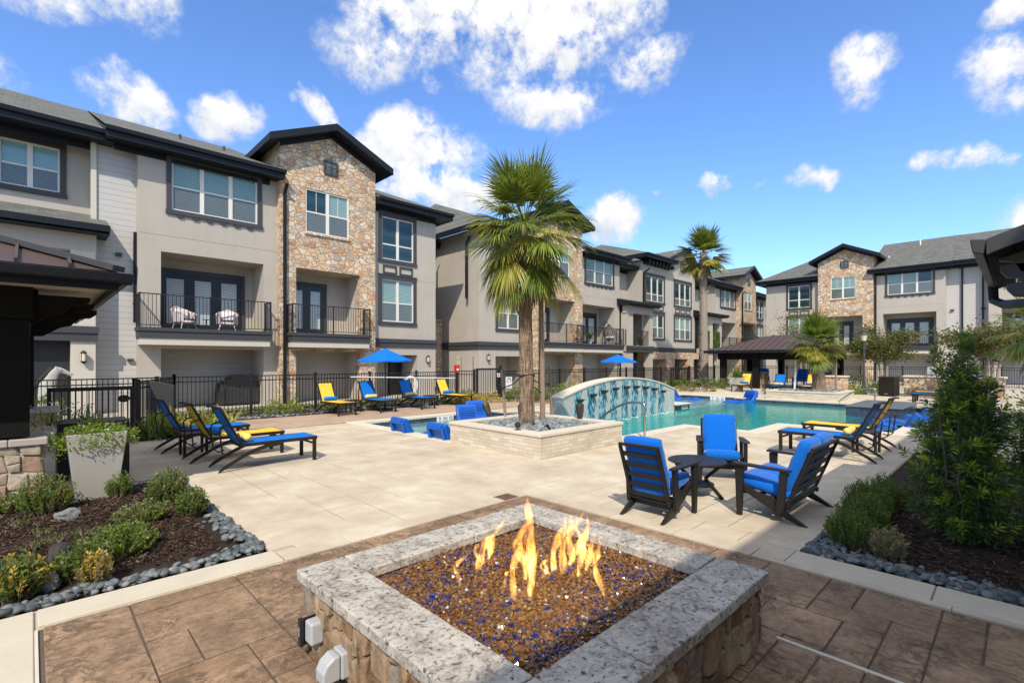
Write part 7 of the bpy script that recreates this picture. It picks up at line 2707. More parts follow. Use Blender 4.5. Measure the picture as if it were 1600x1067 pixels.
def fan_palm(label, x, y, z0, ztop, r0, r1, counts, pet, fan, seed, nseg=38, wd=0.03, boots=0.0, skirt=10, dead=10, el_lo=-0.75, group=None, bark='palm_bark', hang=1.0):
    t = thing('palm_tree', label, 'palm tree', (x, y, z0), 0, group)
    rr = random.Random(seed)
    H = ztop - z0
    mb = MB()
    n = 26
    pts, rs = [], []
    for i in range(n + 1):
        u = i / n
        pts.append((0.03 * math.sin(u * 3 + seed), 0.03 * math.cos(u * 2.2 + seed) - 0.03, H * u))
        rs.append((r0 + (r1 - r0) * u) * (1 + 0.22 * max(0, 1 - u * 9) ** 2 + 0.035 * math.sin(u * 40 + seed)))
    mb.tube(pts, rs, 20)
    mb.build('trunk', M[bark], t, smooth=True)
    if boots:
        bt = MB()
        m = int(H * boots / 0.05)
        for k in range(m):
            zz = H * (1 - boots) + (H * boots) * k / m
            a = k * 2.4
            rad = r0 + (r1 - r0) * zz / H
            o = Vector((math.cos(a), math.sin(a), 0))
            p = Vector((0, 0, zz)) + o * rad * 0.85
            q = p + o * rr.uniform(0.05, 0.11) + Vector((0, 0, rr.uniform(0.14, 0.26)))
            bt.bar(p, q, rr.uniform(0.07, 0.10), 0.025, tuple(o))
        bt.build('leaf_bases', M['trunk_grey'], t)
    top = Vector((0, 0, H))
    green, yel, ded = Leaves(seed=seed), Leaves(seed=seed + 1), Leaves(seed=seed + 2)
    pet_mb = MB()
    for k in range(counts):
        u = (k + 0.5) / counts                          # 0 at the spear, 1 at the lowest leaves
        az = k * 2.39996 + rr.uniform(-.6, .6)
        el = 1.42 + (el_lo - 1.42) * u ** 0.85 + rr.uniform(-.26, .26)
        lv = green if u < 0.5 else (yel if rr.random() < 0.8 else green)
        L = pet * (0.65 + 0.5 * u) * rr.uniform(0.65, 1.3)
        pp = fan_leaf(lv, top + Vector((0, 0, 0.12 - 0.35 * u)), az, el, L, fan * rr.uniform(0.75, 1.12), nseg, rr, (0.26 + 0.78 * u) * hang * rr.uniform(0.7, 1.4), rr.uniform(2.0, 2.7), wd)
        pet_mb.tube(pp, [0.016, 0.013, 0.011, 0.009, 0.007], 5, caps=False)
    for k in range(dead):
        az = k * 2.39996 + 1.0
        pp = fan_leaf(ded, top + Vector((0, 0, -0.32 - 0.25 * rr.random())), az, -0.95 + rr.uniform(-.2, .2), pet * 0.55, fan * 0.85, nseg // 2, rr, 1.3, 1.3, wd * 1.1)
        pet_mb.tube(pp, [0.014, 0.012, 0.010, 0.008, 0.006], 5, caps=False)
    green.build('fronds', 'palm_green', t)
    yel.build('fronds', 'palm_yellow', t)
    if ded.mb.v:
        ded.build('dead_fronds', 'palm_dead', t)
    pet_mb.build('leaf_stalks', M['leaf_bright'], t)
    return t


gx, gy = gp(824, 655, 0.40)
PALM1 = (7.08, 6.92)
fan_palm('big near fan palm with shaggy yellowing skirt in the pale planter', PALM1[0], PALM1[1], 0.36, 4.30, 0.150, 0.115, 68, 0.70, 0.84, 3, 30, 0.046, boots=0.46, dead=14, el_lo=-1.0, hang=1.25)
fan_palm('tall slender fan palm with textured pale trunk in front of the far left building', 31.9, 14.7, 0.0, 8.75, 0.29, 0.19, 56, 0.80, 1.15, 9, 24, 0.10, boots=0.97, dead=6, el_lo=-0.7, bark='trunk_grey', hang=0.55)
fan_palm('squat fan palm with thick trunk in the planter beyond the pool', 24.3, 6.15, 0.30, 2.45, 0.27, 0.19, 56, 0.50, 0.82, 15, 26, 0.06, boots=0.45, dead=8, el_lo=-0.55, hang=0.95)

# props and ties of the near palm
PR = 'wooden stakes propping the near palm'
stakes = []
for (u0, v0, u1, v1, dist, lb) in ((790, 657, 784, 577, 10.9, 'pale wooden stake leaning left of the near palm trunk'), (848, 661, 845, 425, 10.1, 'tall brown wooden pole standing close to the right of the near palm trunk'), (863, 653, 857, 573, 11.2, 'grey wooden stake farthest right of the near palm trunk')):
    pts = []
    for (u, v) in ((u0, v0), (u1, v1)):
        r_ = (u - 800) / 774.0 * dist
        pts.append(Vector((r_ * 0.7174 + dist * 0.6967, -r_ * 0.6967 + dist * 0.7174, CAM_H - (v - 563) * dist / 774.0)))
    t = thing('stake', lb, 'stake', tuple(pts[0]), 0, PR)
    mb = MB(tuple(pts[0]))
    k_ = 1.6 if v1 < 500 else 1.0
    mb.tube([pts[0] - Vector((0, 0, 0.25)), pts[0], pts[1]], [0.034 * k_, 0.034 * k_, 0.030 * k_], 10)
    mb.build('pole', M['stake_wood'], t)
    stakes.append(pts[1])
ctr = Vector((PALM1[0], PALM1[1], 1.36))
tie = thing('palm_tie', 'black webbing straps tied from the near palm trunk to its stakes', 'strap', tuple(ctr))
mb = MB(tuple(ctr))
mb.tube([ctr + Vector((0.19 * math.cos(a * 0.3), 0.19 * math.sin(a * 0.3), 0.02 * math.sin(a))) for a in range(22)], 0.02, 6, caps=False)
for s, dz in zip(stakes, (-0.42, -2.45, -0.40)):
    e = s + Vector((0, 0, dz))
    d = (e - ctr).normalized()
    mb.tube([ctr + d * 0.17, (ctr + e) / 2 + Vector((0, 0, -0.05)), e], 0.012, 6)
    mb.tube([e + Vector((0.04 * math.cos(a), 0.04 * math.sin(a), 0)) for a in range(7)], 0.012, 5, caps=False)
mb.build('strap', M['black_plastic'], tie)

# landscape spotlights


def spotlight(x, y, z, az, el, label, s=1.0, lit='bronze', group='bronze garden spotlights'):
    t = thing('spotlight', label, 'spotlight', (x, y, z), az, group)
    mb = MB()
    mb.tube([(0, 0, -0.08), (0, 0, 0.06 * s)], 0.012 * s, 8)
    mb.build('stem', M['bronze'], t)
    d = Vector((math.cos(el), 0, math.sin(el)))
    b = Vector((0, 0, 0.07 * s)) - d * 0.07 * s
    mb = MB()
    mb.tube([b, b + d * 0.03 * s, b + d * 0.10 * s, b + d * 0.19 * s, b + d * 0.23 * s], [0.028 * s, 0.045 * s, 0.055 * s, 0.068 * s, 0.066 * s], 14)
    mb.build('housing', M[lit], t, smooth=False)
    mb = MB()
    mb.tube([b + d * 0.231 * s, b + d * 0.234 * s], [0.058 * s, 0.058 * s], 14)
    mb.build('lens', M['pane_dark'], t)


plain('brass_old', (0.26, 0.14, 0.05), 0.5, var=0.4, scale=20)
gx, gy = gp(763, 648, 0.45)
spotlight(gx, gy, 0.42, R(100), R(62), 'bronze spotlight leaning at the left corner of the palm planter', 1.25)
gx, gy = gp(906, 652, 0.45)
spotlight(gx, gy, 0.42, R(60), R(84), 'bronze spotlight at the right end of the palm planter beside the fountain', 1.35)
gx, gy = gp(809, 668, 0.45)
spotlight(gx, gy, 0.42, R(225), R(12), 'old brass spotlight facing the camera in front of the near palm', 0.95, 'brass_old')
gx, gy = gp(815, 655, 0.45)
spotlight(gx, gy, 0.44, R(30), R(80), 'grey spotlight right against the near palm trunk', 1.3)
gx, gy = gp(88, 893, 0.05)
spotlight(gx, gy, 0.055, R(80), R(18), 'bronze spotlight lying in the left bed behind the yellowing shrub', 1.0)

# ------------------------------------------------------------------ fountain wall
ft = thing('fountain_wall', 'curved-top fountain wall with blue glass mosaic strips and bronze spouts', 'fountain', (13.9, 9.3, 0))
o = (13.9, 9.3, 0)
fx0, fx1, fy0, fy1 = 10.66, 17.15, 9.0, 9.42


def arc(x):
    u = (x - fx0) / (fx1 - fx0)
    return 0.60 + 0.49 * (1 - (2 * u - 1) ** 2) + 0.01 * u


mb = MB(o)
N = 48
xs = [fx0 + (fx1 - fx0) * k / N for k in range(N + 1)]
mb.prism([(fx0, -0.45), (fx1, -0.45)] + [(x, arc(x) - 0.05) for x in xs[::-1]], lambda a, b, d: (a, d, b), fy0, fy1)
mb.build('wall', M['marble_pale'], ft, fix=True)
mb = MB(o)
for a, b in zip(xs[:-1], xs[1:]):
    za, zb = arc(a), arc(b)
    vs = [(a, fy0 - 0.03, za - 0.048), (b, fy0 - 0.03, zb - 0.048), (b, fy1 + 0.03, zb - 0.048), (a, fy1 + 0.03, za - 0.048), (a, fy0 - 0.03, za), (b, fy0 - 0.03, zb), (b, fy1 + 0.03, zb), (a, fy1 + 0.03, za)]
    mb.add(vs, [(0, 3, 2, 1), (4, 5, 6, 7), (0, 1, 5, 4), (2, 3, 7, 6)] + ([(3, 0, 4, 7)] if a == xs[0] else []) + ([(1, 2, 6, 5)] if b == xs[-1] else []))
mb.build('coping', M['coping'], ft)
for i, u in enumerate((903, 923.5, 940.8, 958.5, 976, 991, 1006, 1019.5, 1032.5)):
    t_ = (u - 800) / 774.0
    d_ = 9.0 / (-t_ * 0.6967 + 0.7174)
    x = d_ * (t_ * 0.7174 + 0.6967)
    wx = 0.175
    mb = MB(o)
    mb.prism([(x - wx, -0.3), (x + wx, -0.3), (x + wx, arc(x + wx) - 0.06), (x, arc(x) - 0.055), (x - wx, arc(x - wx) - 0.06)], lambda a, b, d: (a, d, b), fy0 - 0.012, fy0 + 0.01)
    mb.build('mosaic_strip', M['mosaic_blue'], ft, fix=True)
    zs = arc(x) - 0.37
    mb = MB(o)
    mb.lathe([(0.045, 0.0), (0.085, 0.03), (0.105, 0.075), (0.115, 0.08), (0.115, 0.095)], (x, fy0 - 0.10, zs), 14)
    mb.bar((x, fy0 - 0.01, zs + 0.02), (x, fy0 - 0.09, zs + 0.03), 0.06, 0.04)
    mb.bar((x, fy0 - 0.18, zs + 0.085), (x, fy0 - 0.26, zs + 0.075), 0.06, 0.012)
    mb.build('spout', M['bronze'], ft)
m, t = mat_new('falling_water')
co = t.objco()
k = t.noise(t.mapping(co, (40, 40, 4)), 1.0, 3)
finish(t, t.n('ShaderNodeMixShader', {0: t.ramp(k, [(0.35, 0.0), (0.7, 0.28)]), 1: t.n('ShaderNodeBsdfTransparent').outputs[0], 2: principled(t, (0.85, 0.9, 0.92), 0.15, 0, 0.7)}).outputs[0])
m, t = mat_new('foam_white')
finish(t, principled(t, (0.8, 0.86, 0.86), 0.5))
for i, u in enumerate((903, 923.5, 940.8, 958.5, 976, 991, 1006, 1019.5, 1032.5)):
    t_ = (u - 800) / 774.0
    d_ = 9.0 / (-t_ * 0.6967 + 0.7174)
    x = d_ * (t_ * 0.7174 + 0.6967)
    zs = arc(x) - 0.29
    mb = MB(o)
    mb.tube([(x + 0.01 * math.sin(q * 1.7), fy0 - 0.255 - 0.14 * (q / 6) ** 0.5, zs + (WATER_Z - zs) * q / 6) for q in range(7)], [0.014, 0.012, 0.009, 0.008, 0.008, 0.009, 0.012], 7)
    mb.build('water_jet', M['falling_water'], ft, smooth=True)
rr = random.Random(4)
mb = MB(o)
for i, u in enumerate((903, 923.5, 940.8, 958.5, 976, 991, 1006, 1019.5, 1032.5)):
    t_ = (u - 800) / 774.0
    d_ = 9.0 / (-t_ * 0.6967 + 0.7174)
    x = d_ * (t_ * 0.7174 + 0.6967)
    for k in range(14):
        a = rr.uniform(0.005, 0.016)
        pebble(mb, x + rr.gauss(0, 0.10), fy0 - 0.39 + rr.gauss(0, 0.07), WATER_Z + 0.004, a * 2, a * 1.5, a * 0.6, rr.uniform(0, 3), rr, 0.1)
tag(mb.build('foam', M['foam_white'], ft, smooth=True), kind='stuff')

# handrails
HR = 'stainless pool handrails'


def handrail(p0, p1, top, label, r=0.026):
    p0, p1 = Vector(p0), Vector(p1)
    t = thing('handrail', label, 'handrail', tuple(p0), 0, HR)
    mb = MB(tuple(p0))
    pts = []
    n = 26
    for k in range(n + 1):
        u = k / n
        q = p0.lerp(p1, max(0.0, (u - 0.25) / 0.75) ** 1.15)
        if u < 0.3:
            z = p0.z + (top - p0.z) * (1 - (1 - u / 0.3) ** 2.0) * 0.93
        else:
            v = (u - 0.3) / 0.7
            z = (top * 0.93 + p0.z * 0.07) + (top * 0.07) * math.sin(v * 2.2) * 1.6 - (top - p1.z) * max(0, v) ** 1.9
        pts.append((q.x, q.y, z))
    mb.tube(pts, r, 12)
    mb.build('rail', M['steel'], t, smooth=True)
    mb = MB(tuple(p0))
    mb.lathe([(0.055, 0.0), (0.055, 0.012), (0.03, 0.02)], (p0.x, p0.y, 0.012), 16)
    mb.build('flange', M['steel'], t)


a = gp(1007, 685, 0)
handrail((a[0], a[1], 0), (9.55, 7.35, -0.2), 0.80, 'steel handrail arching from the deck into the pool beside the palm planter')
a = gp(1367, 633, 0)
b = gp(1302, 632, -0.1)
handrail((a[0], a[1], 0), (b[0], b[1], -0.2), 0.66, 'steel handrail arching into the far end of the pool')

# ------------------------------------------------------------------ smaller things
# taupe planter with trailing flowers, dark planter box behind it
t = thing('tapered_planter', 'tall taupe tapered planter overflowing with bright green foliage and white flowers', 'planter', (0.56, 7.78, 0))
mb = MB()
w0, w1, hh = 0.185, 0.275, 0.80
mb.add([(-w0, -w0, 0), (w0, -w0, 0), (w0, w0, 0), (-w0, w0, 0), (-w1, -w1, hh), (w1, -w1, hh), (w1, w1, hh), (-w1, w1, hh),
        (-w1 + .03, -w1 + .03, hh), (w1 - .03, -w1 + .03, hh), (w1 - .03, w1 - .03, hh), (-w1 + .03, w1 - .03, hh),
        (-w1 + .04, -w1 + .04, hh - .08), (w1 - .04, -w1 + .04, hh - .08), (w1 - .04, w1 - .04, hh - .08), (-w1 + .04, w1 - .04, hh - .08)],
       [(3, 2, 1, 0), (0, 1, 5, 4), (1, 2, 6, 5), (2, 3, 7, 6), (3, 0, 4, 7), (4, 5, 9, 8), (5, 6, 10, 9), (6, 7, 11, 10), (7, 4, 8, 11), (8, 9, 13, 12), (9, 10, 14, 13), (10, 11, 15, 14), (11, 8, 12, 15), (12, 13, 14, 15)])
mb.build('pot', M['planter_taupe'], t, bevel=0.006)
t = thing('trailing_plant', 'bright green trailing plant with white blossoms filling the taupe planter', 'plant', (0.56, 7.78, 0.78))
rr = random.Random(77)
lv, fl = Leaves(seed=77), Leaves(seed=78)
for k in range(2600):
    a = rr.uniform(0, 6.283)
    u = rr.random() ** 0.5
    x, y = 0.42 * u * math.cos(a), 0.36 * u * math.sin(a)
    over = max(abs(x), abs(y)) > 0.27
    z = rr.uniform(-0.16, 0.02) if over else rr.uniform(-0.02, 0.14) * (1.2 - u)
    if x < -0.2 and rr.random() < 0.3:
        z -= rr.uniform(0, 0.18)
    lv.leaf((x, y, z), (rr.gauss(0, 1) + x * 2, rr.gauss(0, 1) + y * 2, rr.gauss(0.4, 0.7)), rr.uniform(.02, .042), rr.uniform(.014, .024))
for k in range(46):
    a = rr.uniform(0, 6.283)
    u = rr.uniform(0.3, 1)
    x, y, z = 0.40 * u * math.cos(a), 0.34 * u * math.sin(a), rr.uniform(-0.08, 0.10)
    for q in range(6):
        fl.leaf((x, y, z), (math.cos(q) + rr.gauss(0, .2), math.sin(q) + rr.gauss(0, .2), 0.7), .026, .02)
lv.build('foliage', 'leaf_bright', t)
fl.build('flowers', 'petal_white', t)
t = thing('dried_stalks', 'pale dried stalks standing in the taupe planter', 'plant', (0.60, 7.85, 0.80))
mb = MB()
mb.tube([(0, 0, 0), (0.01, 0, 0.14), (0.005, 0.01, 0.24)], [0.008, 0.012, 0.006], 6)
mb.tube([(0.05, 0, 0), (0.09, 0, 0.12), (0.17, 0, 0.16)], 0.003, 5)
mb.tube([(0.04, 0, 0), (0.06, 0.02, 0.15), (0.12, 0.02, 0.19)], 0.003, 5)
mb.build('stalks', M['stake_wood'], t)
t = thing('planter_stand', 'black open-framed box stand behind the taupe planter', 'stand', (0.64, 9.35, 0))
mb = MB()
W, Dp, hh = 0.39, 0.3, 0.79
mb.box(-W, W, -Dp, Dp, hh - 0.09, hh)
for sx in (-1, 1):
    mb.box(sx * W - (0.24 if sx > 0 else 0), sx * W + (0 if sx > 0 else 0.12), -Dp, Dp, 0, hh - 0.091)
mb.box(-W + 0.12, W - 0.24, Dp - 0.05, Dp, 0, 0.4)
mb.build('frame', M['black_plastic'], t, bevel=0.006)
t = strap_clump('green foliage with small white flowers growing behind the black box stand', 0.35, 9.75, 0.72, 120, 0.30, 91, 'leaf_mid', 0.02, 0.9, 'leafy_plant', spread=0.42, mat2='leaf_bright')
fl = Leaves(seed=5)
rr = random.Random(6)
for k in range(26):
    x, y, z = rr.uniform(-.5, .5), rr.uniform(-.3, .3), rr.uniform(.1, .32)
    for q in range(5):
        fl.leaf((x, y, z), (math.cos(q * 1.3), math.sin(q * 1.3), 0.5), .028, .022)
fl.build('flowers', 'petal_white', t)
t['label'] = 'green foliage with small white flowers growing behind the black box stand'
t['category'] = 'plant'

# utility box by the fence corner
t = thing('utility_box', 'dark grey sloping-top utility box behind the fence at the gate', 'utility box', (2.25, 14.6, 0))
mb = MB()
mb.prism([(-0.24, 0.0), (0.24, 0.0), (0.24, 1.06), (-0.24, 1.18)], lambda a, b, d: (a, d, b), -0.35, 0.3)
mb.build('cabinet', M['trim_dark'], t, bevel=0.02)
mb = MB()
mb.box(-0.21, 0.21, -0.365, -0.351, 0.1, 1.0)
mb.build('door', M['trim_dark'], t, bevel=0.005)

# horse statue on the patio
t = thing('horse_statue', 'pale horse-head statue with dark mane on the patio at the far left', 'statue', (0.35, 18.6, 0.0))
HS = 0.62
HZ = 0.46


def skin(name, verts, edges, radii, mat, parent, sub=2, rs=1.0):
    me = bpy.data.meshes.new(name)
    me.from_pydata(verts, edges, [])
    me.materials.append(mat)
    ob = bpy.data.objects.new(name, me)
    col.objects.link(ob)
    ob.parent = parent
    m = ob.modifiers.new('skin', 'SKIN')
    for v, r_ in zip(me.skin_vertices[0].data, radii):
        v.radius = (r_[0] * rs, r_[1] * rs) if isinstance(r_, tuple) else (r_ * rs, r_ * rs)
    me.skin_vertices[0].data[0].use_root = True
    s = ob.modifiers.new('sub', 'SUBSURF')
    s.levels = s.render_levels = sub
    return ob


PED = MB()
PED.box(-0.22, 0.22, -0.2, 0.2, 0.0, 0.50)
PED.build('pedestal', M['horse_stone'], t, bevel=0.02)
hv = lambda p: (p[0] * HS, p[1] * HS, p[2] * HS + HZ)
vs = [(-0.15, 0, 0.55), (-0.02, 0, 0.85), (0.08, 0, 1.15), (0.20, 0, 1.42), (0.34, 0, 1.50), (0.54, 0, 1.40), (0.70, 0, 1.30), (0.80, 0, 1.25), (0.24, 0.07, 1.66), (0.24, -0.07, 1.66), (-0.15, 0, 0.1)]
vs = [hv(p) for p in vs]
skin('horse_body', vs, [(0, 1), (1, 2), (2, 3), (3, 4), (4, 5), (5, 6), (6, 7), (3, 8), (3, 9), (0, 10)], [(0.22, 0.36), (0.18, 0.30), (0.14, 0.22), (0.11, 0.16), (0.10, 0.15), (0.075, 0.10), (0.065, 0.08), (0.06, 0.07), 0.02, 0.02, (0.24, 0.36)], M['horse_stone'], t, rs=HS)
mb = MB()
for k in range(9):
    u = k / 8
    x, z = -0.42 + 0.50 * u, 0.85 + 0.70 * u
    mb.tube([hv(p) for p in ((x + 0.10, 0, z), (x - 0.02, 0.03 * math.sin(k), z - 0.0), (x - 0.10, 0.05 * math.sin(k * 2), z - 0.16), (x - 0.08, 0.0, z - 0.34))], [0.045, 0.05, 0.045, 0.015], 7)
mb.build('mane', M['dark_mane'], t, smooth=True)
mb = MB()
for s in (-1, 1):
    mb.lathe([(0.001, 0.02), (0.018, 0.0), (0.001, -0.02)], hv((0.42, s * 0.095, 1.47)), 8)
    mb.lathe([(0.001, 0.01), (0.01, 0.0), (0.001, -0.01)], hv((0.82, s * 0.05, 1.27)), 8)
mb.build('eyes', M['dark_mane'], t)
clump('dark leafy shrub at the foot of the horse statue', 0.3, 17.6, 0, 0.55, 0.75, 500, 201, 'leaf_dark', 0.08, 0.04)

# covered grill on the patio of the near building
GG = 'covered patio grills'


def covered_grill(x, y, rz, label, mat='grill_cover', sc=1.0):
    t = thing('covered_grill', label, 'grill', (x, y, 0), rz, GG)
    mb = MB()
    P_ = [(-0.72, 0.0), (-0.76, 0.35), (-0.72, 0.80), (-0.42, 0.86), (-0.36, 1.02), (-0.28, 1.10), (0.28, 1.10), (0.36, 1.02), (0.42, 0.86), (0.72, 0.80), (0.76, 0.35), (0.72, 0.0)]
    mb.prism([(a * sc, b * sc) for a, b in P_], lambda a, b, d: (a, d + 0.04 * math.sin(b * 5 + a * 6), b), -0.32 * sc, 0.32 * sc)
    mb.build('cover', M[mat], t, bevel=0.05, seg=3, fix=True)
    mb = MB()
    for s in (-1, 1):
        mb.tube([(s * 0.60 * sc, -0.34 * sc, 0.1), (s * 0.63 * sc, -0.35 * sc, 0.4), (s * 0.58 * sc, -0.34 * sc, 0.75)], 0.014, 5)
    mb.build('fold', M[mat], t)


covered_grill(5.72, 20.9, R(4), 'black covered grill on the patio of the near left building')

# wicker chairs and a small table on the first balcony


def balcony_chair(x, y, z, rz, label):
    t = thing('balcony_chair', label, 'chair', (x, y, z), rz, 'pale wicker chairs on the near balcony')
    mb = MB()
    n = 18
    vs = []
    for (f, zz, top) in ((1.0, 0.22, 0), (1.08, 0.46, 1), (0.97, 0.46, 2), (0.90, 0.24, 3)):
        for k in range(n + 1):
            a = R(35) + (2 * math.pi - R(70)) * k / n
            b = 1 - abs(k / n * 2 - 1)
            lift = 0.34 * b ** 1.2 if top in (1, 2) else 0
            vs.append((0.34 * f * math.cos(a) - (0.10 * b if top in (1, 2) else 0), 0.34 * f * math.sin(a), zz + lift))
    fs = []
    m = n + 1
    for q in range(3):
        for k in range(n):
            fs.append((q * m + k, q * m + k + 1, (q + 1) * m + k + 1, (q + 1) * m + k))
    mb.add(vs, fs)
    mb.lathe([(0.0, 0.15), (0.28, 0.16), (0.34, 0.22), (0.31, 0.28), (0.0, 0.28)], (0, 0, 0), 20, cap=False)
    mb.build('shell', M['wicker_pale'], t)
    for sx in (-1, 1):
        for sy in (-1, 1):
            mb = MB()
            mb.tube([(sx * 0.2, sy * 0.2, 0.2), (sx * 0.26, sy * 0.26, 0.0)], [0.018, 0.010], 6)
            mb.build('leg', M['cushion_white'], t)
    mb = MB()
    mb.lathe([(0.0, 0.285), (0.27, 0.285), (0.29, 0.31), (0.27, 0.34), (0.0, 0.35)], (0.03, 0, 0), 20, cap=False)
    mb.build('seat_cushion', M['trim_dark'], t)
    mb = MB()
    mb.prism([(-0.2, -0.16), (0.2, -0.16), (0.22, 0.16), (-0.22, 0.16)], lambda a, b, d: (-0.16 + d - b * 0.25, a, 0.52 + b), -0.05, 0.05)
    mb.build('pillow', M['cushion_white'], t, bevel=0.045, seg=3)


balcony_chair(3.75, 19.85, 2.72, R(-70), 'pale wicker chair with white pillow, left one on the near balcony')
balcony_chair(5.05, 19.85, 2.72, R(-105), 'pale wicker chair with white pillow, right one on the near balcony')
t = thing('balcony_table', 'tiny dark table between the two pale balcony chairs', 'table', (4.40, 19.9, 2.72))
mb = MB()
mb.lathe([(0.0, 0.34), (0.13, 0.34), (0.13, 0.36), (0.0, 0.36)], (0, 0, 0), 16, cap=False)
mb.tube([(0, 0, 0), (0, 0, 0.34)], 0.02, 8)
mb.lathe([(0.10, 0.0), (0.10, 0.015), (0.02, 0.03)], (0, 0, 0), 14)
mb.build('table_top', M['iron_black'], t)

# hanging egg chair and pots on a farther balcony
t = thing('egg_chair', 'dark wicker egg chair with white cushion on a far left balcony', 'chair', (28.6, 19.85, 2.72))
mb = MB()
for k in range(14):
    a = k * 2 * math.pi / 14
    pts = [(0.46 * math.sin(b * math.pi / 9) * math.cos(a) * (0.9 + 0.1 * (b > 4)), 0.42 * math.sin(b * math.pi / 9) * math.sin(a), 0.25 + 1.15 * b / 9) for b in range(10)]
    if not (-1.9 < a - 4.71 < 0.75 and -0.75 < a - 4.71):
        mb.tube(pts, 0.016, 5)
for b in range(2, 9):
    r_ = math.sin(b * math.pi / 9)
    mb.tube([(0.46 * r_ * math.cos(R(-40 + q * 13)), 0.42 * r_ * math.sin(R(-40 + q * 13)), 0.25 + 1.15 * b / 9) for q in range(21)], 0.014, 5)
mb.tube([(0, 0.05, 1.40), (0.05, 0.25, 1.62), (0.1, 0.5, 1.5), (0.1, 0.6, 0.9), (0.1, 0.6, 0.03)], 0.025, 7)
mb.build('basket', M['iron_black'], t)
mb = MB()
mb.lathe([(0.0, 0.40), (0.30, 0.42), (0.36, 0.50), (0.30, 0.58), (0.0, 0.60)], (0, -0.02, 0), 18, cap=False)
mb.build('cushion', M['cushion_white'], t, smooth=True)
mb = MB()
mb.lathe([(0.4, 0.0), (0.4, 0.03), (0.35, 0.04)], (0.05, 0.2, 0), 20)
mb.build('base', M['iron_black'], t)
for i, (x, y, z, lb) in enumerate(((26.3, 19.75, 2.72, 'potted green plant in a white pot on the balcony with the egg chair'), (32.2, 19.6, 2.72, 'dark potted plant on the porch balcony of the far left building'))):
    t = thing('potted_plant', lb, 'plant', (x, y, z), 0, 'potted plants on balconies')
    mb = MB()
    mb.lathe([(0.13, 0.0), (0.19, 0.34), (0.20, 0.36), (0.17, 0.36), (0.16, 0.30)], (0, 0, 0), 16)
    mb.build('pot', M['white_plastic' if i == 0 else 'bronze'], t)
    lv = Leaves(seed=300 + i)
    rr = random.Random(300 + i)
    for k in range(110):
        a, e = rr.uniform(0, 6.28), rr.uniform(0.4, 1.4)
        lv.blade((0, 0, 0.32), (math.cos(a) * math.cos(e), math.sin(a) * math.cos(e), math.sin(e)), rr.uniform(.35, .7), .05, 0.8, 4)
    lv.build('foliage', 'leaf_mid', t)
for i, (xa, xb, lb) in enumerate(((42.3, 43.0, 'green leafy privacy screen on the left half of a porch balcony'), (43.85, 45.2, 'wider green leafy privacy screen on the right half of a porch balcony'))):
    t = thing('privacy_screen', lb, 'screen', ((xa + xb) / 2, 19.3, 2.72), 0, 'green privacy screens on a far balcony')
    mb = MB()
    mb.box(-(xb - xa) / 2, (xb - xa) / 2, 0.0, 0.05, 0.02, 1.5)
    mb.build('backing', M['leaf_dark'], t)
    lv = Leaves(seed=400 + i)
    rr = random.Random(400 + i)
    for k in range(900):
        lv.leaf((rr.uniform(-1, 1) * (xb - xa) / 2, -0.01, rr.uniform(0.02, 1.5)), (rr.gauss(0, 1), -0.8, rr.gauss(0, 1)), .13, .09)
    lv.build('foliage', 'leaf_dark', t)

# patio table under the right building's balcony, on the right building
t = thing('balcony_table', 'small white table on the balcony at the right edge', 'table', (48.2, 0.2, 2.72))
mb = MB()
mb.lathe([(0.0, 0.68), (0.42, 0.68), (0.42, 0.72), (0.0, 0.72)], (0, 0, 0), 20, cap=False)
mb.lathe([(0.28, 0.0), (0.20, 0.64), (0.2, 0.66)], (0, 0, 0), 18)
mb.build('table_top', M['white_plastic'], t)

# life ring, shepherd's pole, call box, rule sign


def on_plane_y(u, v, Y):
    t_ = (u - 800) / 774.0
    d_ = Y / (-t_ * 0.6967 + 0.7174)
    return d_ * (t_ * 0.7174 + 0.6967), Y, CAM_H - (v - 563) * d_ / 774.0


p = on_plane_y(641, 602, 16.55)
t = thing('life_ring', 'white life ring with rope hanging on the left fence', 'life ring', p)
mb = MB()
n, m = 28, 10
vs, fs = [], []
for i in range(n):
    a = 2 * math.pi * i / n
    for j in range(m):
        b = 2 * math.pi * j / m
        r_ = 0.30 + 0.065 * math.cos(b)
        vs.append((r_ * math.cos(a), 0.055 * math.sin(b), r_ * math.sin(a)))
for i in range(n):
    for j in range(m):
        fs.append((i * m + j, ((i + 1) % n) * m + j, ((i + 1) % n) * m + (j + 1) % m, i * m + (j + 1) % m))
mb.add(vs, fs)
mb.build('ring', M['white_plastic'], t, smooth=True)
mb = MB()
for k in range(6):
    mb.tube([(0.13 + 0.02 * k + 0.012 * math.sin(q * 2 + k), -0.07, 0.24 - 0.075 * q) for q in range(9)], 0.011, 5)
mb.build('rope', M['cushion_white'], t)
a, b = on_plane_y(548, 589, 16.5), on_plane_y(712, 591, 16.5)
t = thing('rescue_pole', 'long white rescue pole lying along the top of the left fence', 'pole', a)
mb = MB(a)
mb.tube([a, b], 0.022, 8)
mb.tube([Vector(b) + Vector((0.12 * math.sin(q * 0.4), 0, -0.10 * (1 - math.cos(q * 0.4)))) for q in range(8)], 0.012, 6)
mb.build('pole', M['white_plastic'], t)
p = on_plane_y(714, 578, 16.4)
t = thing('call_box', 'small red emergency call box on a black post by the pool gate', 'call box', (p[0], p[1], 0))
mb = MB()
mb.box(-0.10, 0.10, -0.08, 0.08, 1.14, 1.46)
mb.build('housing', M['sign_red'], t, bevel=0.015)
mb = MB()
mb.box(-0.08, 0.03, -0.095, -0.081, 1.24, 1.31)
mb.build('label_plate', M['sign_white'], t)
mb = MB()
mb.box(-0.05, 0.05, -0.05, 0.05, 0, 1.14)
mb.build('post', M['iron_black'], t)
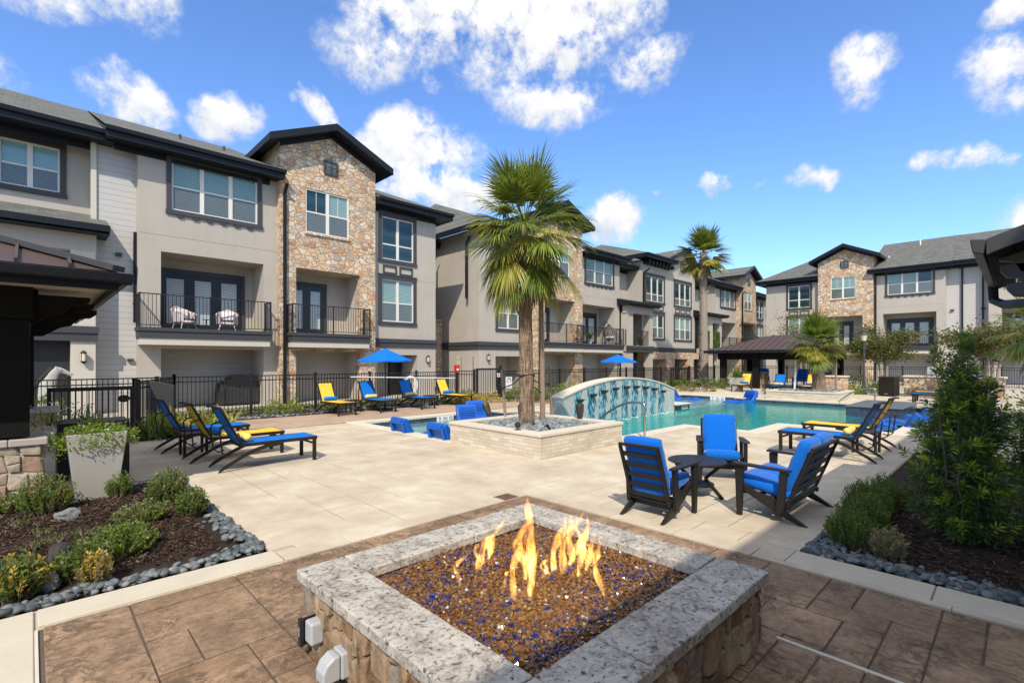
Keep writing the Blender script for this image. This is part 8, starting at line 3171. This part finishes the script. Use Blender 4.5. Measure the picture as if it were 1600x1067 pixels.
p = on_plane_y(795, 598, 15.85)
t = thing('rules_sign', 'white emergency phone sign reading CALL 911 on the fence beside the pool gate', 'sign', p)
mb = MB()
mb.box(-0.19, 0.19, -0.012, 0.0, -0.24, 0.26)
mb.build('board', M['sign_white'], t, bevel=0.004)
mb = MB()
mb.tube([(0.10 * math.cos(R(20 + q * 14)), -0.016, 0.13 + 0.075 * math.sin(R(20 + q * 14))) for q in range(11)], 0.016, 6)
mb.box(-0.115, -0.065, -0.020, -0.0125, 0.125, 0.165)
mb.box(0.065, 0.115, -0.020, -0.0125, 0.125, 0.165)
mb.build('phone_symbol', M['sign_ink'], t)
text('lettering', 'CALL 911', 0.078, (0, -0.0145, 0.05), (R(90), 0, 0), M['sign_ink'], t)
mb = MB()
for z, wd in ((-0.08, 0.10), (-0.115, 0.13), (-0.15, 0.08), (-0.185, 0.12)):
    mb.box(-wd, wd, -0.0145, -0.0125, z, z + 0.012)
mb.build('small_print', plain('faint_print', (0.5, 0.55, 0.52), 0.6), t)
p = on_plane_y(779, 586, 15.7)
t = thing('red_sign', 'tiny red and white sign left of the leaning stake by the pool gate', 'sign', p)
mb = MB()
mb.box(-0.08, 0.08, -0.01, 0.0, -0.08, 0.08)
mb.build('board', M['sign_white'], t)
mb = MB()
mb.box(-0.045, 0.045, -0.0135, -0.0105, -0.045, 0.045)
mb.build('symbol', M['sign_red'], t)

# things beyond the pool
gx, gy = gp(1351, 606, 0)
sc_ = 1.0
t = thing('street_lamp', 'dark lamp post with glass lantern beyond the pool', 'lamp post', (28.95, 5.34, 0))
mb = MB()
mb.lathe([(0.13, 0.0), (0.13, 0.12), (0.08, 0.16), (0.06, 0.7), (0.045, 0.75), (0.045, 2.50), (0.065, 2.52), (0.065, 2.58), (0.04, 2.6)], (0, 0, 0), 14)
mb.build('post', M['trim_dark'], t)
mb = MB()
mb.lathe([(0.08, 2.60), (0.15, 2.86), (0.145, 2.88)], (0, 0, 0), 8)
mb.build('lantern_glass', M['lantern_glass'], t)
mb = MB()
mb.lathe([(0.19, 2.885), (0.13, 2.97), (0.04, 3.02), (0.03, 3.10), (0.004, 3.13)], (0, 0, 0), 8)
mb.build('cap', M['trim_dark'], t)
t = thing('litter_bin', 'square dark litter bin beyond the pool', 'bin', (28.4, 4.28, 0), R(-10))
mb = MB()
for k in range(9):
    for (a0, a1, b0, b1) in ((-0.3 + k * 0.067, -0.3 + k * 0.067 + 0.058, -0.31, -0.29), (-0.3 + k * 0.067, -0.3 + k * 0.067 + 0.058, 0.29, 0.31)):
        mb.box(a0, a1, b0, b1, 0.04, 0.82)
        mb.box(b0, b1, a0, a1, 0.04, 0.82)
mb.box(-0.285, 0.285, -0.285, 0.285, 0.02, 0.80)
mb.build('body', M['furniture_frame'], t)
mb = MB()
mb.box(-0.33, 0.33, -0.33, 0.33, 0.83, 0.90)
mb.build('lid', M['furniture_frame'], t, bevel=0.02)
mb = MB()
mb.box(-0.34, -0.325, -0.06, 0.06, 0.1, 0.14)
mb.build('badge', M['steel'], t)
t = thing('grill_counter', 'low stone-faced barbecue counter with pale top beyond the pool', 'barbecue counter', (30.2, 2.2, 0))
mb = MB()
mb.box(-0.5, 0.5, -1.7, 1.7, -0.02, 0.86)
mb.build('base', M['stone_tower'], t)
mb = MB()
mb.box(-0.56, 0.56, -1.76, 1.76, 0.862, 0.93)
mb.build('top', M['coping'], t, bevel=0.01)
t = thing('barbecue', 'stainless barbecue hood on the stone counter, glinting through the shrub', 'barbecue', (30.2, 2.45, 0.93))
mb = MB()
mb.prism([(-0.35, 0.0), (0.35, 0.0), (0.35, 0.16), (0.25, 0.36), (-0.1, 0.42), (-0.35, 0.16)], lambda a, b, d: (a, d, b), -0.65, 0.65)
mb.build('hood', M['steel'], t, bevel=0.02, fix=True)
mb = MB()
mb.tube([(-0.38, -0.5, 0.2), (-0.38, 0.5, 0.2)], 0.02, 8)
mb.build('handle', M['steel'], t)
for i, (x, y, lb) in enumerate(((27.3, 6.2, 'short stone pier between the squat palm and the lamp post'), (30.9, -3.0, 'stone pier behind the conifer shrub at the right'))):
    t = thing('stone_pier', lb, 'pier', (x, y, 0), 0, 'low stone piers beyond the pool')
    mb = MB()
    mb.box(-0.3, 0.3, -0.5, 0.5, -0.02, 0.86)
    mb.build('wall', M['stone_tower'], t)
    mb = MB()
    mb.box(-0.35, 0.35, -0.55, 0.55, 0.862, 0.93)
    mb.build('cap', M['coping'], t, bevel=0.01)
for i, (u, v, lb) in enumerate(((1151, 610, 'pale tapered pot with grassy plant left of the yellow lounger beyond the pool'), (1292, 606, 'pale pot with leafy plant right of the squat palm'))):
    gx, gy = gp(u, v, 0)
    t = thing('tapered_planter', lb, 'planter', (gx, gy, 0), R(20), 'pale tapered pots beyond the pool')
    mb = MB()
    a, b, hh = 0.25, 0.40, 0.72
    mb.add([(-a, -a, 0), (a, -a, 0), (a, a, 0), (-a, a, 0), (-b, -b, hh), (b, -b, hh), (b, b, hh), (-b, b, hh), (-b + .05, -b + .05, hh), (b - .05, -b + .05, hh), (b - .05, b - .05, hh), (-b + .05, b - .05, hh)],
           [(3, 2, 1, 0), (0, 1, 5, 4), (1, 2, 6, 5), (2, 3, 7, 6), (3, 0, 4, 7), (4, 5, 9, 8), (5, 6, 10, 9), (6, 7, 11, 10), (7, 4, 8, 11), (8, 9, 10, 11)])
    mb.build('pot', M['pot_grey'], t)
    lv = Leaves(seed=500 + i)
    rr = random.Random(500 + i)
    for k in range(150):
        az, e = rr.uniform(0, 6.28), rr.uniform(0.2, 1.45)
        lv.blade((rr.uniform(-.2, .2), rr.uniform(-.2, .2), hh - 0.02), (math.cos(az) * math.cos(e), math.sin(az) * math.cos(e), math.sin(e)), rr.uniform(.3, .85), .035, 0.9, 4)
    lv.build('foliage', 'leaf_mid', t)

# seats and tables in the shade of the far pavilion
for i, (x, y, rz, lb) in enumerate(((32.6, 11.2, 200, 'shaded blue chair under the far pavilion, behind the blue lounger'), (32.9, 9.2, 170, 'shaded blue chair under the far pavilion, middle one'), (32.8, 8.2, 185, 'shaded blue chair under the far pavilion, behind the right yellow lounger'))):
    t = thing('pavilion_chair', lb, 'chair', (x, y, 0), R(rz), 'shaded chairs under the far pavilion')
    mb = MB()
    mb.box(-0.3, 0.32, -0.33, 0.33, 0.40, 0.55)
    mb.build('seat', M['cushion_blue'], t, bevel=0.04)
    mb = MB()
    mb.prism([(-0.30, 0.5), (-0.18, 0.5), (-0.34, 1.15), (-0.46, 1.12)], lambda a, b, d: (a, d, b), -0.33, 0.33)
    mb.build('backrest', M['cushion_blue'], t, bevel=0.04)
    for sx in (-1, 1):
        for sy in (-1, 1):
            mb = MB()
            mb.box(sx * 0.27 - 0.025, sx * 0.27 + 0.025, sy * 0.33 - 0.025, sy * 0.33 + 0.025, 0, 0.66 if sx > 0 else 0.62)
            mb.build('leg', M['furniture_frame'], t)
t = thing('pavilion_counter', 'brown stone counter under the far pavilion beside the yellow lounger', 'counter', (31.6, 11.6, 0))
mb = MB()
mb.box(-0.4, 0.4, -0.9, 0.9, 0, 0.9)
mb.build('base', M['stone_pit'], t)
mb = MB()
mb.box(-0.46, 0.46, -0.96, 0.96, 0.902, 0.96)
mb.build('top', M['slate_top'], t)
t = thing('prop_pole', 'pale leaning pole beside the squat palm', 'pole', (24.0, 6.95, 0.3))
mb = MB()
mb.tube([(0, 0, 0), (0.05, -0.05, 1.3)], 0.04, 8)
mb.build('pole', M['sign_white'], t)
t = thing('prop_pole', 'brown stake right of the squat palm trunk', 'pole', (24.3, 5.45, 0.3))
mb = MB()
mb.tube([(0, 0, 0), (0.0, 0.0, 1.45)], 0.035, 8)
mb.build('pole', M['stake_wood'], t)


# ------------------------------------------------------------------ crape myrtles


def myrtle(label, x, y, h, r, n, seed, mat='leaf_russet', mat2='leaf_mid', stems=5, clear=0.42, hz=0.62):
    t = thing('crape_myrtle', label, 'tree', (x, y, 0), 0, 'crape myrtles in front of the right building')
    rr = random.Random(seed)
    tr = MB()
    tips = []
    for k in range(stems):
        a = k * 2 * math.pi / stems + rr.uniform(-.3, .3)
        sp = r * rr.uniform(0.10, 0.22)
        p1 = Vector((sp * math.cos(a), sp * math.sin(a), h * clear))
        b = Vector((0.10 * math.cos(a), 0.10 * math.sin(a), 0))
        tr.tube([b, b.lerp(p1, 0.5) + Vector((rr.uniform(-.05, .05), rr.uniform(-.05, .05), 0)), p1], [0.055, 0.045, 0.038], 7)
        for q in range(5):
            a2 = a + rr.uniform(-1.1, 1.1)
            rad = r * rr.uniform(0.35, 0.95)
            zz = h * (clear + (1 - clear) * rr.uniform(0.25, 0.95) * (1.05 - 0.45 * (rad / r) ** 2))
            p2 = Vector((rad * math.cos(a2), rad * math.sin(a2), zz))
            tr.tube([p1, p1.lerp(p2, 0.5) + Vector((0, 0, 0.12)), p2], [0.034, 0.022, 0.010], 6)
            tips += [p2, p1.lerp(p2, 0.6) + Vector((0, 0, 0.08))]
            for w_ in range(3):
                p3 = p2 + Vector((rr.gauss(0, .35), rr.gauss(0, .35), rr.gauss(0.1, .22))) * r * 0.5
                p3.z = max(p3.z, h * clear * 0.95)
                tr.tube([p2, p3], [0.009, 0.004], 4)
                tips.append(p3)
    tr.build('trunk', M['trunk_grey'], t)
    lv, l2 = Leaves(seed=seed), Leaves(seed=seed + 1)
    for k in range(n):
        c = rr.choice(tips)
        p = c + Vector((rr.gauss(0, 1), rr.gauss(0, 1), rr.gauss(0, .75))) * r * 0.14
        d = (rr.gauss(0, 1), rr.gauss(0, 1), rr.gauss(0.1, .7))
        (lv if (rr.random() < 0.62 + 0.3 * (p.z / h - 0.7)) else l2).leaf(p, d, rr.uniform(.08, .15), rr.uniform(.05, .08), 0.1)
    lv.build('crown', mat, t)
    l2.build('crown', mat2, t)
    return t


myrtle('multi-stemmed crape myrtle with russet-green crown behind the lamp post and bin', 31.3, 4.95, 3.45, 1.30, 8500, 3)
myrtle('crape myrtle with reddish-brown flat crown behind the conifer shrub', 27.6, 0.9, 3.05, 1.45, 8000, 7, clear=0.55)
myrtle('sparse grey-green crape myrtle behind the far pavilion roof', 38.6, 10.6, 5.2, 1.7, 2600, 11, 'leaf_mid', 'leaf_russet')
fan_palm('pale dry-fronded palm at the far right behind the conifer shrub', 20.5, -0.35, 0.0, 2.55, 0.16, 0.12, 20, 0.5, 0.85, 44, 20, 0.05, boots=0.4, dead=9, el_lo=-0.6)
clump('yellow-green shrub at the far right edge behind the conifer shrub', 16.5, -0.35, 0, 0.8, 1.2, 700, 211, 'leaf_bright', 0.08, 0.035)

# ground cover in front of the buildings
lawn = MB()
rr = random.Random(14)
for k in range(16000):
    x, y = rr.uniform(2.9, 36), rr.uniform(16.85, 19.2)
    if 12 < x < 17 and rr.random() < 0.7:
        continue
    h_ = rr.uniform(0.03, 0.07)
    a = rr.uniform(0, 6.28)
    c, s = math.cos(a) * 0.03, math.sin(a) * 0.03
    lawn.add([(x - c, y - s, -0.04), (x + c, y + s, -0.04), (x + s * 0.6, y - c * 0.6, h_ - 0.03)], [(0, 1, 2)])
tag(lawn.build('grass', M['lawn']), kind='stuff')
